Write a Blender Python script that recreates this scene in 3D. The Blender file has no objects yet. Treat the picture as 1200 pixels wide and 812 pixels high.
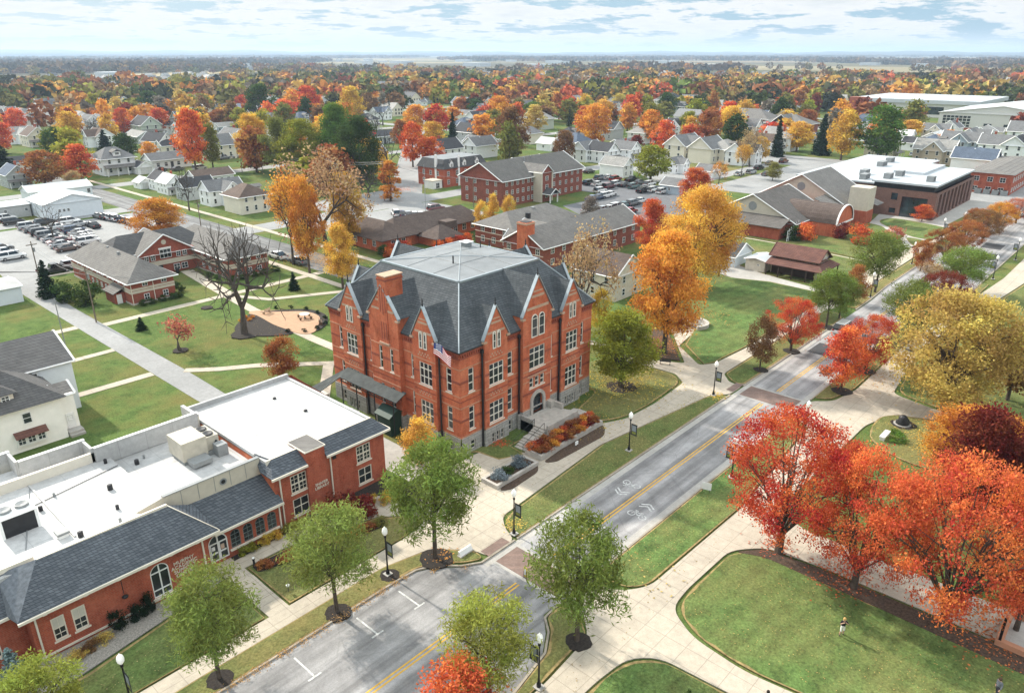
import bpy, bmesh, math, random
import numpy as np
from mathutils import Vector
R = math.radians
scene = bpy.context.scene
COL = scene.collection
# ------------------------------------------------------------------ camera model (drone 42 m up)
F, CX, CY, HZ, VP1, CAMH = 870.0, 600.0, 406.0, 62.0, 1450.0, 42.0
PITCH = math.atan((CY - HZ) / F)
YAW = math.atan((VP1 - CX) / F * math.cos(PITCH))
FH = (math.cos(YAW), math.sin(YAW)); RT = (math.sin(YAW), -math.cos(YAW))
def at(px, py, z=0.0):
    """survey helper: ground position (x along the main street, y to the campus side) seen at a photo pixel"""
    r = (px - CX) / F; u = (CY - py) / F
    h = math.cos(PITCH) + u * math.sin(PITCH); dz = -math.sin(PITCH) + u * math.cos(PITCH)
    t = (z - CAMH) / dz
    return ((FH[0] * h + RT[0] * r) * t, (FH[1] * h + RT[1] * r) * t)
def proj(x, y, z=0.0):
    h = x * FH[0] + y * FH[1]; r = x * RT[0] + y * RT[1]; zz = z - CAMH
    dep = h * math.cos(PITCH) - zz * math.sin(PITCH); up = h * math.sin(PITCH) + zz * math.cos(PITCH)
    return (CX + F * r / dep, CY - F * up / dep, dep)
def tall(px, py, ty):
    """height of an upright thing standing at pixel (px,py) and reaching up to row ty"""
    x, y = at(px, py); lo, hi = 0.0, 60.0
    for _ in range(40):
        m = (lo + hi) / 2
        if proj(x, y, m)[1] > ty: lo = m
        else: hi = m
    return lo
# ------------------------------------------------------------------ materials
MATS = {}
def nodes_of(name):
    m = bpy.data.materials.new(name); m.use_nodes = True
    nt = m.node_tree; b = nt.nodes['Principled BSDF']
    return m, nt, b
def N(nt, t, **kw):
    n = nt.nodes.new(t)
    for k, v in kw.items():
        if k.startswith('i_'):
            key = k[2:]
            key = int(key) if key.isdigit() else key.replace('_', ' ')
            n.inputs[key].default_value = v
        else: setattr(n, k, v)
    return n
def ramp(nt, stops):
    n = nt.nodes.new('ShaderNodeValToRGB'); cr = n.color_ramp
    while len(cr.elements) < len(stops): cr.elements.new(0.5)
    for e, (p, c) in zip(cr.elements, stops):
        e.position = p; e.color = (*c, 1) if len(c) == 3 else c
    return n
def mixc(nt, a, b, fac, mode='MIX'):
    n = nt.nodes.new('ShaderNodeMix'); n.data_type = 'RGBA'; n.blend_type = mode
    for s, v in ((6, a), (7, b), (0, fac)):
        if hasattr(v, 'node'): nt.links.new(v, n.inputs[s])
        elif s == 0: n.inputs[0].default_value = v
        else: n.inputs[s].default_value = (*v, 1) if len(v) == 3 else v
    return n.outputs[2]
def coords(nt, kind='Object'):
    return nt.nodes.new('ShaderNodeTexCoord').outputs[kind]
def worldpos(nt):
    return nt.nodes.new('ShaderNodeNewGeometry').outputs['Position']
def noise(nt, vec, scale, detail=4, rough=0.55):
    n = N(nt, 'ShaderNodeTexNoise'); n.inputs['Scale'].default_value = scale
    n.inputs['Detail'].default_value = detail; n.inputs['Roughness'].default_value = rough
    nt.links.new(vec, n.inputs['Vector']); return n.outputs['Fac']
def plain(name, col, rough=0.7, metal=0.0, var=0.12, scale=1.5, spec=0.3, bump=0.0):
    if name in MATS: return MATS[name]
    m, nt, b = nodes_of(name)
    f = noise(nt, worldpos(nt), scale, 5)
    lo = tuple(c * (1 - var) for c in col); hi = tuple(min(1, c * (1 + var)) for c in col)
    r = ramp(nt, [(0.3, lo), (0.7, hi)]); nt.links.new(f, r.inputs[0])
    nt.links.new(r.outputs[0], b.inputs['Base Color'])
    b.inputs['Roughness'].default_value = rough; b.inputs['Metallic'].default_value = metal
    b.inputs['Specular IOR Level'].default_value = spec
    if bump:
        bn = N(nt, 'ShaderNodeBump'); bn.inputs['Strength'].default_value = bump
        nt.links.new(noise(nt, worldpos(nt), scale * 8, 4), bn.inputs['Height'])
        nt.links.new(bn.outputs[0], b.inputs['Normal'])
    MATS[name] = m; return m
def wallvec(nt, zs=1.0):
    """(x+y, z) wall coordinates that work on every axis-aligned wall"""
    p = worldpos(nt); s = N(nt, 'ShaderNodeSeparateXYZ'); nt.links.new(p, s.inputs[0])
    a = N(nt, 'ShaderNodeMath', operation='ADD'); nt.links.new(s.outputs[0], a.inputs[0]); nt.links.new(s.outputs[1], a.inputs[1])
    c = N(nt, 'ShaderNodeCombineXYZ'); nt.links.new(a.outputs[0], c.inputs[0])
    z = N(nt, 'ShaderNodeMath', operation='MULTIPLY'); z.inputs[1].default_value = zs
    nt.links.new(s.outputs[2], z.inputs[0]); nt.links.new(z.outputs[0], c.inputs[1])
    return c.outputs[0]
def brick(name, c1, c2, mortar, bw=0.42, bh=0.15, ms=0.018, blot=0.25, rough=0.85, pale=None):
    if name in MATS: return MATS[name]
    m, nt, b = nodes_of(name)
    v = wallvec(nt)
    t = N(nt, 'ShaderNodeTexBrick'); nt.links.new(v, t.inputs['Vector'])
    t.inputs['Color1'].default_value = (*c1, 1); t.inputs['Color2'].default_value = (*c2, 1)
    t.inputs['Mortar'].default_value = (*mortar, 1); t.inputs['Scale'].default_value = 1.0
    t.inputs['Mortar Size'].default_value = ms; t.inputs['Brick Width'].default_value = bw; t.inputs['Row Height'].default_value = bh
    f = noise(nt, worldpos(nt), 0.7, 6, 0.65)
    r = ramp(nt, [(0.25, (1 - blot,) * 3), (0.75, (1 + blot * 0.5,) * 3)]); nt.links.new(f, r.inputs[0])
    c = mixc(nt, t.outputs['Color'], r.outputs[0], 1.0, 'MULTIPLY')
    if pale:      # sun bleached, weathered patches and runs below the courses
        mp = N(nt, 'ShaderNodeMapping'); mp.inputs['Scale'].default_value = (1, 1, .35); nt.links.new(worldpos(nt), mp.inputs[0])
        fp = noise(nt, mp.outputs[0], 1.1, 7, 0.7); rp = ramp(nt, [(0.46, (0, 0, 0)), (0.66, (.55,) * 3)]); nt.links.new(fp, rp.inputs[0]); c = mixc(nt, c, pale, rp.outputs[0])
        rd = ramp(nt, [(0.30, (.72,) * 3), (0.44, (1,) * 3)]); nt.links.new(fp, rd.inputs[0]); c = mixc(nt, c, rd.outputs[0], 1.0, 'MULTIPLY')
    f2 = noise(nt, worldpos(nt), 5.0, 3)
    r2 = ramp(nt, [(0.3, (0.85,) * 3), (0.7, (1.1,) * 3)]); nt.links.new(f2, r2.inputs[0])
    c = mixc(nt, c, r2.outputs[0], 1.0, 'MULTIPLY')
    nt.links.new(c, b.inputs['Base Color']); b.inputs['Roughness'].default_value = rough
    b.inputs['Specular IOR Level'].default_value = 0.2
    MATS[name] = m; return m
def shingle(name, c1, c2, gap, objcol=False, bw=0.5, bh=0.28):
    if name in MATS: return MATS[name]
    m, nt, b = nodes_of(name)
    v = wallvec(nt, 1.35)
    t = N(nt, 'ShaderNodeTexBrick'); nt.links.new(v, t.inputs['Vector'])
    t.inputs['Color1'].default_value = (*c1, 1); t.inputs['Color2'].default_value = (*c2, 1); t.inputs['Mortar'].default_value = (*gap, 1)
    t.inputs['Scale'].default_value = 1.0; t.inputs['Mortar Size'].default_value = 0.02; t.inputs['Brick Width'].default_value = bw; t.inputs['Row Height'].default_value = bh
    f = noise(nt, worldpos(nt), 0.45, 6, 0.7)
    r = ramp(nt, [(0.25, (0.78,) * 3), (0.75, (1.18,) * 3)]); nt.links.new(f, r.inputs[0])
    c = mixc(nt, t.outputs['Color'], r.outputs[0], 1.0, 'MULTIPLY')
    if objcol:
        oi = N(nt, 'ShaderNodeObjectInfo'); c = mixc(nt, c, oi.outputs['Color'], 1.0, 'MULTIPLY')
    nt.links.new(c, b.inputs['Base Color']); b.inputs['Roughness'].default_value = 0.9; b.inputs['Specular IOR Level'].default_value = 0.15
    MATS[name] = m; return m
def tinted(name, rough=0.7, lines=0.0, metal=0.0, var=0.08, coat=0.0):
    """material whose colour comes from the object's own colour (siding, car paint)"""
    if name in MATS: return MATS[name]
    m, nt, b = nodes_of(name)
    oi = N(nt, 'ShaderNodeObjectInfo'); c = oi.outputs['Color']
    f = noise(nt, worldpos(nt), 0.9, 5); r = ramp(nt, [(0.3, (1 - var,) * 3), (0.7, (1.0,) * 3)]); nt.links.new(f, r.inputs[0])
    c = mixc(nt, c, r.outputs[0], 1.0, 'MULTIPLY')
    if lines:
        w = N(nt, 'ShaderNodeTexWave', wave_type='BANDS', bands_direction='Y', wave_profile='SAW'); nt.links.new(wallvec(nt), w.inputs['Vector'])
        w.inputs['Scale'].default_value = lines
        r = ramp(nt, [(0.0, (0.8,) * 3), (0.15, (1.0,) * 3)]); nt.links.new(w.outputs['Fac'], r.inputs[0])
        c = mixc(nt, c, r.outputs[0], 1.0, 'MULTIPLY')
    nt.links.new(c, b.inputs['Base Color']); b.inputs['Roughness'].default_value = rough; b.inputs['Metallic'].default_value = metal
    b.inputs['Coat Weight'].default_value = coat
    MATS[name] = m; return m
def leafmat(name, trans=0.36, huevar=0.032, valvar=0.28):
    m = bpy.data.materials.new(name); m.use_nodes = True; nt = m.node_tree; nt.nodes.clear()
    out = nt.nodes.new('ShaderNodeOutputMaterial')
    oi = N(nt, 'ShaderNodeObjectInfo'); geo = N(nt, 'ShaderNodeNewGeometry')
    at_ = N(nt, 'ShaderNodeAttribute', attribute_name='tone')
    hsv = N(nt, 'ShaderNodeHueSaturation')
    # hue from clump tone, value per leaf
    mr = N(nt, 'ShaderNodeMapRange'); nt.links.new(at_.outputs['Fac'], mr.inputs[0]); mr.inputs[3].default_value = 0.5 - huevar * .5; mr.inputs[4].default_value = 0.5 + huevar * .8
    nt.links.new(mr.outputs[0], hsv.inputs['Hue'])
    mv = N(nt, 'ShaderNodeMapRange'); nt.links.new(geo.outputs['Random Per Island'], mv.inputs[0]); mv.inputs[3].default_value = 1 - valvar; mv.inputs[4].default_value = 1 + valvar
    m3 = N(nt, 'ShaderNodeMapRange'); nt.links.new(at_.outputs['Fac'], m3.inputs[0]); m3.inputs[3].default_value = 0.72; m3.inputs[4].default_value = 1.26
    mm = N(nt, 'ShaderNodeMath', operation='MULTIPLY'); nt.links.new(mv.outputs[0], mm.inputs[0]); nt.links.new(m3.outputs[0], mm.inputs[1])
    nt.links.new(mm.outputs[0], hsv.inputs['Value'])
    nt.links.new(oi.outputs['Color'], hsv.inputs['Color'])
    d = N(nt, 'ShaderNodeBsdfDiffuse'); t = N(nt, 'ShaderNodeBsdfTranslucent'); mx = N(nt, 'ShaderNodeMixShader'); mx.inputs[0].default_value = trans
    nt.links.new(hsv.outputs[0], d.inputs[0]); nt.links.new(hsv.outputs[0], t.inputs[0])
    nt.links.new(d.outputs[0], mx.inputs[1]); nt.links.new(t.outputs[0], mx.inputs[2]); nt.links.new(mx.outputs[0], out.inputs[0])
    MATS[name] = m; return m
def emit(name, col, s):
    m, nt, b = nodes_of(name); b.inputs['Base Color'].default_value = (*col, 1)
    b.inputs['Emission Color'].default_value = (*col, 1); b.inputs['Emission Strength'].default_value = s; MATS[name] = m; return m
def glassmat(name, col, rough=0.08, spec=0.6):
    if name in MATS: return MATS[name]
    m, nt, b = nodes_of(name)
    f = noise(nt, worldpos(nt), 0.35, 3)
    r = ramp(nt, [(0.35, tuple(c * 0.5 for c in col)), (0.65, tuple(c * 1.5 for c in col))]); nt.links.new(f, r.inputs[0])
    nt.links.new(r.outputs[0], b.inputs['Base Color']); b.inputs['Roughness'].default_value = rough; b.inputs['Specular IOR Level'].default_value = spec
    MATS[name] = m; return m
# ---- ground materials
def grassmat(name, base, dry, amt=0.45, stripes=0.0, sdir=(1, 0)):
    m, nt, b = nodes_of(name); p = worldpos(nt)
    f1 = noise(nt, p, 0.11, 6, 0.68); f2 = noise(nt, p, 0.55, 8, 0.8); f3 = noise(nt, p, 5.0, 5, 0.8)
    dark = tuple(c * 0.55 for c in base)
    r2 = ramp(nt, [(0.34, dark), (0.5, base), (0.66, tuple(c * 1.45 for c in base))]); nt.links.new(f2, r2.inputs[0])
    rm = ramp(nt, [(0.5 - amt * 0.25, (0, 0, 0)), (0.85 - amt * 0.25, (1, 1, 1))]); nt.links.new(f1, rm.inputs[0])
    c = mixc(nt, r2.outputs[0], dry, rm.outputs[0])
    r3 = ramp(nt, [(0.32, (0.5,) * 3), (0.68, (1.45,) * 3)]); nt.links.new(f3, r3.inputs[0])
    c = mixc(nt, c, r3.outputs[0], 1.0, 'MULTIPLY')
    if stripes:
        mp = N(nt, 'ShaderNodeMapping'); nt.links.new(p, mp.inputs[0]); mp.inputs['Rotation'].default_value = (0, 0, math.atan2(sdir[1], sdir[0]))
        w = N(nt, 'ShaderNodeTexWave', wave_type='BANDS', bands_direction='Y'); nt.links.new(mp.outputs[0], w.inputs[0]); w.inputs['Scale'].default_value = 0.16; w.inputs['Distortion'].default_value = 1.5
        rs = ramp(nt, [(0.3, (1 - stripes,) * 3), (0.7, (1 + stripes,) * 3)]); nt.links.new(w.outputs['Fac'], rs.inputs[0])
        c = mixc(nt, c, rs.outputs[0], 1.0, 'MULTIPLY')
    nt.links.new(c, b.inputs['Base Color']); b.inputs['Roughness'].default_value = 0.95; b.inputs['Specular IOR Level'].default_value = 0.1
    bn = N(nt, 'ShaderNodeBump'); bn.inputs['Strength'].default_value = 0.5; bn.inputs['Distance'].default_value = 0.08
    nt.links.new(f3, bn.inputs['Height']); nt.links.new(bn.outputs[0], b.inputs['Normal'])
    MATS[name] = m; return m
def pavemat(name, col, joint=0.0, stain=0.18, rough=0.9, jw=1.8):
    m, nt, b = nodes_of(name); p = worldpos(nt)
    f1 = noise(nt, p, 0.12, 6, 0.65); f2 = noise(nt, p, 1.7, 6, 0.7); f3 = noise(nt, p, 14, 2)
    r1 = ramp(nt, [(0.3, tuple(c * (1 - stain) for c in col)), (0.7, tuple(c * (1 + stain * 0.5) for c in col))]); nt.links.new(f1, r1.inputs[0])
    r2 = ramp(nt, [(0.3, (1 - stain,) * 3), (0.65, (1.04,) * 3)]); nt.links.new(f2, r2.inputs[0])
    c = mixc(nt, r1.outputs[0], r2.outputs[0], 1.0, 'MULTIPLY')
    r3 = ramp(nt, [(0.3, (0.93,) * 3), (0.7, (1.05,) * 3)]); nt.links.new(f3, r3.inputs[0])
    c = mixc(nt, c, r3.outputs[0], 1.0, 'MULTIPLY')
    if joint:
        t = N(nt, 'ShaderNodeTexBrick', offset=0.0); nt.links.new(p, t.inputs['Vector'])
        t.inputs['Color1'].default_value = (1, 1, 1, 1); t.inputs['Color2'].default_value = (0.95, 0.95, 0.95, 1); t.inputs['Mortar'].default_value = (1 - joint,) * 3 + (1,)
        t.inputs['Scale'].default_value = 1.0; t.inputs['Mortar Size'].default_value = 0.03; t.inputs['Brick Width'].default_value = jw; t.inputs['Row Height'].default_value = jw
        c = mixc(nt, c, t.outputs['Color'], 1.0, 'MULTIPLY')
    nt.links.new(c, b.inputs['Base Color']); b.inputs['Roughness'].default_value = rough; b.inputs['Specular IOR Level'].default_value = 0.25
    MATS[name] = m; return m
def roadmat(name, col, along='x'):
    """asphalt with streaks of wear running along the lanes"""
    m, nt, b = nodes_of(name); p = worldpos(nt)
    mp = N(nt, 'ShaderNodeMapping'); nt.links.new(p, mp.inputs[0])
    mp.inputs['Scale'].default_value = (0.035, 0.75, 1) if along == 'x' else (0.75, 0.035, 1)
    f1 = noise(nt, mp.outputs[0], 1.0, 5, 0.55); f2 = noise(nt, p, 0.22, 7, 0.7); f3 = noise(nt, p, 9, 3)
    r1 = ramp(nt, [(0.36, tuple(c * 0.62 for c in col)), (0.62, tuple(c * 1.25 for c in col))]); nt.links.new(f1, r1.inputs[0])
    r2 = ramp(nt, [(0.35, (0.72,) * 3), (0.65, (1.15,) * 3)]); nt.links.new(f2, r2.inputs[0])
    c = mixc(nt, r1.outputs[0], r2.outputs[0], 1.0, 'MULTIPLY')
    r3 = ramp(nt, [(0.3, (0.88,) * 3), (0.7, (1.1,) * 3)]); nt.links.new(f3, r3.inputs[0])
    c = mixc(nt, c, r3.outputs[0], 1.0, 'MULTIPLY')
    # tar crack lines
    v = N(nt, 'ShaderNodeTexVoronoi', feature='DISTANCE_TO_EDGE'); v.inputs['Scale'].default_value = 0.16
    dn = N(nt, 'ShaderNodeMix', data_type='VECTOR'); dn.inputs[0].default_value = 0.12
    nz = N(nt, 'ShaderNodeTexNoise'); nz.inputs['Scale'].default_value = 0.5; nt.links.new(p, nz.inputs['Vector'])
    nt.links.new(p, dn.inputs[4]); nt.links.new(nz.outputs['Color'], dn.inputs[5]); nt.links.new(dn.outputs[1], v.inputs['Vector'])
    rc = ramp(nt, [(0.0, (0.86,) * 3), (0.012, (1,) * 3)]); nt.links.new(v.outputs['Distance'], rc.inputs[0])
    c = mixc(nt, c, rc.outputs[0], 1.0, 'MULTIPLY')
    nt.links.new(c, b.inputs['Base Color']); b.inputs['Roughness'].default_value = 0.88; b.inputs['Specular IOR Level'].default_value = 0.25
    MATS[name] = m; return m

# palette
BRICK = brick('brick_orange_red', (0.57, 0.135, 0.058), (0.47, 0.10, 0.045), (0.43, 0.17, 0.10), 0.42, 0.16, 0.018, 0.32, pale=(0.62, 0.23, 0.12))
BRICK2 = brick('brick_red', (0.42, 0.09, 0.046), (0.33, 0.066, 0.036), (0.35, 0.14, 0.09), 0.42, 0.15, 0.018, 0.3, pale=(0.46, 0.15, 0.09))
BRICK3 = brick('brick_brown_red', (0.27, 0.06, 0.035), (0.2, 0.05, 0.032), (0.26, 0.14, 0.11))
BRICK4 = brick('brick_brown', (0.21, 0.105, 0.08), (0.16, 0.085, 0.068), (0.22, 0.15, 0.125))
BRICKD = brick('brick_dark_band', (0.34, 0.08, 0.045), (0.29, 0.068, 0.04), (0.26, 0.11, 0.08))
STONE = brick('stone_blocks', (0.42, 0.40, 0.365), (0.33, 0.315, 0.29), (0.25, 0.24, 0.225), 0.9, 0.42, 0.03, 0.2)
STONE_TRIM = plain('stone_trim', (0.44, 0.30, 0.21), 0.85)
STONE_SMOOTH = plain('stone_smooth', (0.40, 0.37, 0.33), 0.85, var=0.18)
SLATE = shingle('slate_shingle', (0.105, 0.113, 0.12), (0.072, 0.08, 0.086), (0.038, 0.042, 0.046))
SLATE2 = shingle('slate_shingle_blue', (0.125, 0.137, 0.152), (0.08, 0.09, 0.102), (0.045, 0.05, 0.058), bw=.35, bh=.2)
SHG_GREY = shingle('shingle_grey', (0.20, 0.19, 0.175), (0.165, 0.155, 0.145), (0.10, 0.095, 0.09))
SHG_DARK = shingle('shingle_dark_grey', (0.10, 0.10, 0.10), (0.075, 0.075, 0.078), (0.045, 0.045, 0.045))
SHG_BROWN = shingle('shingle_brown', (0.13, 0.10, 0.085), (0.10, 0.075, 0.065), (0.06, 0.045, 0.04))
SHG_RUST = shingle('shingle_rust_brown', (0.17, 0.085, 0.065), (0.13, 0.065, 0.055), (0.08, 0.04, 0.035))
SHG_T = shingle('shingle_tinted', (1.0, 1.0, 1.0), (0.8, 0.8, 0.8), (0.5, 0.5, 0.5), True)
SIDING_T = tinted('siding_tinted', 0.65, 2.2)
WHITE = plain('white_paint', (0.78, 0.78, 0.76), 0.5, var=0.05)
CREAM = plain('cream_trim', (0.68, 0.62, 0.52), 0.6, var=0.06)
ROOFW = pavemat('white_roof_membrane', (0.50, 0.497, 0.487), 0.22, 0.2, 0.6, 2.6)
ROOFG = plain('grey_roof_membrane', (0.20, 0.21, 0.215), 0.5, var=0.18, scale=0.4)
ROOFM = plain('pale_metal_roof', (0.45, 0.48, 0.50), 0.45, var=0.06, scale=0.3)
METAL = plain('grey_metal', (0.24, 0.25, 0.25), 0.55, 0.0, var=0.12)
METALD = plain('dark_metal', (0.03, 0.03, 0.032), 0.45, 0.2, var=0.2)
METALB = plain('coping_metal', (0.34, 0.38, 0.40), 0.4, 0.5, var=0.12)
BEIGE = plain('beige_panel', (0.52, 0.47, 0.38), 0.75, var=0.07)
BLACKP = plain('black_paint', (0.012, 0.012, 0.013), 0.35, 0.2)
GLASS = glassmat('window_glass', (0.028, 0.034, 0.036))
GLASSB = glassmat('window_glass_blue', (0.03, 0.045, 0.055), 0.05, 0.8)
BLIND = plain('window_blind', (0.55, 0.52, 0.45), 0.8)
WOODP = plain('pole_wood', (0.16, 0.125, 0.095), 0.9, var=0.25)
BARK = plain('bark', (0.085, 0.065, 0.05), 0.95, var=0.35, scale=3)
BARKG = plain('bark_grey', (0.075, 0.063, 0.052), 0.95, var=0.3, scale=3)
LEAF = leafmat('leaves'); LEAF2 = leafmat('leaves_two_tone', 0.32, 0.05, 0.4); NEEDLE = leafmat('needles', 0.12, 0.02, 0.4)
GRASS = grassmat('grass', (0.088, 0.13, 0.038), (0.18, 0.16, 0.06), 0.55)
GRASS_LUSH = grassmat('grass_lush', (0.09, 0.145, 0.042), (0.17, 0.165, 0.06), 0.4, 0.06, (1, 0.15))
GRASS_DRY = grassmat('grass_dry', (0.10, 0.132, 0.042), (0.22, 0.18, 0.07), 0.6)
CONC = pavemat('concrete', (0.49, 0.43, 0.345), 0.3, 0.17)
CONC2 = pavemat('concrete_grey', (0.44, 0.42, 0.385), 0.10, 0.18)
KERB = pavemat('kerb_concrete', (0.40, 0.35, 0.28), 0.0, 0.3)
ASPH = roadmat('asphalt', (0.29, 0.282, 0.278))
ASPHY = roadmat('asphalt_cross', (0.17, 0.17, 0.168), 'y')
ASPHL = pavemat('asphalt_pale', (0.30, 0.30, 0.295), 0.0, 0.2)
ASPHM = pavemat('asphalt_lot', (0.15, 0.152, 0.16), 0.0, 0.22)
PAVER = brick('brick_pavers', (0.25, 0.17, 0.14), (0.19, 0.135, 0.115), (0.17, 0.14, 0.125), 0.5, 0.25)
MULCH = plain('mulch', (0.032, 0.026, 0.022), 1.0, var=0.5, scale=6, bump=0.8)
MULCHB = plain('mulch_brown', (0.075, 0.05, 0.035), 1.0, var=0.5, scale=5, bump=0.8)
GRAVEL = plain('gravel_bed', (0.27, 0.25, 0.22), 1.0, var=0.4, scale=8, bump=0.8)
EDGE = plain('dry_turf_edge', (0.27, 0.20, 0.085), 1.0, var=0.4, scale=2.5)
PATIO = plain('patio_pavers', (0.40, 0.25, 0.155), 0.9, var=0.1)
YELLOW = plain('yellow_paint', (0.62, 0.36, 0.05), 0.7, var=0.2)
LINEW = plain('white_line_paint', (0.50, 0.50, 0.48), 0.7, var=0.35, scale=4)
BRONZE = plain('red_sandstone', (0.46, 0.22, 0.13), 0.85)
# ------------------------------------------------------------------ mesh builder
class MB:
    def __init__(s): s.v = []; s.f = []; s.m = []; s.mats = []
    def mi(s, mat):
        if mat not in s.mats: s.mats.append(mat)
        return s.mats.index(mat)
    def face(s, pts, mat):
        i = len(s.v); s.v += [tuple(p) for p in pts]; s.f.append(tuple(range(i, i + len(pts)))); s.m.append(s.mi(mat)); return s
    def box(s, x0, x1, y0, y1, z0, z1, mat):
        i = len(s.v); s.v += [(x, y, z) for z in (z0, z1) for x, y in ((x0, y0), (x1, y0), (x1, y1), (x0, y1))]
        k = s.mi(mat)
        for q in ((0, 3, 2, 1), (4, 5, 6, 7), (0, 1, 5, 4), (1, 2, 6, 5), (2, 3, 7, 6), (3, 0, 4, 7)):
            s.f.append(tuple(i + a for a in q)); s.m.append(k)
        return s
    def fbox(s, o, u, n, u0, u1, n0, n1, z0, z1, mat):
        """box in a wall frame: o origin, u along the wall, n outwards"""
        i = len(s.v)
        P = lambda a, b, z: (o[0] + u[0] * a + n[0] * b, o[1] + u[1] * a + n[1] * b, z)
        s.v += [P(a, b, z) for z in (z0, z1) for a, b in ((u0, n0), (u1, n0), (u1, n1), (u0, n1))]
        k = s.mi(mat)
        for q in ((0, 3, 2, 1), (4, 5, 6, 7), (0, 1, 5, 4), (1, 2, 6, 5), (2, 3, 7, 6), (3, 0, 4, 7)):
            s.f.append(tuple(i + a for a in q)); s.m.append(k)
        return s
    def prism(s, poly, z0, z1, mat, side=None):
        """solid from a plan polygon"""
        n = len(poly); a = sum(poly[i][0] * poly[(i + 1) % n][1] - poly[(i + 1) % n][0] * poly[i][1] for i in range(n))
        if a < 0: poly = poly[::-1]
        i = len(s.v); s.v += [(x, y, z1) for x, y in poly] + [(x, y, z0) for x, y in poly]
        s.f.append(tuple(range(i, i + n))); s.m.append(s.mi(mat))
        k = s.mi(side or mat)
        for j in range(n):
            j2 = (j + 1) % n; s.f.append((i + j, i + n + j, i + n + j2, i + j2)); s.m.append(k)
        return s
    def loft(s, rings, mat, cap=True):
        """rings: list of equal-length point rings"""
        n = len(rings[0]); i = len(s.v); k = s.mi(mat)
        for r in rings: s.v += [tuple(p) for p in r]
        for a in range(len(rings) - 1):
            for j in range(n):
                j2 = (j + 1) % n
                s.f.append((i + a * n + j, i + a * n + j2, i + (a + 1) * n + j2, i + (a + 1) * n + j)); s.m.append(k)
        if cap:
            s.f.append(tuple(i + j for j in reversed(range(n)))); s.m.append(k)
            b = i + (len(rings) - 1) * n; s.f.append(tuple(b + j for j in range(n))); s.m.append(k)
        return s
    def tube(s, path, rad, mat, n=6, cap=True):
        P = [Vector(p) for p in path]; rings = []
        if not hasattr(rad, '__len__'): rad = [rad] * len(P)
        for j, p in enumerate(P):
            d = (P[min(j + 1, len(P) - 1)] - P[max(j - 1, 0)])
            if d.length < 1e-9: d = Vector((0, 0, 1))
            d.normalize(); a = d.cross(Vector((0, 0, 1)) if abs(d.z) < 0.9 else Vector((1, 0, 0))).normalized(); b = d.cross(a)
            rings.append([p + (a * math.cos(t) + b * math.sin(t)) * rad[j] for t in (2 * math.pi * q / n for q in range(n))])
        return s.loft(rings, mat, cap)
    def lathe(s, x, y, prof, mat, n=10):
        return s.loft([[(x + r * math.cos(2 * math.pi * q / n), y + r * math.sin(2 * math.pi * q / n), z) for q in range(n)] for r, z in prof], mat)
    def build(s, name, parent=None, smooth=False, fix=True):
        me = bpy.data.meshes.new(name)
        off = parent_origin(parent) if parent is not None else None
        v = s.v if off is None else [(a - off[0], b - off[1], c - off[2]) for a, b, c in s.v]
        me.from_pydata(v, [], s.f)
        for m in s.mats: me.materials.append(m)
        if len(s.mats) > 1: me.polygons.foreach_set('material_index', s.m)
        if fix:
            bm = bmesh.new(); bm.from_mesh(me); bmesh.ops.recalc_face_normals(bm, faces=bm.faces[:]); bm.to_mesh(me); bm.free()
        if smooth:
            me.polygons.foreach_set('use_smooth', [True] * len(me.polygons))
        o = bpy.data.objects.new(name, me); COL.objects.link(o)
        if parent is not None: o.parent = parent
        return o
ORG = {}
def parent_origin(p):
    return ORG.get(p.name, (0, 0, 0))
def tag(o, label=None, cat=None, group=None, kind=None):
    if label: o['label'] = label
    if cat: o['category'] = cat
    if group: o['group'] = group
    if kind: o['kind'] = kind
    return o
def thing(name, label, cat, x, y, z=0.0, group=None):
    o = bpy.data.objects.new(name, None); COL.objects.link(o); o.location = (x, y, z); o.empty_display_size = 0.5
    ORG[o.name] = (x, y, z)
    return tag(o, label, cat, group)
def sub(part, parent):
    """make part a child of another part built in the same thing frame"""
    part.parent = parent; return part
def buildin(mb, name, root, parent=None, **k):
    """build in the frame of thing root; parent may be a part of it"""
    o = mb.build(name, root, **k)
    if parent is not None: o.parent = parent
    return o
def copy_tree(o, parent=None):
    c = o.copy(); COL.objects.link(c)
    if parent is not None: c.parent = parent
    for ch in KIDS.get(o.name) or list(o.children): copy_tree(ch, c)
    return c
KIDS = {}
def freeze(o):
    KIDS[o.name] = list(o.children)
    for c in o.children: freeze(c)
def struct(o): o['kind'] = 'structure'; return o

def smooth_poly(pts, n=4):
    out = []; m = len(pts)
    for i in range(m):
        p0, p1, p2, p3 = pts[i - 1], pts[i], pts[(i + 1) % m], pts[(i + 2) % m]
        for k in range(n):
            t = k / n
            out.append(tuple(0.5 * (2 * p1[a] + (p2[a] - p0[a]) * t + (2 * p0[a] - 5 * p1[a] + 4 * p2[a] - p3[a]) * t * t + (3 * p1[a] - p0[a] - 3 * p2[a] + p3[a]) * t ** 3) for a in (0, 1)))
    return out
def rounded(pts, r=1.2, n=4, rs=None):
    """polygon with rounded corners"""
    out = []; m = len(pts)
    for i in range(m):
        rr = rs[i] if rs else r
        p = Vector(pts[i]); a = Vector(pts[i - 1]) - p; b = Vector(pts[(i + 1) % m]) - p
        d = min(rr, a.length * 0.48, b.length * 0.48)
        if d < 0.05: out.append(tuple(p)); continue
        A = p + a.normalized() * d; B = p + b.normalized() * d
        for k in range(n + 1):
            t = k / n; q = A * (1 - t) ** 2 + p * 2 * t * (1 - t) + B * t * t; out.append(tuple(q))
    return out
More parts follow.
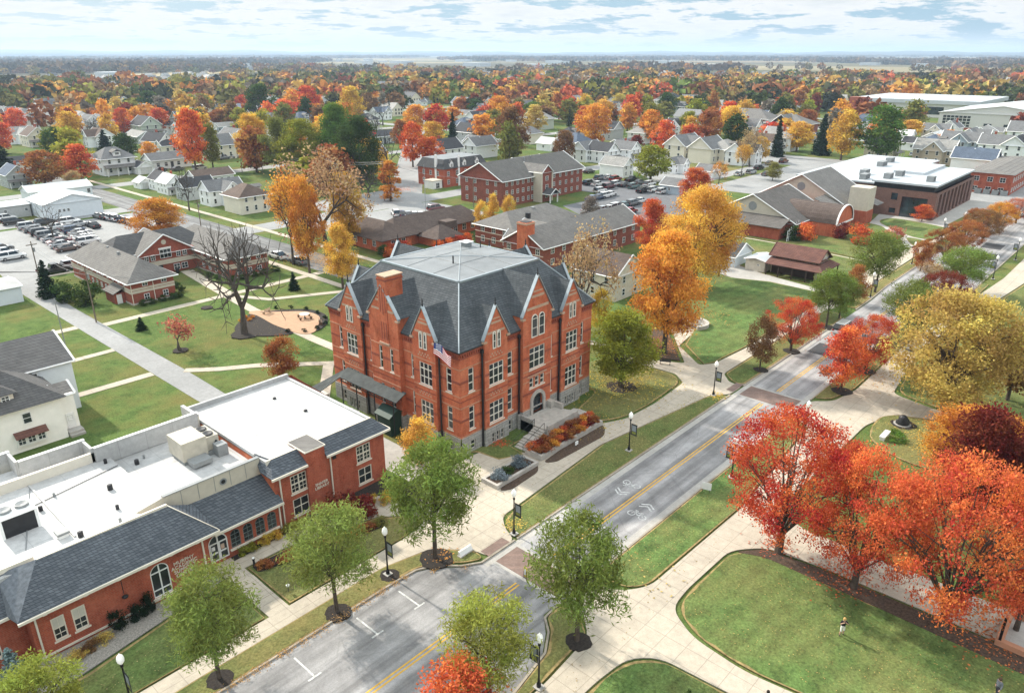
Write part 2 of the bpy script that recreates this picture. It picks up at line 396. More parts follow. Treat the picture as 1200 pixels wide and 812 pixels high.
def sheet(name, pts, mat, z, kind='structure', thick=0.08, parent=None):
    if name in ('lawn', 'grass_verge'):      # worn dry rim round the turf
        P = list(pts); n = len(P); a = sum(P[i][0] * P[(i + 1) % n][1] - P[(i + 1) % n][0] * P[i][1] for i in range(n)); sg = 1 if a > 0 else -1; Q = []
        for i in range(n):
            d1 = Vector(P[i]) - Vector(P[i - 1]); d2 = Vector(P[(i + 1) % n]) - Vector(P[i])
            t = ((d1.normalized() if d1.length else d2.normalized()) + (d2.normalized() if d2.length else d1.normalized()))
            if t.length < 1e-6: Q.append(P[i]); continue
            t.normalize(); w = .17 + .10 * math.sin(P[i][0] * 1.7 + P[i][1] * 2.3); Q.append((P[i][0] - sg * t.y * w, P[i][1] + sg * t.x * w))
        struct(MB().prism(P, z - thick, z - .014, EDGE).build('turf_edge')); pts = Q; thick = .012
    o = MB().prism(list(pts), z - thick, z, mat).build(name)
    if kind: o['kind'] = kind
    return o
def strip(name, path, w, mat, z):
    """ribbon path of width w"""
    L, Rr = [], []
    for i, p in enumerate(path):
        a = Vector(path[max(i - 1, 0)]); b = Vector(path[min(i + 1, len(path) - 1)]); d = (b - a).normalized(); n = Vector((-d.y, d.x)) * w / 2
        L.append(tuple(Vector(p) + n)); Rr.append(tuple(Vector(p) - n))
    return sheet(name, L + Rr[::-1], mat, z)
def kerb(path, w=0.18, h=0.15):
    mb = MB(); 
    for i in range(len(path) - 1):
        a, b = Vector(path[i]), Vector(path[i + 1]); d = (b - a); L = d.length; d.normalize()
        mb.fbox((a.x, a.y), (d.x, d.y), (-d.y, d.x), -0.01 * (i % 2), L, -w / 2, w / 2, 0, h + 0.001 * (i % 2), KERB)
    return struct(mb.build('kerb'))

# ------------------------------------------------------------------ walls and windows
def wall(mb, o, u, n, U0, U1, Z0, Z1, holes, mat, depth=0.22, arch=()):
    """wall sheet in frame (o,u,n) with window holes (u0,u1,z0,z1) and reveals; arch: indices with round heads"""
    us = sorted({U0, U1, *[h[0] for h in holes], *[h[1] for h in holes]}); us = [a for a in us if U0 <= a <= U1]
    zs = sorted({Z0, Z1, *[h[2] for h in holes], *[h[3] for h in holes]}); zs = [a for a in zs if Z0 <= a <= Z1]
    P = lambda a, z, b=0.0: (o[0] + u[0] * a + n[0] * b, o[1] + u[1] * a + n[1] * b, z)
    for i in range(len(us) - 1):
        j = 0
        while j < len(zs) - 1:
            ins = lambda jj: any(h[0] <= us[i] + 1e-6 and us[i + 1] <= h[1] + 1e-6 and h[2] <= zs[jj] + 1e-6 and zs[jj + 1] <= h[3] + 1e-6 for h in holes)
            if ins(j): j += 1; continue
            k = j
            while k + 1 < len(zs) - 1 and not ins(k + 1): k += 1
            mb.face([P(us[i], zs[j]), P(us[i + 1], zs[j]), P(us[i + 1], zs[k + 1]), P(us[i], zs[k + 1])], mat); j = k + 1
    for hi, (a, b, c, d) in enumerate(holes):
        if b <= U0 or a >= U1: continue
        mb.face([P(a, c), P(b, c), P(b, c, -depth), P(a, c, -depth)], mat)
        mb.face([P(a, c), P(a, d), P(a, d, -depth), P(a, c, -depth)], mat)
        mb.face([P(b, c), P(b, d), P(b, d, -depth), P(b, c, -depth)], mat)
        if hi in arch:
            r = (b - a) / 2; cu = (a + b) / 2; sp = d - r; q = 8
            L = [P(a, d)] + [P(cu - r * math.cos(math.pi / 2 * t / q), sp + r * math.sin(math.pi / 2 * t / q)) for t in range(q + 1)]
            Rr = [P(b, d)] + [P(cu + r * math.cos(math.pi / 2 * t / q), sp + r * math.sin(math.pi / 2 * t / q)) for t in range(q + 1)]
            for t in range(1, q + 1): mb.face([L[0], L[t], L[t + 1]], mat); mb.face([Rr[0], Rr[t], Rr[t + 1]], mat)
            for t in range(2 * q):
                a0 = math.pi * t / (2 * q); a1 = math.pi * (t + 1) / (2 * q)
                mb.face([P(cu - r * math.cos(a0), sp + r * math.sin(a0)), P(cu - r * math.cos(a1), sp + r * math.sin(a1)),
                         P(cu - r * math.cos(a1), sp + r * math.sin(a1), -depth), P(cu - r * math.cos(a0), sp + r * math.sin(a0), -depth)], mat)
        else:
            mb.face([P(a, d), P(b, d), P(b, d, -depth), P(a, d, -depth)], mat)
def window(root, o, u, n, a, b, c, d, cols=1, rows=(0.5,), frame=WHITE, glass=GLASS, depth=0.16, fw=0.07, arch=False, blind=0.0, sill=None, name='window', bar=0.05):
    """window part: frame with bars, pane as a sub-part; sits depth behind the wall face (negative: proud of it)"""
    mb = MB(); n0, n1 = -depth - 0.04, -depth + 0.05
    top = d if not arch else d - (b - a) / 2
    mb.fbox(o, u, n, a, a + fw, n0, n1, c, top, frame); mb.fbox(o, u, n, b - fw, b, n0, n1, c, top, frame)
    mb.fbox(o, u, n, a + fw, b - fw, n0, n1, c, c + fw, frame)
    if arch:
        r = (b - a) / 2; cu = (a + b) / 2; q = 12
        P = lambda uu, z, nn: (o[0] + u[0] * uu + n[0] * nn, o[1] + u[1] * uu + n[1] * nn, z)
        ring = [[P(cu - rr * math.cos(math.pi * t / q), top + rr * math.sin(math.pi * t / q), nn) for rr, nn in ((r, n0), (r, n1), (r - fw, n1), (r - fw, n0))] for t in range(q + 1)]
        mb.loft(ring, frame)
        mb.fbox(o, u, n, a + fw, b - fw, n0 + 0.01, n1 - 0.01, top - bar / 2, top + bar / 2, frame)
    else:
        mb.fbox(o, u, n, a + fw, b - fw, n0, n1, d - fw, d, frame)
    for k in range(1, cols):
        uu = a + (b - a) * k / cols; zt = d - fw if not arch else top + math.sqrt(max(0, ((b - a) / 2) ** 2 - (uu - (a + b) / 2) ** 2)) - fw * 0.5
        mb.fbox(o, u, n, uu - bar / 2, uu + bar / 2, n0 + 0.012, n1 - 0.004, c + fw, zt, frame)
    for rr in rows:
        zz = c + (top - c) * rr
        mb.fbox(o, u, n, a + fw, b - fw, n0 + 0.016, n1 - 0.012, zz - bar / 2, zz + bar / 2, frame)
    if sill: mb.fbox(o, u, n, a - 0.1, b + 0.1, -depth, 0.07, c - 0.14, c - 0.005, sill)
    w = mb.build(name, root)
    g = MB(); nn = -depth - 0.015
    P = lambda uu, z: (o[0] + u[0] * uu + n[0] * nn, o[1] + u[1] * uu + n[1] * nn, z)
    if arch:
        r = (b - a) / 2 - 0.02; cu = (a + b) / 2
        g.face([P(a + 0.02, c + 0.02), P(b - 0.02, c + 0.02)] + [P(cu + r * math.cos(math.pi * t / 12), top + r * math.sin(math.pi * t / 12)) for t in range(13)], glass)
    else: g.face([P(a + 0.02, c + 0.02), P(b - 0.02, c + 0.02), P(b - 0.02, d - 0.02), P(a + 0.02, d - 0.02)], glass)
    if blind > 0:
        nn += 0.006; zt = top - fw
        g.face([P(a + fw, zt - (zt - c) * blind), P(b - fw, zt - (zt - c) * blind), P(b - fw, zt), P(a + fw, zt)], BLIND)
    p = g.build('pane', root, fix=False); p.parent = w
    return w
def hip(mb, x0, x1, y0, y1, z, zr, mat, ridge='x', inset=None, under=None):
    """hip roof over a rectangle; inset None -> 45 degree plan hips, 0 -> gable"""
    w = (y1 - y0) if ridge == 'x' else (x1 - x0); k = w / 2 if inset is None else inset
    if ridge == 'x':
        m = (y0 + y1) / 2; A, B = (x0 + k, m, zr), (x1 - k, m, zr)
        c = [(x0, y0, z), (x1, y0, z), (x1, y1, z), (x0, y1, z)]
        F_ = [[c[0], c[1], B, A], [c[2], c[3], A, B]]; E = [[c[1], c[2], B], [c[3], c[0], A]]
    else:
        m = (x0 + x1) / 2; A, B = (m, y0 + k, zr), (m, y1 - k, zr)
        c = [(x0, y0, z), (x1, y0, z), (x1, y1, z), (x0, y1, z)]
        F_ = [[c[1], c[2], B, A], [c[3], c[0], A, B]]; E = [[c[0], c[1], A], [c[2], c[3], B]]
    for f in F_: mb.face(f, mat)
    for f in E:
        if k > 0.01: mb.face(f, mat)
    return F_
def slab_roof(mb, quad, t, mat):
    """roof plane with thickness t below"""
    lo = [(p[0], p[1], p[2] - t) for p in quad]; n = len(quad)
    mb.face(quad, mat); mb.face(lo[::-1], mat)
    for i in range(n): mb.face([quad[i], lo[i], lo[(i + 1) % n], quad[(i + 1) % n]], mat)
def text(root, s, o, u, n, a, z, size, mat, name='lettering', line=1.15, align='CENTER'):
    """raised lettering fixed to a wall, as a part"""
    c = bpy.data.curves.new(name, 'FONT'); c.body = s; c.size = size; c.extrude = 0.03; c.align_x = align; c.space_line = line
    ob = bpy.data.objects.new(name, c); COL.objects.link(ob)
    me = bpy.data.meshes.new_from_object(ob); bpy.data.objects.remove(ob)
    ob = bpy.data.objects.new(name, me); COL.objects.link(ob); me.materials.clear(); me.materials.append(mat)
    off = parent_origin(root)
    from mathutils import Matrix
    M = Matrix(((u[0], 0, n[0], o[0] + u[0] * a + n[0] * 0.035 - off[0]), (u[1], 0, n[1], o[1] + u[1] * a + n[1] * 0.035 - off[1]), (0, 1, 0, z - off[2]), (0, 0, 0, 1)))
    me.transform(M)
    ob.parent = root; return ob
# ================================================================== SETTING
def rect(x0, x1, y0, y1): return [(x0, y0), (x1, y0), (x1, y1), (x0, y1)]
# --- ground: one disc to the horizon; grass in town, fields and woodland tones beyond
def ground():
    m, nt, b = nodes_of('town_ground'); p = worldpos(nt)
    f1 = noise(nt, p, 0.07, 7, 0.68); f2 = noise(nt, p, 0.5, 8, 0.8); f3 = noise(nt, p, 5, 5, 0.8)
    g = ramp(nt, [(0.34, (0.048, 0.078, 0.021)), (0.5, (0.085, 0.13, 0.037)), (0.66, (0.125, 0.17, 0.05))]); nt.links.new(f2, g.inputs[0])
    dr = ramp(nt, [(0.46, (0, 0, 0)), (0.70, (1, 1, 1))]); nt.links.new(f1, dr.inputs[0])
    c = mixc(nt, g.outputs[0], (0.17, 0.14, 0.05), dr.outputs[0])
    # far country: field patches
    v = N(nt, 'ShaderNodeTexVoronoi'); v.inputs['Scale'].default_value = 0.0016; nt.links.new(p, v.inputs['Vector'])
    fr = ramp(nt, [(0.0, (0.05, 0.055, 0.03)), (0.35, (0.10, 0.085, 0.05)), (0.6, (0.36, 0.29, 0.17)), (0.8, (0.07, 0.075, 0.035)), (1.0, (0.30, 0.22, 0.13))])
    nt.links.new(v.outputs['Color'], fr.inputs[0])
    ln = N(nt, 'ShaderNodeVectorMath', operation='LENGTH'); nt.links.new(p, ln.inputs[0])
    mr = N(nt, 'ShaderNodeMapRange'); nt.links.new(ln.outputs['Value'], mr.inputs[0]); mr.inputs[1].default_value = 900; mr.inputs[2].default_value = 1300
    c = mixc(nt, c, fr.outputs[0], mr.outputs[0])
    r3 = ramp(nt, [(0.32, (0.5,) * 3), (0.68, (1.45,) * 3)]); nt.links.new(f3, r3.inputs[0])
    c = mixc(nt, c, r3.outputs[0], 1.0, 'MULTIPLY')
    nt.links.new(c, b.inputs['Base Color']); b.inputs['Roughness'].default_value = 1.0; b.inputs['Specular IOR Level'].default_value = 0.05
    MATS['ground'] = m
    pts = [(14000 * math.cos(2 * math.pi * i / 96), 14000 * math.sin(2 * math.pi * i / 96), 0) for i in range(96)]
    o = MB().face(pts, m).build('ground'); struct(o)
ground()
# low hills along the horizon
hl_ = MB(); hmat = plain('far_hill_woods', (.055, .06, .045), 1.0, var=.4, scale=.004); n_ = 120; rg = []
for i in range(n_ + 1):
    a = YAW + R(-45 + 90 * i / n_); hh = 52 + 9 * math.sin(i * .31) + 6 * math.sin(i * .83 + 1) + 4 * math.sin(i * 2.1) + 42 * max(0, (i / n_ - .52) / .48) ** 1.2
    rg.append([(r * math.cos(a), r * math.sin(a), z) for r, z in ((10500, -.4), (11800, hh * .6), (12600, hh), (13800, hh * .7), (13950, -.4))])
hl_.loft(rg, hmat); struct(hl_.build('hills', smooth=True))
# --- main street
RY0, RY1 = 30.1, 38.2
sheet('main_street', [(-40, 26.7), (29.4, 26.7), (33.7, 27.5), (35.5, 28.7), (36.9, RY0), (130, RY0), (146, 26.2), (480, 26.2), (480, 38.9), (150, 38.9), (140, RY1),
                      (38.2, RY1), (36.5, 39.3), (34.9, 41.0), (33.2, 41.9), (-40, 41.9)], ASPH, 0.03)
for pts in ([(-40, 42.0), (31.5, 42.0), (33.6, 41.85), (35.2, 41.1), (36.6, 39.4), (38.2, 38.35), (42.6, 38.35)],
            [(42.9, 38.35), (85.0, 38.35)], [(88.8, 38.35), (126, 38.35)], [(132, 38.45), (140, 38.5), (150, 39.0), (240, 39.0)],
            [(-40, 26.55), (29.4, 26.55), (33.8, 27.35), (35.65, 28.55), (36.7, 29.8), (38.9, 29.95)], [(42.6, 29.95), (84.5, 29.95)], [(90.5, 29.9), (97, 29.9), (130, 29.9), (146, 26.0), (240, 26.0)]):
    kerb(pts)
# gutter pans beside the kerbs
sheet('gutter', [(38.2, 37.55), (126, 37.55), (126, 38.25), (38.2, 38.25)], CONC2, 0.034)
sheet('gutter', [(39, 30.03), (126, 30.03), (126, 30.75), (39, 30.75)], CONC2, 0.034)
# old asphalt patches
for i, (x0, x1, y0, y1, d) in enumerate(((100, 103.5, 31.2, 32.6, 0.5), (106.5, 109, 31.3, 32.6, 0.55), (107, 112, 34, 37.0, 0.65), (176, 181, 33, 36, 0.6), (186, 193, 28, 31, 0.7), (198, 204, 29, 33, 0.6))):
    sheet('asphalt_patch', rect(x0, x1, y0, y1), MATS.get('patch%d' % i) or pavemat('patch%d' % i, (0.11 * d, 0.11 * d, 0.115 * d), 0, 0.15), 0.036)
# paint: double yellow, stall tees, crosswalk edge bands, bicycle symbols
def marks(name, rects, mat, z=0.040):
    mb = MB()
    for r in rects: mb.prism(rect(*r), z - 0.01, z, mat)
    return struct(mb.build(name))
yl = 34.15
for k in (0, 1):
    for a, b_ in ((-40, 38.3), (43.2, 85.4), (90.3, 136)):
        marks('centre_line', [(a, b_, yl - 0.24 + k * 0.34, yl - 0.10 + k * 0.34)], YELLOW)
for x in (4.5, 11, 20.9, 26.6, 30.9):
    marks('parking_line', [(x - 0.07, x + 0.07, 38.35, 40.95), (x - 0.55, x + 0.55, 38.2, 38.35)], LINEW)
for x0, x1 in ((38.9, 42.4), (85.7, 89.9)):
    sheet('brick_crosswalk', rect(x0 + 0.35, x1 - 0.35, RY0 + 0.6, RY1 - 0.6), PAVER, 0.038)
    marks('crosswalk_edge', [(x0, x0 + 0.33, RY0 + 0.3, RY1 - 0.3), (x1 - 0.33, x1, RY0 + 0.3, RY1 - 0.3)], CONC2, 0.039)
    sheet('brick_ramp', rect(x0 + 0.35, x1 - 0.35, RY1 + 0.3, RY1 + 1.3), PAVER, 0.125)
def sharrow(cx, cy, s):
    mb = MB(); z = 0.041
    def ring(ox, oy, r):
        q = 14
        for t in range(q):
            a0, a1 = 2 * math.pi * t / q, 2 * math.pi * (t + 1) / q
            mb.prism([(ox + rr * math.cos(a), oy + rr * math.sin(a)) for rr, a in ((r, a0), (r, a1), (r - 0.1, a1), (r - 0.1, a0))], z - 0.01, z, LINEW)
    def bar(a, b, w=0.09):
        a, b = Vector(a), Vector(b); d = (b - a).normalized(); n = Vector((-d.y, d.x)) * w / 2
        mb.prism([tuple(a + n), tuple(b + n), tuple(b - n), tuple(a - n)], z - 0.01, z, LINEW)
    bx = cx - s * 0.85
    ring(bx, cy - 0.62, 0.42); ring(bx, cy + 0.62, 0.42)
    bar((bx, cy - 0.62), (bx + s * 0.55, cy - 0.28)); bar((bx + s * 0.5, cy - 0.34), (bx + s * 0.5, cy + 0.38)); bar((bx, cy - 0.05), (bx + s * 0.5, cy + 0.38)); bar((bx, cy - 0.05), (bx + s * 0.5, cy - 0.34)); bar((bx, cy + 0.62), (bx + s * 0.72, cy + 0.36)); bar((bx + s * 0.72, cy + 0.2), (bx + s * 0.76, cy + 0.6)); bar((bx + s * .66, cy - .44), (bx + s * .66, cy - .14))
    for k in (0.75, 1.25):
        x = cx + s * k
        bar((x + s * 0.55, cy), (x, cy - 0.72), 0.17); bar((x + s * 0.55, cy), (x, cy + 0.72), 0.17)
    struct(mb.build('bicycle_marking'))
sharrow(57.2, 35.75, -.92); sharrow(54.4, 32.25, .92)
# --- walks on the campus side
zc = 0.11
sheet('sidewalk', rounded([(-40, 44.3), (31.8, 44.3), (36.4, 43.2), (38.9, 40.2), (39.3, 38.45), (42.6, 38.45), (43.3, 40.2), (44.6, 41.8), (62.6, 43.1), (83, 40.3), (85.2, 38.45), (88.6, 38.45), (88.6, 40.3), (90.8, 42.3), (128, 42.3), (131, 41.3), (165, 41.6), (212, 41.9), (240, 41.9),
       (240, 44.0), (212, 44.0), (165, 45.6), (128, 44.6), (102, 44.4), (93.2, 45.0), (91.2, 46.4), (96, 52.5), (105.2, 54.2), (104.2, 57.6), (101.6, 57.2), (90.4, 48.2), (88.9, 51.2), (87.3, 57), (84.9, 57), (86.0, 51.5), (86.2, 47.2), (84.2, 44.9), (76, 44.3), (70, 44.6), (66.6, 46.2), (66.3, 50.2), (64.0, 50.6), (64, 47.6), (56, 47.6), (52, 52.2), (47.2, 52.2), (47.0, 48.6), (41.8, 48.2), (41.2, 50.0), (38.6, 53.8), (28.8, 55.3), (22.3, 55.7), (22.1, 53.2), (28, 53.1), (36, 50.9), (39, 48.4), (39.0, 46.6), (36, 46.1), (-40, 46.1)], 0.7), CONC, zc)
sheet('entry_walk', rect(21.9, 23.7, 46.0, 55.5), CONC, 0.115)
sheet('concrete_apron', rect(42.6, 46.9, 53.4, 76), CONC2, 0.10)
# grass verges between walk and kerb, raised lawn panels
zl = 0.15
sheet('grass_verge', rounded([(43.0, 38.5), (84.6, 38.5), (83.0, 40.2), (62.6, 42.9), (46.2, 41.6), (44.4, 41.2), (43.2, 39.6)], 0.8), GRASS, zl)
sheet('grass_verge', rounded([(-40, 42.15), (31.6, 42.15), (33.9, 42.0), (35.6, 41.2), (37.2, 39.4), (38.7, 38.6), (39.0, 40.0), (36.4, 43.1), (31.8, 44.25), (-40, 44.25)], 0.6), GRASS_DRY, zl)
sheet('grass_verge', rounded([(89.0, 38.55), (126, 38.55), (128, 40.0), (127.5, 42.1), (91.0, 42.1), (89.1, 40.2)], 0.8), GRASS, zl)
sheet('grass_verge', rounded([(132.5, 38.7), (141, 38.7), (150, 39.2), (186, 39.2), (186, 41.3), (140, 41.2), (133, 41.2)], 0.8), GRASS_DRY, zl)
sheet('lawn', rounded([(67.0, 50.4), (66.9, 46.6), (70.2, 45.0), (76, 44.7), (84.0, 45.3), (85.8, 47.4), (85.6, 51.5), (84.5, 58), (74.5, 60), (74.2, 52)], 1.6), GRASS_DRY, zl)
sheet('lawn', [(92.0, 46.0), (93.6, 45.3), (102, 44.7), (128, 44.9), (137.6, 45.6), (138.2, 57), (136, 63), (134, 72), (124, 78), (112, 72), (107, 62), (106.0, 55), (97, 52)], GRASS_LUSH, zl)
sheet('mulch_bed', [(90.8, 49.2), (95.5, 53.2), (101.2, 57.6), (98, 60.5), (93, 57.5), (89.6, 52)], MULCHB, 0.16)
sheet('lawn', [(142.6, 46.0), (163.6, 46.2), (166.6, 49.6), (167.8, 57.4), (169.2, 68), (169.4, 79), (156, 74), (146, 68), (142.5, 60)], GRASS, zl)
sheet('lawn', rounded([(171.2, 79), (170.9, 68), (169.4, 57), (168.4, 49), (183, 46.5), (186, 46.6), (206, 57), (208, 62), (190, 70), (176, 74)], 2), GRASS, zl)
sheet('lawn', smooth_poly([(209.4, 58.6), (214.5, 60.0), (218.4, 57.6), (217.2, 50.0), (213.8, 43.6), (206, 43.2), (198.8, 43.6), (198.2, 47.6), (204, 53.6)], 4), GRASS_LUSH, zl)
sheet('lawn', smooth_poly([(196.6, 48.4), (196.0, 44.6), (190.5, 43.4), (188.0, 43.9), (190.8, 46.2)], 4), GRASS, zl)
sheet('lawn', [(218.3, 45.2), (216.8, 42.6), (248, 41.2), (247, 44.2)], GRASS_LUSH, zl)
sheet('plaza', [(222, 63), (208, 61), (200, 52), (186, 45.8), (186, 44.2), (212, 41.8), (264, 41.3), (264, 50)], CONC2, zc)
sheet('service_lane', [(134.6, 44.6), (139.2, 44.6), (141.8, 57), (145.5, 68), (150, 84), (142, 84), (136, 64)], CONC2, zc)
sheet('chapel_walk', [(163, 45.4), (166.6, 45.4), (168.3, 57), (169.9, 68), (170.4, 82), (169.2, 82), (168.6, 68), (167.2, 57)], CONC, zc + 0.004)
# beds in front of the hall
sheet('mulch_bed', rounded([(55.0, 45.4), (56, 44.4), (64.6, 44.0), (66.4, 45.2), (66.6, 46.4)], 0.7), MULCHB, 0.17)
sheet('mulch_bed', rounded([(47.6, 45.1), (48.6, 44.3), (53.2, 44.5), (54.4, 45.6), (54.2, 46.9)], 0.7), MULCHB, 0.17)
sheet('lawn', [(51.8, 52.4), (52.2, 49.4), (55.0, 48.2), (55.4, 50.6), (60, 50.7), (60, 53.0), (51, 53.2)], GRASS, 0.125)
for k in range(5): struct(MB().box(21.95, 23.65, 47.6 + k * .8, 48.4 + k * .8, .05, .13 + k * .035, CONC).build('step'))
# in front of the two low buildings
sheet('lawn', [(-40, 46.3), (21.6, 46.3), (21.6, 52.8), (10.0, 50.6), (-40, 49.4)], GRASS_LUSH, zl)
sheet('lawn', [(23.9, 46.3), (36, 46.3), (38.8, 46.8), (38.8, 48.3), (36, 50.6), (28, 52.8), (23.9, 52.9)], GRASS_DRY, zl)
sheet('gravel_bed', [(5, 50.2), (10.0, 50.9), (21.6, 53.0), (21.6, 54.5), (5, 54.5)], GRAVEL, 0.14)
sheet('mulch_bed', rounded([(24.2, 51.6), (30.0, 50.3), (35.8, 48.9), (36.6, 49.8), (29.5, 52.4), (24.2, 52.9)], 0.4), MULCH, 0.17)
sheet('mulch_bed', [(23.6, 55.6), (23.6, 54.7), (30, 54.9), (38.6, 53.9), (41.0, 50.6), (42.3, 51.4), (42.0, 56.2)], MULCH, 0.13)
# --- park side of the street
sheet('park_walk', rounded([(20, 22.9), (34.1, 22.9), (37.5, 22.5), (39.2, 20.8), (39.6, 15.6), (41.5, -12), (46, -12), (42.2, 15.5), (42.7, 20.0), (44.4, 22.8), (47.2, 23.1), (54.6, 22.9), (57.2, 20.6), (57.8, 16), (58.2, -12), (63.0, -12), (62.2, 19.5), (64, 22.4), (88, 22.2), (93.5, 20.6), (95.4, 16.0), (97.9, -12), (101.0, -12), (98.2, 16.6), (99.8, 22.6), (119.5, 24.6), (172, 19.6), (300, 19.6), (300, 23.4), (172, 23.4), (119, 26.8), (97.5, 26.6), (92.0, 27.6), (90.2, 29.85), (84.8, 29.85), (83.0, 27.0), (61.1, 25.2), (45.5, 25.6), (43.2, 27.2), (42.4, 29.85), (39.0, 29.85), (39.0, 28.0), (37.6, 26.0), (31.7, 25.5), (20, 25.5)], 1.2), CONC, zc)
sheet('grass_verge', rounded([(43.6, 29.8), (84.2, 29.8), (82.6, 27.2), (61.1, 25.4), (45.6, 25.8), (44.0, 27.0)], 0.9), GRASS_LUSH, zl)
sheet('grass_verge', rounded([(-20, 25.7), (31.6, 25.7), (37.4, 26.2), (38.8, 28.0), (38.6, 29.7), (36.9, 29.7), (35.8, 28.4), (33.9, 27.2), (29.4, 26.4), (-20, 26.4)], 0.5), GRASS_DRY, zl)
sheet('grass_verge', rounded([(91.4, 29.8), (92.6, 28.0), (97.6, 26.9), (119, 27.1), (146, 24.6), (165, 24.6), (165, 25.8), (146, 25.8), (130, 29.7)], 0.8), GRASS_DRY, zl)
sheet('lawn', rounded([(-20, 22.7), (34.0, 22.7), (37.3, 22.3), (39.0, 20.6), (39.4, 15.6), (41.2, -12), (-20, -12)], 1.5), GRASS_LUSH, zl)
sheet('lawn', rounded([(46.2, -12), (42.5, 15.4), (43.0, 19.8), (44.7, 22.4), (47.2, 22.8), (54.4, 22.6), (56.0, 20.6), (55.8, 12), (55.6, -12)], 1.6), GRASS_LUSH, zl)
sheet('mulch_bed', rounded([(54.6, 22.5), (56.8, 20.6), (57.4, 16), (57.9, -12), (55.2, -12), (55.7, 12), (55.7, 20)], 0.8), MULCHB, 0.17)
sheet('lawn', smooth_poly([(89.4, 21.6), (92.6, 20.9), (94.4, 17.5), (96.0, 8), (90, 6), (84, 8), (82, 15), (84.5, 20.2)], 4), GRASS_DRY, zl)
sheet('lawn', rounded([(99.0, 16.6), (100.4, 22.2), (119, 24.3), (172, 19.3), (300, 19.3), (300, -80), (101.8, -80), (101.6, -12)], 2), GRASS, zl)
sheet('parking_bay', [(176, 15.5), (300, 15.5), (300, 19.4), (182, 19.4)], ASPHM, zl + 0.01)
# --- back alley, walks, patio
sheet('alley', [(37.0, 85.2), (40.4, 85.2), (40.6, 100), (40.2, 140), (40.4, 158), (43.6, 172), (38.2, 178), (36.6, 160), (36.8, 120)], ASPHL, 0.03)
zc2 = 0.05
for p, w in (([(40.3, 128.1), (82.9, 128.2)], 1.7), ([(8, 130.0), (36.7, 130.0)], 1.7), ([(29, 115.2), (36.8, 115.2)], 1.3), ([(26, 102.0), (36.8, 101.8)], 1.5),
             ([(40.4, 99.6), (44, 96.4), (48.3, 93.6), (52.5, 89.6), (56.3, 86.2), (57.5, 78)], 1.4), ([(62.0, 128), (60.9, 117), (60.3, 106), (59.9, 97), (59.9, 78)], 1.7),
             ([(62.4, 128.4), (63.4, 138), (64.8, 150)], 2.4), ([(79.9, 100), (79.9, 178)], 1.5), ([(95.9, 120), (95.9, 290)], 1.5), ([(56, 87), (49, 78), (44.5, 72)], 1.5), ([(62, 128), (66, 120), (90, 108), (110, 104)], 1.4), ([(44, 166.5), (54, 166.2)], 1.2), ([(8, 172.5), (37, 172.5)], 1.2), ([(88, 57), (88, 76)], 1.5)):
    strip('footpath', p, w, CONC, zc2); zc2 += 0.0035
sheet('patio', smooth_poly([(59.4, 115.6), (63.2, 113.6), (66.8, 109.8), (66.9, 105.6), (64.6, 101.6), (60.8, 99.0), (59.2, 103)], 4), PATIO, 0.14)
sheet('mulch_bed', smooth_poly([(60.9, 114.6), (64.6, 112.4), (67.5, 109.6), (67.9, 105.2), (65.4, 101), (62.2, 99.4), (64.8, 102.4), (66.7, 105.4), (66.4, 109), (63.4, 112.2)], 4), MULCH, 0.15)
sheet('mulch_bed', smooth_poly([(59.4, 114.6), (59.1, 107), (59.2, 101.4), (56.4, 102.4), (54.0, 105.0), (53.2, 108.4), (54.8, 111.4)], 4), MULCH, 0.15)
# --- town streets
sheet('side_street', rect(83.2, 91.6, 95, 900), ASPHY, 0.020)
sheet('cross_street', rect(91.0, 700, 171.0, 179.5), ASPHL, 0.024)
dd = Vector((1, 1.12)).normalized(); dn_ = Vector((-dd.y, dd.x)) * 5.2; q0, q1 = Vector((138, 168)), Vector((138, 168)) + dd * 420
sheet('diagonal_street', [tuple(q0 + dn_), tuple(q1 + dn_), tuple(q1 - dn_), tuple(q0 - dn_)], ASPHL, 0.028)
for i, x in enumerate((305, 410, 530)): sheet('town_street', rect(x, x + 8, 60 + 0 * i, 800), ASPHL, 0.015)
for i, y in enumerate((268, 362, 470)): sheet('town_street', rect(-120, 900, y, y + 8), ASPHL, 0.011)
sheet('town_street', rect(-80, 83.5, 222, 230), ASPHL, 0.018)
# --- car parks
sheet('car_park', [(43.6, 171.5), (66.5, 171.0), (82.5, 176), (82.5, 219.5), (10, 219.5), (10, 175), (38, 177)], ASPHL, 0.03)
sheet('car_park', [(157.5, 112), (168, 104), (206, 104), (222, 128), (222, 160), (196, 160), (196, 136), (172, 136)], ASPHM, 0.03)
sheet('car_park', [(228, 100), (330, 100), (330, 165), (250, 165), (228, 140)], ASPHL, 0.034)
sheet('car_park', [(106, 144), (150, 144), (150, 170.5), (106, 170.5)], ASPHL, 0.03)
sheet('lawn', rect(264, 302, 132, 164), GRASS_DRY, .06, thick=.05); sheet('lawn', rect(238, 300, 121, 126), GRASS, .06, thick=.05)
sheet('driveway', rect(120, 158, 176, 196), ASPHL, 0.012)
sheet('parking_area', rect(264, 305, 26, 56), ASPHL, 0.08)
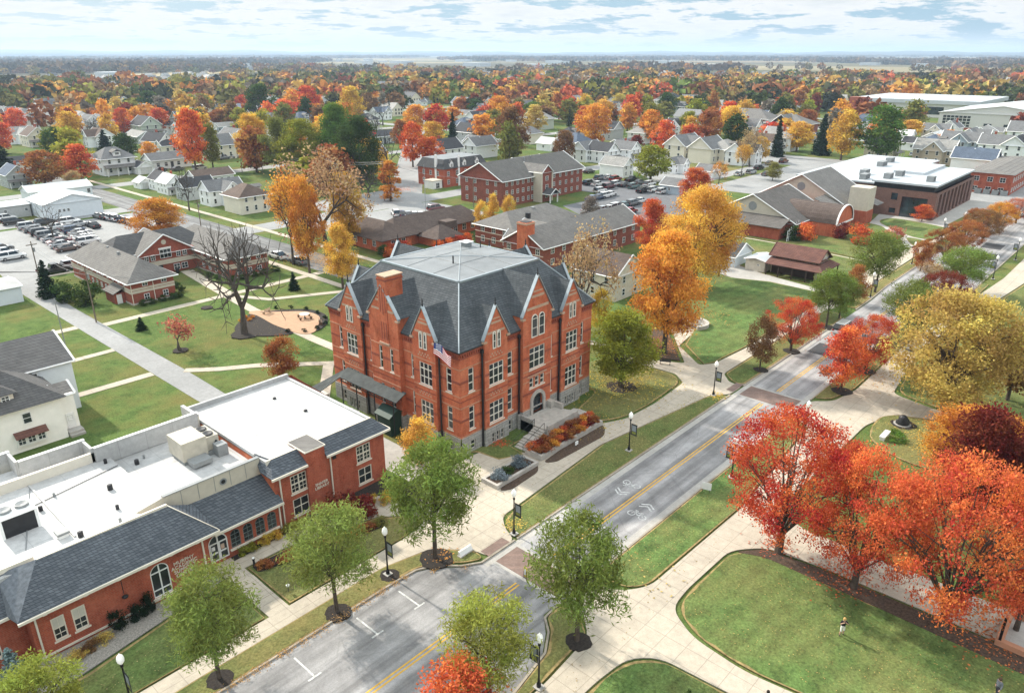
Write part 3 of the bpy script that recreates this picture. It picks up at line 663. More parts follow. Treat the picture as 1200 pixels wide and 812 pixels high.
# ================================================================== THE HALL
HX, HY, HW = 50.0, 53.0, 23.5
hall = thing('college_hall', 'large red brick hall with steep slate roof, gables and a flat deck beside the street', 'college hall', HX, HY)
SEG = {'front': [(0, 3.4, 0), (3.4, 7.1, .45), (7.1, 9.5, 0), (9.5, 14.6, .65), (14.6, 16.9, 0), (16.9, 20.7, .45), (20.7, 23.5, 0)],
       'side': [(0, 3.3, 0), (3.3, 7.0, .45), (7.0, 9.2, 0), (9.2, 14.4, .65), (14.4, 16.5, 0), (16.5, 20.4, .45), (20.4, 23.5, 0)]}
FR = {'front': ((HX, HY), (1, 0), (0, -1)), 'side': ((HX, HY), (0, 1), (-1, 0)), 'back': ((HX, HY + HW), (1, 0), (0, 1)), 'far': ((HX + HW, HY), (0, 1), (1, 0))}
EZ, SZ = 12.55, 2.2
wm, fm, bm_l, bm_d, cm = MB(), MB(), MB(), MB(), MB()
BELT = plain('belt_course', (0.46, 0.22, 0.13), 0.85)
def narrow(u0, u1):
    return [(u0, u1, 2.9, 5.7), (u0, u1, 7.5, 10.3)]
for side in ('front', 'side', 'back', 'far'):
    o, u, n = FR[side]; vis = side in ('front', 'side')
    segs = SEG['front' if side in ('front', 'back') else 'side']
    for si, (a, b, pr) in enumerate(segs):
        oo = (o[0] + n[0] * pr, o[1] + n[1] * pr); H = []; W = []; B = []; bm_l, bm_d = MB(), MB()
        mid = (a + b) / 2
        if vis:
            if si == 0: H = narrow(1.3, 2.15); B = [(1.4, 2.15, .4, 1.5)]
            elif si == 1: H = [(4.1, 6.45, 2.7, 5.3), (4.1, 6.45, 7.4, 10.0)] if side == 'front' else [(3.95, 6.05, 2.75, 5.45), (3.95, 6.05, 7.4, 10.1)]; B = [(4.4 + k * .75, 4.9 + k * .75, .15, 1.4) for k in range(3)]
            elif si == 2: H = narrow(7.55, 8.4) if side == 'front' else narrow(7.2, 7.95); B = [(7.55, 8.3, .3, 1.6)]
            elif si == 3:
                if side == 'front': H = [(10.65, 13.45, 7.3, 10.0)] + [(10.7 + k * .98, 11.45 + k * .98, 4.9, 6.2) for k in range(3)] + [(11.2, 13.1, 1.4, 3.95)]
                else: H = [(10.35, 10.95, 2.8, 5.5), (12.3, 12.9, 2.8, 5.5), (10.35, 10.95, 7.4, 10.3), (12.3, 12.9, 7.4, 10.3)]; B = [(10.3, 11.0, .4, 1.5), (12.3, 13.0, .4, 1.5)]
            elif si == 4: H = narrow(14.85, 15.6) if side == 'front' else narrow(14.75, 15.45); B = [(14.85, 15.5, .3, 1.6)]
            elif si == 5: H = [(17.75, 20.05, 2.6, 5.3), (17.75, 20.05, 7.4, 10.0)] if side == 'front' else [(17.4, 19.5, 2.75, 5.45), (17.4, 19.5, 7.5, 10.2)]; B = [(17.8 + k * .75, 18.3 + k * .75, .15, 1.35) for k in range(3)]
            else: H = narrow(21.1, 21.85) if side == 'front' else narrow(20.95, 21.7); B = [(21.2, 21.9, .25, 1.6)]
        else:
            H = [(mid - .5, mid + .5, 2.9, 5.7), (mid - .5, mid + .5, 7.5, 10.3)]
        arch = [i for i, h in enumerate(H) if side == 'front' and h[0] == 11.2]
        wall(wm, oo, u, n, a, b, SZ, EZ, H, BRICK, 0.28, arch)
        # door hole continues below the brick line: plinth gets the same hole
        Bh = list(B)
        if arch: Bh.append((11.2, 13.1, 1.4, SZ))
        po = (oo[0] + n[0] * .1, oo[1] + n[1] * .1)
        wall(fm, po, u, n, a - (.1 if pr else 0), b + (.1 if pr else 0), 0, SZ, Bh, STONE, 0.3)
        P = lambda uu, nn, z: (o[0] + u[0] * uu + n[0] * nn, o[1] + u[1] * uu + n[1] * nn, z)
        fm.face([P(a - (.1 if pr else 0), pr + .1, SZ), P(b + (.1 if pr else 0), pr + .1, SZ), P(b, pr, SZ + .02), P(a, pr, SZ + .02)], STONE_SMOOTH)
        if pr:
            for uu, s_ in ((a, -1), (b, 1)):
                wm.face([P(uu, 0, SZ), P(uu, pr, SZ), P(uu, pr, EZ), P(uu, 0, EZ)], BRICK)
                fm.face([P(uu + .1 * s_, 0, 0), P(uu + .1 * s_, pr + .1, 0), P(uu + .1 * s_, pr + .1, SZ), P(uu + .1 * s_, 0, SZ)], STONE)
        for h in H:
            if side == 'front' and h[0] == 11.2: continue
            wcol = h[1] - h[0]
            window(hall, oo, u, n, *h, cols=3 if wcol > 1.9 else 1, rows=(0.36, 0.72) if h[3] - h[2] > 2 else (0.5,), depth=0.13, fw=0.1, sill=CREAM, bar=0.1, frame=plain('sash_paint', (0.72, 0.67, 0.58), 0.6))
        for h in B: window(hall, po, u, n, *h, cols=1, rows=(0.5,), depth=0.2, fw=0.06, frame=plain('sash_paint', (0.72, 0.67, 0.58), 0.6))
        # belt courses (broken at the windows), corbelled cornice
        lo = [h for h in H if h[2] < 5]; hi_ = [h for h in H if h[2] > 6]
        def belt(z0, z1, pr_, mat, mbx, hs):
            cuts = sorted((h[0], h[1]) for h in hs if h[2] < z1 and h[3] > z0); x = a
            for c0, c1 in cuts + [(b, b)]:
                if c0 - x > .12: MB().fbox(oo, u, n, x + .01, c0 - .02, -.05, pr_, z0, z1, mat).build('stone_band' if mat is BELT else 'dark_brick_band', hall)
                x = c1 + .0
        for z0, z1, pp, mt, mbx in ((2.24, 2.42, .05, BELT, bm_l), (5.82, 5.96, .05, BELT, bm_l), (10.42, 10.56, .05, BELT, bm_l), (4.15, 4.45, .025, BRICKD, bm_d), (8.75, 9.05, .025, BRICKD, bm_d), (6.6, 6.72, .04, BRICKD, bm_d), (7.2, 7.32, .04, BELT, bm_l)):
            if vis: belt(z0, z1, pp, mt, mbx, H)
        if not pr: cm.fbox(oo, u, n, a, b, -.1, .16, 12.2, 12.5, BRICKD)
        k = a + .12
        while k < b - .1 and not pr and vis:
            cm.fbox(oo, u, n, k, k + .14, -.05, .13, 11.85, 12.195, BRICKD); k += .34
        if not pr: cm.fbox(oo, u, n, a, b, -.1, .07, 11.62, 11.8, BRICKD)
        if pr and vis and si != 3:      # pale stone chequers over the triple windows
            for r_ in range(2):
                for q in range(5 - r_):
                    uu = mid - .9 + q * .45 + r_ * .22
                    for zz in (10.75, 5.99 + .1): bm_l.fbox(oo, u, n, uu - .09, uu + .09, -.02, .03, zz + r_ * .28 + .08, zz + r_ * .28 + .24, STONE_TRIM)
        if bm_l.v: bm_l.build('chequer_tile', hall)
wm.build('wall', hall); fm.build('foundation', hall); cm.build('cornice', hall)
# --- roof
rm = MB(); ov = .3; ze, zd, ins = 12.62, 18.2, 4.9
c = [(HX - ov, HY - ov), (HX + HW + ov, HY - ov), (HX + HW + ov, HY + HW + ov), (HX - ov, HY + HW + ov)]
d_ = [(HX + ins, HY + ins), (HX + HW - ins, HY + ins), (HX + HW - ins, HY + HW - ins), (HX + ins, HY + HW - ins)]
for i in range(4):
    j = (i + 1) % 4; rm.face([(*c[i], ze), (*c[j], ze), (*d_[j], zd), (*d_[i], zd)], SLATE)
    rm.face([(*c[i], ze), (*c[j], ze), (*c[j], ze - .14), (*c[i], ze - .14)], METALD)
rm.face([(*p, ze - .14) for p in c], BRICKD)
rm.build('roof', hall)
dk = MB(); cx, cy = HX + HW / 2, HY + HW / 2
for i in range(4):
    j = (i + 1) % 4; dk.face([(*d_[i], zd + .06), (*d_[j], zd + .06), (cx, cy, zd + .55)], ROOFG)
    a_, b_ = Vector(d_[i]), Vector(d_[j]); t = (b_ - a_).normalized(); nn = Vector((t.y, -t.x))
    dk.fbox(tuple(a_), tuple(t), tuple(nn), -.1, (b_ - a_).length + .1, -.18, .14, zd - .12, zd + .13, METALB)
    dk.fbox(tuple(a_), tuple(t), tuple(nn), 0, (b_ - a_).length, -.02, .16, zd - .3, zd - .125, METALD)
    dk.tube([(*d_[i], zd + .1), (cx, cy, zd + .57)], .05, METALB, 4)
half = HW / 2 - ins
for q in (-.34, .34):
    a_ = half * abs(q); zq = zd + .06 + .49 * (1 - abs(q))
    for sw in (0, 1):
        P4 = [(q * half, -half, zd + .08), (q * half, -a_, zq + .02), (q * half, a_, zq + .02), (q * half, half, zd + .08)]
        dk.tube([(cx + (p[1] if sw else p[0]), cy + (p[0] if sw else p[1]), p[2]) for p in P4], .03, METAL, 4)
dk.build('roof_deck', hall)
for i in range(4): MB().tube([(*c[i], ze + .02), (*d_[i], zd + .02)], .09, METALB, 5).build('hip_capping', hall)
vt = MB(); vt.box(cx + 4.4, cx + 5.4, cy + 3.4, cy + 4.4, zd + .2, zd + .75, METAL); vt.box(cx + 4.2, cx + 5.6, cy + 3.2, cy + 4.6, zd + .76, zd + .86, WHITE); vt.build('roof_vent', hall)
vp = MB(); vp.tube([(cx - 2.6, cy - 1.5, zd + .2), (cx - 2.6, cy - 1.5, zd + 1.3)], .09, METALD, 6); vp.tube([(cx + 5.6, cy + 2, zd + .2), (cx + 5.6, cy + 2, zd + 1.1)], .07, METALD, 6); vp.build('vent_pipe', hall)
# --- gables
def gable(side, u0, u1, pr, z_e, z_t, lancets, depth, zbase=12.2, chim=False):
    o, u, n = FR[side]; P = lambda uu, nn, z: (o[0] + u[0] * uu + n[0] * nn, o[1] + u[1] * uu + n[1] * nn, z)
    m = (u0 + u1) / 2; g = MB(); vis = side in ('front', 'side')
    oo = (o[0] + n[0] * pr, o[1] + n[1] * pr)
    holes = []
    wall(g, oo, u, n, u0, u1, zbase + .345, z_e, [(h[0], h[1], h[2], min(h[3], z_e)) for h in holes], BRICK, .2)
    # triangle above with the lancet heads left as deep-set windows
    g.face([P(u0, pr, z_e), P(u1, pr, z_e), P(m, pr, z_t)], BRICK)
    for uu in (u0, u1): g.face([P(uu, pr, zbase + .31), P(uu, -depth, zbase + .31), P(uu, -depth, z_e), P(uu, pr, z_e)], BRICK)
    g.build('gable_wall', hall)
    for z0, z1 in ((.12, .2), (.45, .52), (.6, .64)):
        w0 = (u1 - u0) / 2 * (1 - z1) - .12
        MB().fbox(oo, u, n, m - w0, m + w0, -.02, .03, z_e + (z_t - z_e) * z0, z_e + (z_t - z_e) * z1, STONE_TRIM).build('stone_band', hall)
    r = MB(); e = .02
    A, B, T = P(u0 - .1, pr - .2, z_e - .12), P(u1 + .1, pr - .2, z_e - .12), P(m, pr - .2, z_t - .02)
    A2, B2, T2 = P(u0 - .1, -depth, z_e - .12), P(u1 + .1, -depth, z_e - .12), P(m, -depth, z_t - .02)
    r.face([A, A2, T2, T], SLATE); r.face([B, T, T2, B2], SLATE); r.build('dormer_roof', hall)
    k = MB()
    for s_ in (-1, 1):
        uu = u0 if s_ < 0 else u1
        q = [P(uu + .2 * s_, pr + .12, z_e - .22), P(uu + .2 * s_, pr - .32, z_e - .22), P(m, pr - .32, z_t + .1), P(m, pr + .12, z_t + .1)]
        q2 = [(x, y, z + .2) for x, y, z in q]
        k.loft([[q[0], q[1], q2[1], q2[0]], [q[3], q[2], q2[2], q2[3]]], METALB)
        k.fbox(oo, u, n, uu - .25, uu + .25, -.2, .2, z_e - .45, z_e - .24, STONE_TRIM)
    k.lathe(*P(m, pr - .1, 0)[:2], [(.1, z_t + .2), (.12, z_t + .45), (.05, z_t + .55), (.09, z_t + .7), (.015, z_t + 1.15)], METALD, 6)
    k.build('coping', hall)
    for h in lancets if vis else []:
        window(hall, oo, u, n, *h, cols=1, rows=(0.5,), depth=-.07, fw=.1, arch=True, frame=plain('sash_paint', (0.72, 0.67, 0.58), 0.6), name='lancet_window')
for side in ('front', 'side', 'back', 'far'):
    kk = 'front' if side in ('front', 'back') else 'side'
    (p1, pc, p2) = (SEG[kk][1], SEG[kk][3], SEG[kk][5])
    for a, b, pr in (p1, p2):
        m = (a + b) / 2
        gable(side, a, b, pr, 13.15, 16.45, [(m - .62, m - .1, 11.75, 13.75), (m + .1, m + .62, 11.75, 13.75)], 3.6)
    a, b, pr = pc; m = (a + b) / 2
    if kk == 'front': gable(side, a, b, pr, 14.2, 18.4, [(m - 1.15, m - .1, 11.3, 14.1), (m + .1, m + 1.15, 11.3, 14.1)], 5.0)
    else: gable(side, a, b, pr, 14.3, 17.6, [], 5.0)
# chimney on the side gable
ch = MB(); o, u, n = FR['side']
ch.fbox(o, u, n, 10.85, 12.3, -1.7, .75, 10.9, 18.8, BRICK); ch.fbox(o, u, n, 10.78, 12.37, -1.77, .82, 18.3, 18.5, BRICKD); ch.fbox(o, u, n, 10.76, 12.39, -1.79, .84, 18.8, 18.92, STONE_TRIM)
for k in range(3): ch.fbox(o, u, n, 11.03 + k * .42, 11.2 + k * .42, .7, .775, 14.6 - .3 * (k % 2), 17.6, BRICKD); ch.fbox(o, u, n, 11.03 + k * .42, 11.2 + k * .42, .7, .775, 11.3, 13.4, BRICKD)
ch.fbox(o, u, n, 10.7, 12.45, .5, .85, 10.7, 10.9, STONE_TRIM)
ch.build('chimney', hall)
for side, us in (('front', (3.2, 9.3, 16.75)), ('side', (2.9, 16.3))):
    o, u, n = FR[side]
    for uu in us:
        t = MB(); t.fbox(o, u, n, uu - .08, uu + .08, .17, .33, .1, 12.1, METALD); t.fbox(o, u, n, uu - .16, uu + .16, .12, .38, 11.6, 12.0, METALD); t.build('downpipe', hall)
# door, stone arch, carved panel
o, u, n = FR['front']; oo = (o[0] + n[0] * .65, o[1] + n[1] * .65)
sa = MB(); q = 14; P = lambda uu, nn, z: (o[0] + uu, o[1] - nn, z)
ring = [[P(12.15 - r * math.cos(math.pi * t / q), nn, 3.0 + r * math.sin(math.pi * t / q)) for r, nn in ((.95, .6), (.95, .85), (1.35, .85), (1.35, .6))] for t in range(q + 1)]
sa.loft(ring, STONE_SMOOTH)
for uu in (10.8, 13.1): sa.fbox(o, u, n, uu, uu + .4, .6, .88, 1.4, 3.0, STONE_SMOOTH)
sa.build('door_arch', hall)
dr = MB(); dr.fbox(oo, u, n, 11.22, 13.08, -.4, -.3, 1.4, 3.85, plain('door_dark_paint', (0.035, 0.04, 0.04), .5)); d0 = dr.build('door', hall)
dg = MB()
for uu in (11.35, 12.2): dg.fbox(oo, u, n, uu, uu + .75, -.298, -.28, 1.65, 2.9, GLASSB)
dg.fbox(oo, u, n, 11.3, 13.0, -.298, -.28, 3.05, 3.3, GLASSB); buildin(dg, 'pane', hall, d0)
tp = MB()
for k in range(7): tp.fbox(oo, u, n, 10.6 + k * .42, 10.85 + k * .42, -.02, .05, 6.55, 6.75, BRICKD)
tp.fbox(oo, u, n, 10.3, 13.8, -.02, .04, 6.35, 6.5, STONE_TRIM); tp.build('carved_panel', hall)
# entrance landing and its two flights
st = MB(); st.box(59.2, 64.9, 48.5, 52.4, 0, 1.4, STONE_SMOOTH); st.build('landing', hall)
fl = MB()
for s_, x0, lo_ in ((-1, 59.2, 0), (1, 64.9, 0)):
    z = 1.4; x = x0
    for k in range(8):
        z -= .165; L = .36 if k != 3 else 1.0
        fl.box(min(x, x + s_ * L), max(x, x + s_ * L), 48.55, 50.2 if s_ < 0 else 50.4, 0, z, STONE_SMOOTH); x += s_ * L
    fl.box(min(x0, x0 + s_ * .02), max(x0, x0 + s_ * .02), 48.55, 50.2, 0, .1, STONE_SMOOTH)
fl.build('steps', hall)
pw = MB(); pw.box(59.0, 60.5, 52.4, 52.75, 0, 2.0, STONE); pw.box(59.2, 59.5, 50.45, 52.4, 0, 1.95, STONE); pw.box(64.6, 64.95, 50.45, 52.4, 0, 2.1, STONE_SMOOTH); pw.box(63.9, 64.6, 51.6, 52.4, 1.4, 2.3, STONE_SMOOTH)
pw.box(59.3, 64.9, 48.2, 48.48, 0, 1.9, STONE_SMOOTH); pw.build('parapet', hall)
hr = MB()
for x0, x1, z0, z1 in ((59.1, 55.4, 2.3, .9),):
    for yy in (48.65, 50.15): hr.tube([(x0, yy, z0), (x1, yy, z1)], .03, METALD, 5); hr.tube([(x1, yy, z1), (x1, yy, 0)], .03, METALD, 5); hr.tube([(x0, yy, z0), (x0, yy, 1.3)], .03, METALD, 5)
hr.build('handrail', hall)
# metal porch roof along the side elevation
CANO = plain('canopy_metal', (.075, .082, .08), .85, var=.25, spec=.1)
pc_ = MB(); fa = [(HX - .6, HY + 10.2), (HX - .6, HY + 19.6)]
slab_roof(pc_, [(HX - .45, HY + 8.6, 5.35), (HX - 2.2, HY + 8.4, 4.75), (HX - 2.2, HY + 19.2, 4.75), (HX - .45, HY + 19.8, 5.35)][::-1], .12, CANO)
slab_roof(pc_, [(HX - .45, HY + 19.8, 5.35), (HX - 2.2, HY + 19.2, 4.75), (HX - 5.0, HY + 20.6, 2.9), (HX - 4.6, HY + 22.4, 3.1)], .12, CANO)
for k in range(22): pc_.box(HX - 2.2, HX - 2.16, HY + 8.5 + k * .5, HY + 8.54 + k * .5, 4.35, 4.75, METALD)
for yy in (9, 12.5, 16, 19): pc_.box(HX - 2.15, HX - 2.05, HY + yy, HY + yy + .1, 0, 4.7, METALD)
pc_.box(HX - 2.2, HX - 2.14, HY + 8.4, HY + 19.2, 4.3, 4.38, METALD)
pc_.build('porch_roof', hall)
# flag on an angled pole from the side gable
fl_ = thing('flag', 'stars and stripes flag hanging from the brick hall near its street corner', 'flag', HX - .4, HY + 3.0, 11.0)
pm = MB(); pm.tube([(HX - .3, HY + 2.5, 11.3), (HX - 1.5, HY + 2.3, 13.7)], .045, METALD, 6); pm.build('flagpole', fl_)
red, blue = plain('flag_red', (.5, .04, .05), .8), plain('flag_blue', (.03, .05, .18), .8)
fg = MB(); A = Vector((HX - 1.45, HY + 2.28, 13.5)); nx_ = 13; ny_ = 13
def fpt(s, t):  # s along the fly, t down the hoist
    return (A.x + .25 * math.sin(s * 5) - .1 * t + .35 * s, A.y - 2.5 * s, A.z - 1.35 * t - .9 * s + .12 * math.sin(s * 7 + t * 2))
for i in range(nx_):
    for j in range(ny_):
        mt = blue if (i < 5 and j < 7) else (red if j % 2 == 0 else WHITE)
        if i < 5 and j < 7 and (i + j) % 2 and 0 < i < 4: mt = plain('flag_star', (.5, .5, .55), .8)
        s0, s1, t0, t1 = i / nx_, (i + 1) / nx_, j / ny_, (j + 1) / ny_
        fg.face([fpt(s0, t0), fpt(s1, t0), fpt(s1, t1), fpt(s0, t1)], mt)
fg.build('cloth', fl_)
# --- planters by the entrance (plants are added with the other greenery)
def planter(name, label, x0, x1, y0, y1, h):
    t = thing(name, label, 'planter', x0, y0); m = MB(); w = .32
    m.box(x0, x1, y0, y0 + w, 0, h, STONE_SMOOTH); m.box(x0, x1, y1 - w, y1, 0, h + .002, STONE_SMOOTH); m.box(x0, x0 + w, y0 + w, y1 - w, 0, h + .001, STONE_SMOOTH); m.box(x1 - w, x1, y0 + w, y1 - w, 0, h + .001, STONE_SMOOTH)
    m.build('planter_wall', t); s = MB(); s.box(x0 + w, x1 - w, y0 + w, y1 - w, 0, h - .1, MULCHB); s.build('soil', t)
planter('planter', 'long low stone planter of rust red plants below the hall entrance', 55.1, 66.6, 45.7, 48.1, .75)
planter('planter', 'small low stone planter of blue junipers beside the hall walk', 47.6, 54.2, 45.3, 47.6, .6)
# marker plaque on the bed
pl = thing('plaque', 'small pale plaque on a post in the mulch before the entrance planter', 'plaque', 60.4, 44.9); m = MB(); m.box(60.15, 60.65, 44.85, 44.92, .3, .75, WHITE); m.box(60.36, 60.44, 44.92, 44.98, 0, .7, METALD); m.build('sign_board', pl)
# --- services behind the low library wall
for x, y, w, d2, h, lab in ((46.4, 68.0, 1.0, 1.6, 1.6, 'pale utility cabinet beside the hall, nearest the green shed'), (46.6, 71.6, .9, 1.3, 1.3, 'middle pale air conditioning cabinet beside the hall'), (47.0, 75.2, 1.0, 1.5, 1.5, 'pale air conditioning cabinet beside the hall, farthest from the green shed')):
    t = thing('utility_cabinet', lab, 'utility cabinet', x, y, 0, 'utility cabinets beside the hall'); m = MB(); m.box(x, x + w, y, y + d2, .1, h, plain('cabinet_paint', (.5, .48, .42), .6)); m.build('cabinet', t)
    m = MB()
    for k in range(5): m.box(x - .02, x, y + .1, y + d2 - .1, .3 + k * .2, .4 + k * .2, METAL)
    m.build('vent_grille', t)
sh = thing('entrance_shed', 'small dark green covered entry with pitched roof against the hall', 'shed', 47.4, 62.4)
m = MB(); G_ = plain('shed_green', (.02, .045, .03), .7); m.box(47.6, 49.6, 62.4, 64.8, 0, 2.5, G_); m.build('shed_body', sh)
m = MB(); slab_roof(m, [(47.3, 62.2, 2.5), (48.6, 62.2, 3.3), (48.6, 65.0, 3.3), (47.3, 65.0, 2.5)], .1, plain('shed_roof_green', (.03, .06, .045), .6)); slab_roof(m, [(48.6, 62.2, 3.3), (49.85, 62.2, 2.55), (49.85, 65.0, 2.55), (48.6, 65.0, 3.3)], .1, G_); m.face([(47.5, 62.4, 2.45), (49.7, 62.4, 2.45), (48.6, 62.4, 3.2)], G_); m.build('shed_roof', sh)
# ================================================================== LOW BRICK BUILDINGS (library, academic support center)
LF = ((0, 0), (1, 0), (0, -1))
lib = thing('library_building', 'two storey red brick library with white flat roof and slate skirt, next to the hall', 'library', 28.9, 55.8)
X0, X1, Y0, Y1, ZE, ZR = 28.9, 41.55, 55.8, 72.7, 5.95, 6.95
m = MB(); hs = [(30.5, 32.25, 3.2, 5.1), (30.5, 32.25, .7, 2.55), (38.05, 39.78, 3.2, 5.1), (38.1, 39.78, .7, 2.5)]
wall(m, (0, Y0), (1, 0), (0, -1), X0, X1, 0, ZE, hs, BRICK2, .16)
m.face([(X1, Y0, 0), (X1, Y1, 0), (X1, Y1, ZR), (X1, Y0, ZE)], BRICK2); m.face([(X0, Y0, 0), (X0, Y1, 0), (X0, Y1, 6.6), (X0, 59, 6.6), (X0, Y0, ZE)], BRICK); m.face([(X0, Y1, 0), (X1, Y1, 0), (X1, Y1, ZR), (X0, Y1, ZR)], BRICK2)
m.box(32.2, 34.3, 55.55, 58.4, 0, 7.0, BRICK2)
m.build('wall', lib)
for h in hs: window(lib, (0, Y0), (1, 0), (0, -1), *h, cols=4, rows=(.25, .5, .75) if h[2] > 3 else (.5,), depth=.08, sill=CREAM, frame=CREAM, fw=.1, bar=.03) if h[2] > 3 else window(lib, (0, Y0), (1, 0), (0, -1), *h, cols=2, rows=(.5,), depth=.08, sill=CREAM, frame=CREAM, fw=.1, bar=.07)
for h in hs[:3:2]:
    b = MB(); b.fbox((0, Y0), (1, 0), (0, -1), (h[0] + h[1]) / 2 - .06, (h[0] + h[1]) / 2 + .06, -.09, .0, h[2] + .05, h[3] - .05, CREAM); b.fbox((0, Y0), (1, 0), (0, -1), h[0] + .05, h[1] - .05, -.09, -.002, (h[2] + h[3]) / 2 - .06, (h[2] + h[3]) / 2 + .06, CREAM); b.build('window_bar', lib)
r = MB(); r.box(X0 + .05, X1 - .75, Y0 + 1.25, Y1 - .4, 6.6, 6.86, ROOFW); r.build('flat_roof', lib)
p = MB()
p.box(X0 + .06, X1 - .6, Y1 - .4, Y1 - .05, 6.5, 7.35, ROOFW); p.box(X1 - .95, X1 - .6, Y0 + 1.2, Y1 - .41, 6.5, 7.0, ROOFW); p.box(X0 + .06, X1 - .6, Y0 + 1.1, Y0 + 1.24, 6.5, 7.02, CREAM)
p.box(X0, X0 + .3, 59.0, Y1 - .41, 6.5, 6.93, ROOFW)
p.build('parapet', lib)
r = MB()
for a, b in ((X0 - .45, 32.19), (34.31, X1 + .45)):
    slab_roof(r, [(a, Y0 - .5, ZE), (b, Y0 - .5, ZE), (b if b < 40 else b - 1.0, Y0 + 1.1, 6.98), (a if a > 30 else a + 1.0, Y0 + 1.1, 6.98)], .1, SLATE2)
slab_roof(r, [(X1 + .45, Y0 - .5, ZE), (X1 + .3, Y1, ZE + .1), (X1 - .6, Y1, 6.98), (X1 - .55, Y0 + 1.1, 6.98)], .1, SLATE2)
slab_roof(r, [(X0 - .45, Y0 - .5, ZE), (X0 + .55, Y0 + 1.1, 6.98), (X0 + .1, Y0 + 3.4, 6.98), (X0 - .45, Y0 + 1.6, ZE)][::-1], .1, SLATE2)
r.build('roof_skirt', lib)
t = MB(); t.box(32.1, 34.4, 55.45, 58.5, 7.0, 7.12, CREAM); t.box(32.2, 34.3, 55.55, 58.4, 7.121, 7.16, SHG_GREY); t.build('tower_cap', lib)
e = MB()
for a, b in ((X0 - .5, 32.19), (34.31, X1 + .5)): e.box(a, b, Y0 - .62, Y0 - .49, ZE - .24, ZE - .01, CREAM)
e.box(X1 + .46, X1 + .56, Y0 - .5, Y1, ZE - .16, ZE + .02, CREAM); e.build('gutter', lib)
for x, z0 in ((29.4, .1), (34.95, .9)):
    d = MB(); d.box(x - .06, x + .06, Y0 - .14, Y0 - .02, z0, ZE - .2, CREAM); d.build('downpipe', lib)
d = MB(); d.fbox((0, Y0), (1, 0), (0, -1), 35.25, 35.6, 0, .15, 5.0, 5.3, METALD); d.build('wall_vent', lib)
text(lib, 'SHAFER\nLIBRARY', (0, 55.55), (1, 0), (0, -1), 33.62, 3.05, .42, CREAM, line=.95)
for x, y in ((36.8, 68.5), (37.4, 63.4)):
    v = MB(); v.lathe(x, y, [(.2, 6.86), (.2, 7.02), (.12, 7.05)], METALD, 8); v.build('roof_drain', lib)
# ---- academic support center
asc = thing('support_center', 'long low red brick building with slate skirt and white flat roof at the lower left', 'academic building', 8.0, 54.3)
m = MB(); W = (0, -1)
hb = [(9.25, 10.15, 1.25, 3.25), (10.65, 11.6, 1.25, 3.25), (16.5, 18.0, .62, 3.65)]
wall(m, (0, 54.3), (1, 0), W, 8.0, 21.35, -.6, 4.6, hb, BRICK2, .14, (2,))
m.face([(8.0, 54.3, -.6), (8.0, 56.3, -.6), (8.0, 56.3, 4.6), (8.0, 54.3, 4.6)], BRICK2); m.face([(21.35, 54.3, -.6), (21.35, 56, -.6), (21.35, 56, 4.6), (21.35, 54.3, 4.6)], BRICK2)
ha = [(5.2, 6.2, 1.1, 3.1), (2.2, 3.2, 1.1, 3.1), (-.8, .2, 1.1, 3.1)]
wall(m, (0, 55.8), (1, 0), W, -14, 8.0, -.6, 4.4, ha, BRICK2, .14)
hl = [(21.85, 23.6, .4, 3.05), (23.88, 24.8, .95, 2.72), (25.1, 26.0, .95, 2.72), (26.32, 27.22, .95, 2.72), (27.5, 28.4, .95, 2.72)]
wall(m, (0, 55.4), (1, 0), W, 21.35, 28.9, -.1, 3.5, hl, BRICK2, .14, (0, 1, 2, 3, 4))
m.box(-14, 28.85, 69.6, 69.9, 0, 7.4, CREAM)
m.build('wall', asc)
for h in hb[:2] + ha: window(asc, (0, 54.3 if h[0] > 8 else 55.8), (1, 0), W, *h, cols=2, rows=(.25, .5), depth=.07, frame=CREAM, sill=CREAM, fw=.09, blind=.48, bar=.035)
window(asc, (0, 54.3), (1, 0), W, *hb[2], cols=2, rows=(.28,), depth=.08, frame=WHITE, sill=CREAM, fw=.08, arch=True, bar=.1)
for h in hl[1:]: window(asc, (0, 55.4), (1, 0), W, *h, cols=2, rows=(.33, .66), depth=.08, frame=plain('green_grey_paint', (.16, .2, .19), .6), fw=.05, arch=True, bar=.035)
d = window(asc, (0, 55.4), (1, 0), W, *hl[0], cols=2, rows=(), depth=.08, frame=WHITE, fw=.1, arch=True, name='door', bar=.12)
b = MB()
for a in (21.98, 22.8): b.fbox((0, 55.4), (1, 0), W, a + .08, a + .62, -.09, -.02, 1.15, 1.28, WHITE); b.fbox((0, 55.4), (1, 0), W, a + .0, a + .09, -.09, -.02, .5, 2.15, WHITE)
b.fbox((0, 55.4), (1, 0), W, 22.12, 22.4, -.09, -.012, 1.55, 1.9, WHITE); b.fbox((0, 55.4), (1, 0), W, 22.95, 23.25, -.09, -.012, 1.4, 1.85, plain('poster', (.55, .4, .3), .7)); buildin(b, 'door_panel', asc, d)
b = MB(); b.box(23.7, 28.6, 55.2, 55.45, .78, .93, CREAM); b.box(8.05, 21.3, 54.2, 54.32, .35, .5, CREAM); b.box(16.3, 18.2, 54.15, 54.3, .505, .61, CREAM); b.build('sill_band', asc)
b = MB()
for x in (9.0, 11.8, 14.2, 16.2, 18.3, 20.5): b.box(x - .14, x + .14, 53.98, 54.3, 4.0, 4.25, CREAM)
b.build('eave_bracket', asc)
r = MB(); e5 = 53.75
slab_roof(r, [(7.3, e5, 4.55), (22.3, e5, 4.5), (19.6, 57.0, 6.85), (9.9, 56.9, 6.95)], .1, SLATE2)
slab_roof(r, [(22.3, e5, 4.5), (22.0, 57.3, 5.6), (19.6, 57.0, 6.85)], .1, SLATE2)
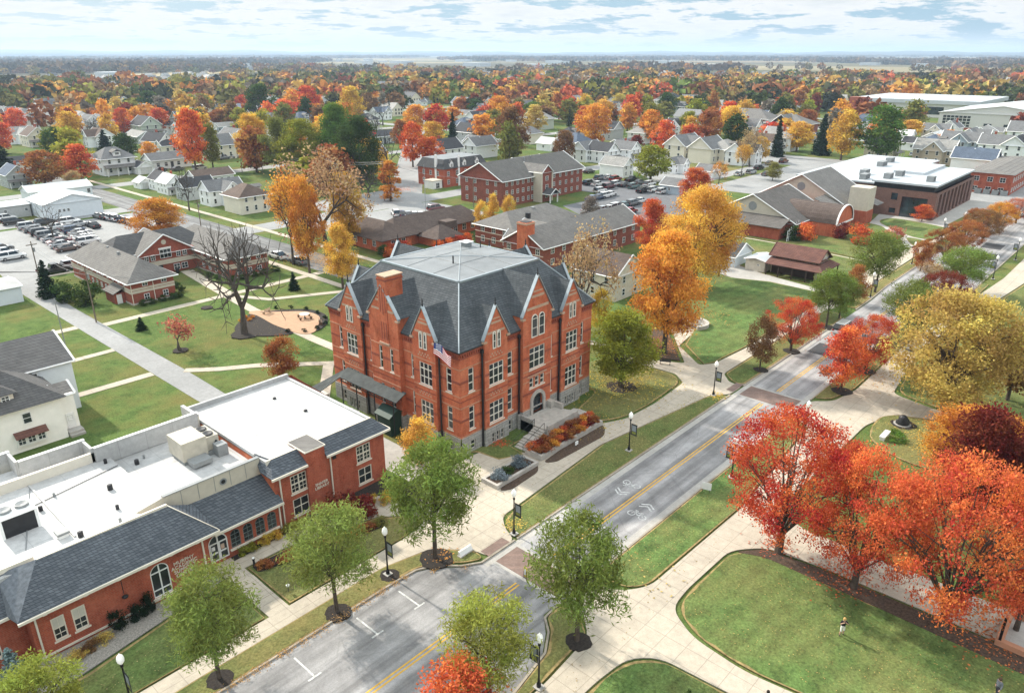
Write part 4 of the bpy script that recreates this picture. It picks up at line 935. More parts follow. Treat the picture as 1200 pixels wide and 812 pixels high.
slab_roof(r, [(7.3, e5, 4.55), (9.9, 56.9, 6.95), (7.4, 57.8, 6.5), (7.0, 55.3, 4.5)], .1, plain('slate_pale', (.125, .137, .152), .9, var=.3, scale=4))
slab_roof(r, [(-14, 55.2, 4.5), (7.2, 55.2, 4.5), (9.6, 57.6, 6.6), (-14, 57.6, 6.6)], .1, SLATE2)
slab_roof(r, [(21.6, 54.95, 3.5), (29.1, 54.95, 3.45), (29.1, 58.2, 5.3), (20.4, 58.2, 5.45)], .1, SLATE2)
r.build('roof_skirt', asc)
g = MB(); g.box(7.25, 22.35, e5 - .13, e5 - .01, 4.3, 4.52, CREAM); g.box(-14, 7.2, 55.06, 55.19, 4.26, 4.48, CREAM); g.box(22.36, 29.1, 54.82, 54.94, 3.24, 3.46, CREAM)
g.fbox((22.3, e5), (-.085, .996), (.996, .085), 0, 1.2, -.02, .1, 4.3, 4.5, CREAM); g.build('gutter', asc)
g = MB(); slab_roof(g, [(22.36, e5 - .05, 4.56), (22.36, e5 + .1, 4.56), (19.65, 57.1, 6.92), (19.6, 56.95, 6.92)], .06, CREAM); g.build('hip_trim', asc)
for x, y, z0, z1 in ((8.35, 54.3, -.4, 4.3), (20.95, 54.3, .1, 4.3), (28.78, 55.4, .1, 3.2)):
    d = MB(); d.box(x - .06, x + .06, y - .14, y - .02, z0, z1, CREAM); d.build('downpipe', asc)
f = MB(); f.box(-14, 19.9, 57.05, 69.6, 6.1, 6.45, ROOFW); f.box(19.9, 28.88, 58.35, 69.6, 5.2, 5.95, ROOFW); f.box(13.0, 13.16, 58.5, 69.5, 6.44, 6.55, ROOFW); f.box(8.9, 19.2, 69.61, 73.6, 6.0, 6.44, ROOFW); f.box(-14, 8.9, 69.61, 74.6, 6.0, 6.43, ROOFW); f.build('flat_roof', asc)
p = MB()
p.box(-14, 13.2, 74.4, 74.65, 6, 7.9, ROOFW); p.box(12.95, 13.2, 72.0, 74.39, 6, 7.89, ROOFW); p.box(13.21, 18.7, 71.75, 72.0, 6, 7.9, ROOFW); p.box(18.45, 18.7, 69.6, 71.74, 6, 7.89, ROOFW); p.box(18.71, 28.6, 69.35, 69.6, 6, 7.9, ROOFW); p.box(28.5, 28.85, 69.61, 72.9, 6.0, 7.6, ROOFW)
cu_ = MB(); cu_.box(9.9, 19.7, 56.85, 57.04, 6.4, 6.95, CREAM); cu_.box(-14, 9.89, 57.5, 57.7, 6.3, 6.9, CREAM); cu_.build('roof_curb', asc)
for x0, x1, y, z in ((-14, 13.25, 74.66, 7.93), (13.2, 18.75, 72.02, 7.93), (18.7, 28.7, 69.62, 7.93)): p.box(x0, x1, y - .32, y + .02, z - .02, z + .05, WHITE)
p.build('parapet', asc)
b = MB(); b.box(19.9, 28.88, 58.05, 58.34, 5.3, 7.0, BEIGE); b.face([(19.9, 58.03, 5.5), (19.9, 58.03, 6.99), (17.4, 57.4, 6.99), (17.9, 57.3, 6.6)], BEIGE); b.box(19.9, 28.88, 57.98, 58.36, 7.0, 7.07, METAL)
for k in range(5): b.box(21.4 + k * 1.5, 21.44 + k * 1.5, 58.03, 58.06, 5.45, 6.98, METAL)
b.build('panel_wall', asc)
c = MB(); P = [(25.2 + .34 * math.cos(2 * math.pi * t / 20), 58.0, 6.15 + .34 * math.sin(2 * math.pi * t / 20)) for t in range(20)]
c.face(P, METAL); P2 = [(25.2 + (x - 25.2) * .6, 57.985, 6.15 + (z - 6.15) * .6) for x, _, z in P]; c.face(P2, METALD); c.build('round_vent', asc)
text(asc, 'MURPHY\nACADEMIC\nSUPPORT\nCENTER', (0, 54.3), (1, 0), W, 19.25, 2.78, .44, CREAM, line=.9)
l = MB(); l.box(14.35, 14.39, 54.25, 54.29, 2.5, 3.9, METALD); l.lathe(14.37, 54.1, [(.22, 2.25), (.25, 2.35), (.08, 2.45)], METALD, 8); l.build('wall_lamp', asc)
for x, y in ((16.9, 60.0), (17.7, 63.6), (20.0, 66.2), (21.4, 67.2), (22.3, 67.8), (12.5, 64.5), (14.0, 66.0), (19.2, 68.6), (13.4, 58.2), (16.3, 57.9)):
    v = MB(); k = .1 + .14 * ((x * 7) % 1); zb = 5.95 if x > 19.9 else 6.45; v.lathe(x, y, [(k, zb), (k, zb + .25 + k), (k * .6, zb + .3 + k)], METALD if k > .13 else METAL, 8); v.build('roof_vent', asc)
s = MB(); s.tube([(11.5, 65.5, 6.5), (19.8, 67.3, 6.5)], .035, METALD, 4); s.tube([(9.9, 59.5, 6.47), (13.0, 69.0, 6.47)], .05, METAL, 4); s.build('roof_cable', asc)
# rooftop plant
hv = thing('rooftop_unit', 'large beige rooftop air handler with ducts beside the white library roof', 'air handler', 24.6, 63.6, 5.95)
HB = plain('unit_beige', (.48, .44, .36), .6)
m = MB(); m.box(24.2, 26.6, 63.4, 66.4, 6.35, 8.25, HB); m.box(26.61, 28.0, 63.9, 66.6, 6.35, 7.75, HB); m.build('casing', hv)
m = MB(); m.box(24.5, 26.3, 62.0, 63.39, 6.15, 6.6, METAL); m.box(24.3, 28.0, 63.6, 66.2, 5.95, 6.34, METAL); m.build('duct', hv)
m = MB(); m.box(27.2, 28.2, 62.6, 63.6, 5.96, 7.15, METAL); m.tube([(27.7, 63.6, 6.65), (27.7, 64.2, 7.35), (27.0, 64.2, 7.65)], .18, METALD, 8); m.build('pipe_cabinet', hv)
for y in (64.6, 65.9):
    m = MB(); m.lathe(27.3, y, [(.5, 7.75), (.5, 7.87), (.42, 7.88), (.08, 7.83)], METALD, 14); m.build('fan', hv)
hv2 = thing('rooftop_unit', 'grey twin fan rooftop condenser at the left end of the white roof', 'condenser unit', 9.3, 62.5, 6.7)
m = MB(); m.box(9.2, 11.7, 62.2, 64.4, 6.45, 8.1, METALD); m.box(9.1, 11.8, 62.1, 64.5, 8.1, 8.2, WHITE); m.box(9.1, 9.3, 62.1, 64.5, 6.45, 8.1, WHITE); m.box(11.6, 11.8, 62.1, 62.3, 6.45, 8.1, WHITE); m.build('casing', hv2)
for x in (9.85, 11.1):
    m = MB(); m.lathe(x, 63.3, [(.52, 8.2), (.52, 8.42), (.46, 8.43), (.1, 8.3)], METAL, 14); m.build('fan', hv2)
bx = thing('exhaust_hood', 'small square white exhaust hood near the front edge of the flat roof', 'exhaust hood', 12.4, 59.2, 6.7); m = MB(); m.box(12.1, 12.8, 59, 59.7, 6.45, 6.75, WHITE); m.build('curb', bx); m = MB(); m.box(12.0, 12.9, 58.9, 59.8, 6.75, 6.95, METAL); m.build('hood', bx)
# small sheds of the neighbours behind the white wall
for x, y, s, lab in ((19.5, 76.5, 1, 'low grey roofed shed just behind the white parapet wall'), (31.5, 77.5, .8, 'tiny grey roofed lean-to at the back corner of the library roof')):
    t = thing('shed', lab, 'shed', x, y); m = MB(); m.box(x, x + 4 * s, y, y + 3.5 * s, 0, 2.4, WHITE); m.build('wall', t); m = MB(); hip(m, x - .3, x + 4 * s + .3, y - .3, y + 3.5 * s + .3, 2.4, 3.6, SHG_GREY, 'x', 0); m.build('roof', t)
# ================================================================== OTHER CAMPUS BUILDINGS
DIRS = {'S': lambda x0, x1, y0, y1: ((x0, y0), (1, 0), (0, -1), x1 - x0), 'W': lambda x0, x1, y0, y1: ((x0, y0), (0, 1), (-1, 0), y1 - y0),
        'E': lambda x0, x1, y0, y1: ((x1, y0), (0, 1), (1, 0), y1 - y0), 'N': lambda x0, x1, y0, y1: ((x0, y1), (1, 0), (0, 1), x1 - x0)}
def wins(root, box_, side, us, zs, w=1.0, cols=2, rows=(.5,), frame=WHITE, glass=GLASS, **k):
    o, u, n, L = DIRS[side](*box_)
    for a in us:
        for z0, z1 in zs: window(root, o, u, n, a - w / 2, a + w / 2, z0, z1, cols=cols, rows=rows, depth=-.05, frame=frame, glass=glass, fw=.065, **k)
def spread_(L, n, m=1.2): return [m + (L - 2 * m) * (i + .5) / n for i in range(n)]
def gable_end(mb, box_, side, z, zr, mat):
    o, u, n, L = DIRS[side](*box_); mb.face([(o[0], o[1], z), (o[0] + u[0] * L, o[1] + u[1] * L, z), (o[0] + u[0] * L / 2, o[1] + u[1] * L / 2, zr)], mat)
def groof(root, x0, x1, y0, y1, z, zr, mat, ridge='x', ov=.45, inset=0.0, name='roof', t=.16, trim=WHITE):
    m = MB(); X0, X1, Y0, Y1 = x0 - ov, x1 + ov, y0 - ov, y1 + ov
    hw = ((y1 - y0) if ridge == 'x' else (x1 - x0)) / 2; dz = (zr - z) * ov / hw
    hip(m, X0, X1, Y0, Y1, z - dz, zr, mat, ridge, inset if inset == 0 else None if inset is None else inset)
    m.face([(X0, Y0, z - dz - .02), (X1, Y0, z - dz - .02), (X1, Y1, z - dz - .02), (X0, Y1, z - dz - .02)], trim)
    r = m.build(name, root)
    e = MB()
    if inset == 0:
        for q in ((X0, X1) if ridge == 'x' else (Y0, Y1)):
            for s in (0, 1):
                if ridge == 'x': a, b = (q, Y0 if s == 0 else Y1, z - dz), (q, (Y0 + Y1) / 2, zr)
                else: a, b = (X0 if s == 0 else X1, q, z - dz), ((X0 + X1) / 2, q, zr)
                e.tube([a, b], .13, trim, 4)
    for a, b in (((X0, Y0), (X1, Y0)), ((X0, Y1), (X1, Y1)), ((X0, Y0), (X0, Y1)), ((X1, Y0), (X1, Y1))):
        if inset == 0 and ((a[0] == b[0]) == (ridge == 'x')): continue
        e.tube([(*a, z - dz - .05), (*b, z - dz - .05)], .11, trim, 4)
    e.build('eave_trim', root); return r
# ---- dormitory with two hipped wings and a gabled centre
dm = thing('brick_dormitory', 'two storey brick and beige banded dormitory with two wings around a gabled entry', 'dormitory', 47.8, 134.8)
m = MB(); BD = brick('brick_dorm', (.33, .075, .04), (.26, .06, .035), (.28, .13, .1))
L_, R_, C_ = (47.8, 55.6, 134.8, 163), (67.6, 76.2, 137.2, 163), (55.6, 67.6, 151, 163)
for b_ in (L_, R_): m.box(*b_, 0, 4.6, BD)
m.box(55.61, 67.59, 151, 163, 0, 4.61, BD); gable_end(m, (56, 67, 150.9, 163), 'S', 4.6, 8.0, BD); m.face([(56, 150.9, 4.0), (67, 150.9, 4.0), (67, 150.9, 4.6), (56, 150.9, 4.6)], BD); m.build('wall', dm)
b = MB()
for x0, x1, y0, y1 in (L_, R_):
    for z0, z1 in ((2.05, 2.5), (2.6, 2.95)): b.box(x0 - .06, x1 + .06, y0 - .06, y1 + .05, z0, z1, BEIGE)
    b.box(x0 - .08, x1 + .08, y0 - .08, y1, -.02, .3, STONE_SMOOTH)
b.box(55.7, 67.5, 150.8, 151, 2.0, 2.9, BEIGE); b.build('panel_band', dm)
groof(dm, *L_, 4.6, 7.3, SHG_GREY, 'y', .7, 4.6); groof(dm, *R_, 4.6, 7.4, SHG_GREY, 'y', .7, 5.0)
groof(dm, 51.5, 72, 152.5, 163, 4.7, 7.7, SHG_DARK, 'x', .3, 4); groof(dm, 56, 67, 151, 159, 4.6, 8.1, SHG_GREY, 'y', .55, 0)
wins(dm, L_, 'S', (2.6, 6.0), ((.55, 1.7), (3.15, 4.2)), .95); wins(dm, R_, 'S', (2.2, 4.4, 6.6), ((.6, 1.7), (3.15, 4.2)), .95)
wins(dm, L_, 'W', spread_(27, 10), ((3.2, 4.15),), .75); wins(dm, L_, 'W', spread_(27, 7, 6), ((.7, 1.7),), .75)
wins(dm, R_, 'W', spread_(13, 4), ((.6, 1.7), (3.15, 4.2)), .9)
wins(dm, (56, 67, 150.85, 163), 'S', (1.6, 2.9, 8.1, 9.4), ((3.15, 4.3),), .9); wins(dm, (56, 67, 150.85, 163), 'S', (5.5,), ((3.3, 5.1),), 2.3, 3, (.6,)); wins(dm, (56, 67, 150.85, 163), 'S', (7.4, 9.0), ((.5, 1.7),), 1.3)
c = MB(); P = [(61.5 + .5 * math.cos(t * .3142), 150.84, 6.5 + .5 * math.sin(t * .3142)) for t in range(20)]; c.face(P, BEIGE); c.build('round_vent', dm)
a = MB(); a.fbox((56, 150.85), (1, 0), (0, -1), 4.2, 6.8, 0, .09, 5.15, 5.45, WHITE); a.build('window_hood', dm)
dd_ = MB(); dd_.fbox((56, 150.85), (1, 0), (0, -1), 1.6, 4.6, .0, .06, .02, 1.95, METALD); dd_.build('door', dm)
lo = thing('entry_porch', 'lean-to side porch with pale door on the street side of the banded dormitory', 'porch', 46.0, 139)
m = MB(); m.box(46.0, 47.78, 137.8, 142, 0, 1.9, BD); m.build('wall', lo); m = MB(); slab_roof(m, [(45.7, 137.5, 1.95), (45.7, 142.3, 1.95), (47.78, 142.3, 2.9), (47.78, 137.5, 2.9)], .1, SHG_GREY); m.build('roof', lo); m = MB(); m.box(46.3, 47.2, 137.72, 137.79, 0, 1.7, WHITE); m.build('door', lo)
for x, y in ((51.0, 146), (51.4, 152), (52.0, 141)):
    v = MB(); v.box(x - .2, x + .2, y, y + .5, 6.3, 7.3, METAL); v.build('roof_vent', dm)
for x in (47.9, 51.8): v = MB(); v.box(x - .05, x + .05, 134.68, 134.79, 0, 4.4, CREAM); v.build('downpipe', dm)
# ---- brown roofed ranch
rn = thing('brick_ranch_building', 'low orange brick building with spreading dark brown hip roofs behind the hall', 'brick building', 101, 128)
m = MB(); m.box(101.5, 110, 131.5, 148, 0, 3.4, BRICK); m.box(110.01, 134, 132.5, 141, 0, 3.41, BRICK); m.box(113, 119.5, 125.5, 132.49, 0, 2.6, BRICK); m.box(134.01, 141, 126, 127.6, 0, 1.6, BEIGE); m.build('wall', rn)
groof(rn, 101.5, 110.5, 131.5, 148, 3.4, 6.0, SHG_BROWN, 'y', .9, None, trim=SHG_BROWN); groof(rn, 106, 134, 132.3, 141.2, 3.4, 6.1, SHG_BROWN, 'x', .9, 4, trim=SHG_BROWN); groof(rn, 112.8, 119.7, 125.3, 131.5, 2.6, 4.6, SHG_BROWN, 'x', .7, None, trim=SHG_BROWN)
m = MB(); m.box(119.5, 123, 129.8, 132.6, 2.6, 4.4, SHG_BROWN); m.build('roof_box', rn)
wins(rn, (101.5, 110, 131.5, 148), 'S', (3, 6), ((.8, 2.4),), 1.2); wins(rn, (110, 134, 132.5, 141), 'S', (12, 15, 18, 21), ((.8, 2.4),), 1.3); wins(rn, (101.5, 110, 131.5, 148), 'W', (3, 6.5, 10, 13.5), ((1, 2.4),), 1.2)
# ---- three storey hall
ts = thing('brick_residence_hall', 'three storey red brick residence hall with long grey gable roof and a gabled entry bay', 'residence hall', 158, 147)
TB = (158, 196, 147.3, 164.5); m = MB(); m.box(*TB, 0, 7.8, BRICK3); gable_end(m, TB, 'W', 7.8, 12.0, BRICK3); gable_end(m, TB, 'E', 7.8, 12.0, BRICK3)
m.box(172, 176.6, 144.2, 147.29, 0, 9.0, BRICK3); gable_end(m, (172, 176.6, 144.2, 147.3), 'S', 9.0, 10.8, BRICK3); m.build('wall', ts)
groof(ts, *TB, 7.8, 12.05, SHG_DARK if 0 else shingle('shingle_weathered', (.135, .13, .12), (.11, .105, .1), (.07, .068, .065)), 'x', .7, 0); groof(ts, 172, 176.6, 144.2, 153, 9.0, 10.9, SHG_GREY, 'y', .4, 0)
b = MB(); b.box(171.6, 172.1, 144.0, 147.2, 0, 8.9, BEIGE); b.box(176.5, 177.0, 144.0, 147.2, 0, 8.9, BEIGE); b.build('bay_pilaster', ts)
for z in (.8, 3.4, 5.9):
    wins(ts, TB, 'S', (1.8, 4.2, 6.6, 9, 11.4, 13.2, 20.5, 23.5, 26.5, 29.5, 32.5, 35.5), ((z, z + 1.3),), .95); wins(ts, TB, 'W', (2.6, 6, 11, 14.6), ((z, z + 1.3),), .95); wins(ts, (172, 176.6, 144.2, 147), 'S', (2.3,), ((z + .4, z + 1.7),), 1.3)
pp = thing('entry_canopy', 'small white gabled entry canopy on posts before the three storey hall', 'canopy', 174, 141); m = MB()
for x in (172.6, 176): m.box(x - .15, x + .15, 141.2, 141.5, 0, 2.8, WHITE)
m.build('post', pp); groof(pp, 172.3, 176.3, 141, 144.1, 2.8, 4.2, SHG_DARK, 'y', .3, 0)
for q in ((175, 157, 'x'), (179, 158, 'x')): v = MB(); v.box(q[0], q[0] + .5, q[1] - 3, q[1] - 2.5, 11.0, 12.2, METAL); v.build('roof_vent', ts)
# ---- mansard house
mn = thing('mansard_house', 'red brick house with grey mansard roof, dormers and white chimney strips beyond the cross street', 'mansard building', 170, 185)
m = MB(); m.box(170, 190, 185, 198, 0, 6.0, BRICK2); m.box(190.01, 196, 187, 197, 0, 5.0, BRICK2); m.build('wall', mn)
r = MB(); A = [(169.6, 184.6), (190.4, 184.6), (190.4, 198.4), (169.6, 198.4)]; Bq = [(171.2, 186.4), (188.8, 186.4), (188.8, 196.8), (171.2, 196.8)]
for i in range(4): j = (i + 1) % 4; r.face([(*A[i], 6), (*A[j], 6), (*Bq[j], 9), (*Bq[i], 9)], SHG_DARK)
r.face([(*p, 9) for p in Bq], ROOFG); r.build('roof', mn)
for x, y, sd_ in ((173.5, 184.9, 'S'), (179.5, 184.9, 'S'), (185.5, 184.9, 'S')):
    g = MB(); g.box(x - .8, x + .8, y, y + 2, 6, 7.8, WHITE); g.face([(x - .8, y, 7.8), (x + .8, y, 7.8), (x, y, 8.8)], WHITE); d = g.build('dormer', mn)
    g = MB(); slab_roof(g, [(x - 1, y - .2, 7.7), (x, y - .2, 8.9), (x, y + 2.5, 8.9), (x - 1, y + 2.5, 7.7)], .08, SHG_DARK); slab_roof(g, [(x, y - .2, 8.9), (x + 1, y - .2, 7.7), (x + 1, y + 2.5, 7.7), (x, y + 2.5, 8.9)], .08, SHG_DARK); buildin(g, 'roof', mn, d)
    wins(mn, (x - .8, x + .8, y - .03, y + 2), 'S', (.8,), ((6.4, 7.6),), .8)
g = MB(); g.box(169.8, 170.4, 188.5, 189.3, 0, 10.5, WHITE); g.box(176.4, 177.1, 184.7, 185, 0, 10, WHITE); g.build('chimney', mn)
wins(mn, (170, 190, 185, 198), 'S', (2, 6, 10, 14, 18), ((.9, 2.5), (3.6, 5.2)), 1.1); wins(mn, (170, 190, 185, 198), 'W', (3, 6.5, 10), ((.9, 2.5), (3.6, 5.2)), 1.1)
pr = thing('entrance_block', 'small white flat roofed entrance block at the corner of the mansard building', 'entrance block', 166.5, 186); m = MB(); m.box(165.5, 169.5, 185.5, 190, 0, 2.6, WHITE); m.build('wall', pr); m = MB(); m.box(165.3, 169.6, 185.3, 190.1, 2.6, 2.75, BEIGE); m.build('roof', pr)
wins(pr, (165.5, 169.5, 185.5, 190), 'S', (2,), ((.1, 1.9),), 1.6)
# ---- grey roofed brick complex behind the hall
gc = thing('brick_office_complex', 'brick complex of joined grey roofs with a square brick chimney behind the hall', 'office complex', 114, 96)
m = MB(); m.box(122.5, 146, 111, 123, 0, 4.9, BRICK3); m.box(114, 150, 95, 106, 0, 5.0, BRICK3); m.box(124, 134, 106.01, 110.99, 0, 4.2, BRICK3)
gable_end(m, (114, 150, 95, 106), 'W', 5, 8, BRICK3); gable_end(m, (114, 150, 95, 106), 'E', 5, 8, BRICK3); m.box(117.5, 120.3, 106.02, 108.6, 0, 4.6, BRICK3); m.build('wall', gc)
groof(gc, 122.5, 146, 111, 123, 4.9, 7.6, SHG_GREY, 'x', .6, 5); groof(gc, 114, 150, 95, 106, 5, 8.1, SHG_GREY, 'x', .5, 0); groof(gc, 124, 134, 105, 113, 4.2, 6.2, SHG_GREY, 'y', .4, 0); groof(gc, 117.3, 120.5, 105, 108.8, 4.6, 6.0, SHG_GREY, 'y', .35, 0)
k = MB(); k.box(112.9, 115.5, 98.6, 101.2, 0, 9.6, BRICK); k.box(112.8, 115.6, 98.5, 101.3, 9.2, 9.5, STONE_TRIM); k.build('chimney', gc); k = MB(); k.box(113.3, 115.1, 99, 100.8, 9.605, 9.7, METALD); k.build('flue', gc)
b = MB()
for z in (1.5, 3.0): b.box(122.44, 146, 110.94, 111.0, z, z + .15, CREAM); b.box(122.44, 122.5, 110.94, 123, z, z + .15, CREAM); b.box(113.94, 114, 94.9, 106, z, z + .15, CREAM)
b.build('stone_band', gc)
wins(gc, (122.5, 146, 111, 123), 'S', (1.5, 4), ((.8, 2.2), (3.2, 4.4)), 1.1); wins(gc, (122.5, 146, 111, 123), 'W', (2.5, 6, 9.5), ((.8, 2.2), (3.2, 4.4)), 1.1); wins(gc, (114, 150, 95, 106), 'S', spread_(36, 9), ((.8, 2.2), (3.2, 4.4)), 1.1); wins(gc, (114, 150, 95, 106), 'W', (1.4, 9.4), ((.8, 2.2), (3.2, 4.4)), 1.1)
MB().box(130, 130.9, 113, 113.9, 6, 7.2, METALD).build('roof_vent', gc); MB().box(135, 136, 116, 117, 6.9, 7.5, METAL).build('roof_vent', gc)
# ---- chapel with curved roof
cp = thing('arts_chapel', 'broad brick and beige building with big gables, a barrel roof and a blunt tower', 'chapel', 173, 62)
m = MB(); m.box(177, 196, 68.7, 91, 0, 3.9, BRICK2); gable_end(m, (177, 196, 68.7, 91), 'W', 3.9, 9.4, BEIGE); m.box(172.6, 176.99, 70.5, 92, 0, 3.2, BRICK2)
m.box(196.01, 222, 67, 90, 0, 5.0, BRICK2); gable_end(m, (203, 222, 66.5, 90.5), 'W', 5.0, 11.5, BEIGE); gable_end(m, (203, 222, 66.5, 90.5), 'E', 5.0, 11.5, BEIGE); m.box(203, 222, 66.5, 90.5, 0, 5.01, BRICK2)
m.box(184.4, 194.4, 61.5, 68.69, 0, 3.4, BRICK); m.box(205.5, 210.5, 61.5, 66.49, 0, 9.3, BEIGE); m.box(205.4, 210.6, 61.4, 66.48, 0, 3.4, BRICK2); m.build('wall', cp)
groof(cp, 177, 197, 68.7, 91, 3.9, 9.5, SHG_BROWN if 0 else shingle('shingle_umber', (.15, .135, .125), (.12, .11, .1), (.07, .065, .06)), 'x', .6, 0); groof(cp, 203, 222, 66.5, 90.5, 5.0, 11.6, SHG_GREY, 'x', .7, 0)
r = MB(); slab_roof(r, [(171.6, 69.8, 3.2), (177.1, 69.8, 4.9), (177.1, 92.5, 4.9), (171.6, 92.5, 3.2)], .14, shingle('shingle_umber', (.15, .135, .125), (.12, .11, .1), (.07, .065, .06))); r.build('lean_to_roof', cp)
r = MB(); slab_roof(r, [(196, 66.2, 4.6), (204, 66.2, 4.6), (204, 72, 6.9), (196, 72, 6.9)], .14, SHG_GREY); slab_roof(r, [(210.5, 60.6, 4.4), (216, 60.6, 4.4), (216, 67, 6.6), (210.5, 67, 6.6)], .14, SHG_GREY); slab_roof(r, [(211, 63, 6.4), (215, 63, 6.4), (215, 68, 8.4), (211, 68, 8.4)], .14, SHG_GREY); r.build('canopy_roof', cp)
bv = MB(); cx_ = 189.4; q = 12
prof = [(cx_ - 5.2 * math.cos(math.pi * t / q), 3.3 + 4.0 * math.sin(math.pi * t / q)) for t in range(q + 1)]
for t in range(q): (xa, za), (xb, zb) = prof[t], prof[t + 1]; bv.face([(xa, 61.2, za), (xb, 61.2, zb), (xb, 76, zb), (xa, 76, za)], SHG_BROWN)
bv.build('barrel_roof', cp, smooth=False)
ae = MB(); ae.face([(x, 61.45, z - .05) for x, z in prof], BRICK); ae.build('arched_wall', cp)
tr = MB(); tr.loft([[(cx_ + (x - cx_) * s, yy, 3.3 + (z - 3.3) * s) for s, yy in ((1.0, 61.1), (1.0, 61.5), (1.06, 61.5), (1.06, 61.1))] for x, z in prof], WHITE); tr.box(184, 194.8, 61.1, 61.35, 3.0, 3.35, WHITE); tr.build('arch_trim', cp)
for x, y, z in ((176.94, 79.85, 6.6), (202.94, 78.5, 8.4)):
    c = MB(); c.face([(x, y + 1.1 * math.cos(t * .2618), z + 1.1 * math.sin(t * .2618)) for t in range(24)], METAL); c.build('round_window', cp)
gw = thing('glass_wall_frame', 'white framed glass wall between the brick lean-to and the barrel roof', 'glass wall', 177, 68.3); g = MB()
for k in range(7): g.box(172.7 + k * .95, 172.8 + k * .95, 68.4, 68.52, 0, 2.75 + k * .26, WHITE)
for z in (.1, 1.0, 1.9, 2.65): g.box(172.7, 178.5, 68.41, 68.51, z, z + .08, WHITE)
g.build('frame', gw); g = MB(); g.face([(172.7, 68.55, 0), (178.5, 68.55, 0), (178.5, 68.55, 4.3), (172.7, 68.55, 2.75)], GLASSB); g.build('pane', gw)
# ---- brown brick building with slots
nb = thing('modern_brick_building', 'modern brown brick building with tall window slots, glazed corner and white flat roof', 'modern building', 222, 49.5)
m = MB(); hs = [(3 + k * 4.0, 5.4 + k * 4.0, .3, 6.6) for k in range(9)]; wall(m, (222, 49.5), (1, 0), (0, -1), 0, 41, 0, 7.4, hs, BRICK4, .6)
hw_ = [(2.0, 8.5, 0, 5.6), (9.6, 11.3, 4.4, 6.3), (9.6, 11.3, .8, 2.2)]; wall(m, (222, 49.5), (0, 1), (-1, 0), 0, 17, 0, 7.4, hw_, BRICK4, .5)
m.face([(263, 49.5, 0), (263, 66.5, 0), (263, 66.5, 7.4), (263, 49.5, 7.4)], BRICK4); m.box(228, 292, 66.6, 90, 0, 7.2, BRICK4); m.build('wall', nb)
for h in hs: window(nb, (222, 49.5), (1, 0), (0, -1), *h, cols=1, rows=(.5,), depth=.5, frame=METALD, glass=GLASSB)
for h in hw_: window(nb, (222, 49.5), (0, 1), (-1, 0), *h, cols=3 if h[0] < 3 else 1, rows=(.5,), depth=.4, frame=METALD, glass=GLASSB)
m = MB(); m.box(223, 262, 50.6, 66, 7.2, 8.7, METALD); m.build('clerestory', nb)
m = MB(); m.box(222.2, 263, 49.9, 66.5, 8.7, 9.2, ROOFM); m.box(227.8, 292.2, 66.61, 90.2, 7.2, 7.6, ROOFM); m.box(240, 262.5, 58, 66.3, 9.21, 9.9, ROOFM); m.build('flat_roof', nb)
for i, (x, y, z, w_) in enumerate(((226, 63, 9.2, 3), (233, 62, 9.2, 3), (231, 71, 7.6, 4), (240, 74, 7.6, 4), (262, 76, 7.6, 5), (274, 77, 7.6, 4), (228, 52.5, 9.2, 2.5))):
    t = thing('rooftop_unit', ('grey louvred rooftop unit near the blunt tower end of the modern roof', 'second grey rooftop unit from the blunt tower on the modern roof', 'pale low rooftop unit on the rear white roof, nearest the chapel', 'paired grey rooftop boxes in the middle of the rear white roof', 'long rooftop unit on the far half of the rear white roof', 'rooftop unit at the far end of the rear white roof', 'grey rooftop unit above the glazed corner of the modern building')[i], 'rooftop unit', x, y, z, 'rooftop units on the modern building')
    m = MB(); m.box(x, x + w_, y, y + 1.8, z, z + 1.5, METAL); m.build('casing', t); m = MB()
    for k in range(4): m.box(x + .2, x + w_ - .2, y - .03, y, z + .25 + k * .3, z + .4 + k * .3, METALD)
    m.build('louvre', t)
# ---- second brick building
b2 = thing('brick_annex', 'two storey orange brick building with grey edged roof at the far right of the street', 'brick building', 279, 42.5); B2 = (279.5, 330, 42.3, 54.5)
m = MB(); m.box(*B2, 0, 6.4, BRICK2); m.build('wall', b2); m = MB(); hip(m, 278.9, 330.6, 41.7, 55.1, 6.4, 7.3, SHG_GREY, 'x', 4); m.build('roof', b2); wins(b2, B2, 'W', (2.5, 6, 9.8), ((.8, 2.2), (3.8, 5.3)), 1.6, 2); wins(b2, B2, 'S', spread_(50, 14), ((.8, 2.2), (3.8, 5.3)), 1.3)
for k, lab in enumerate(('grey cooling unit against the brick annex, first from the left', 'grey cooling unit against the brick annex, second from the left', 'grey cooling unit against the brick annex, third from the left', 'grey cooling unit against the brick annex, last on the right')):
    x, y = 277.2, 51.5 - k * 2.4; t = thing('cooling_unit', lab, 'cooling unit', x, y, 0, 'cooling units by the brick annex'); m = MB(); m.box(x, x + 1.6, y - 1.8, y, .1, 1.6, METAL); m.build('casing', t); m = MB(); m.lathe(x + .8, y - .9, [(.6, 1.6), (.6, 1.75), (.1, 1.7)], METALD, 10); m.build('fan', t)
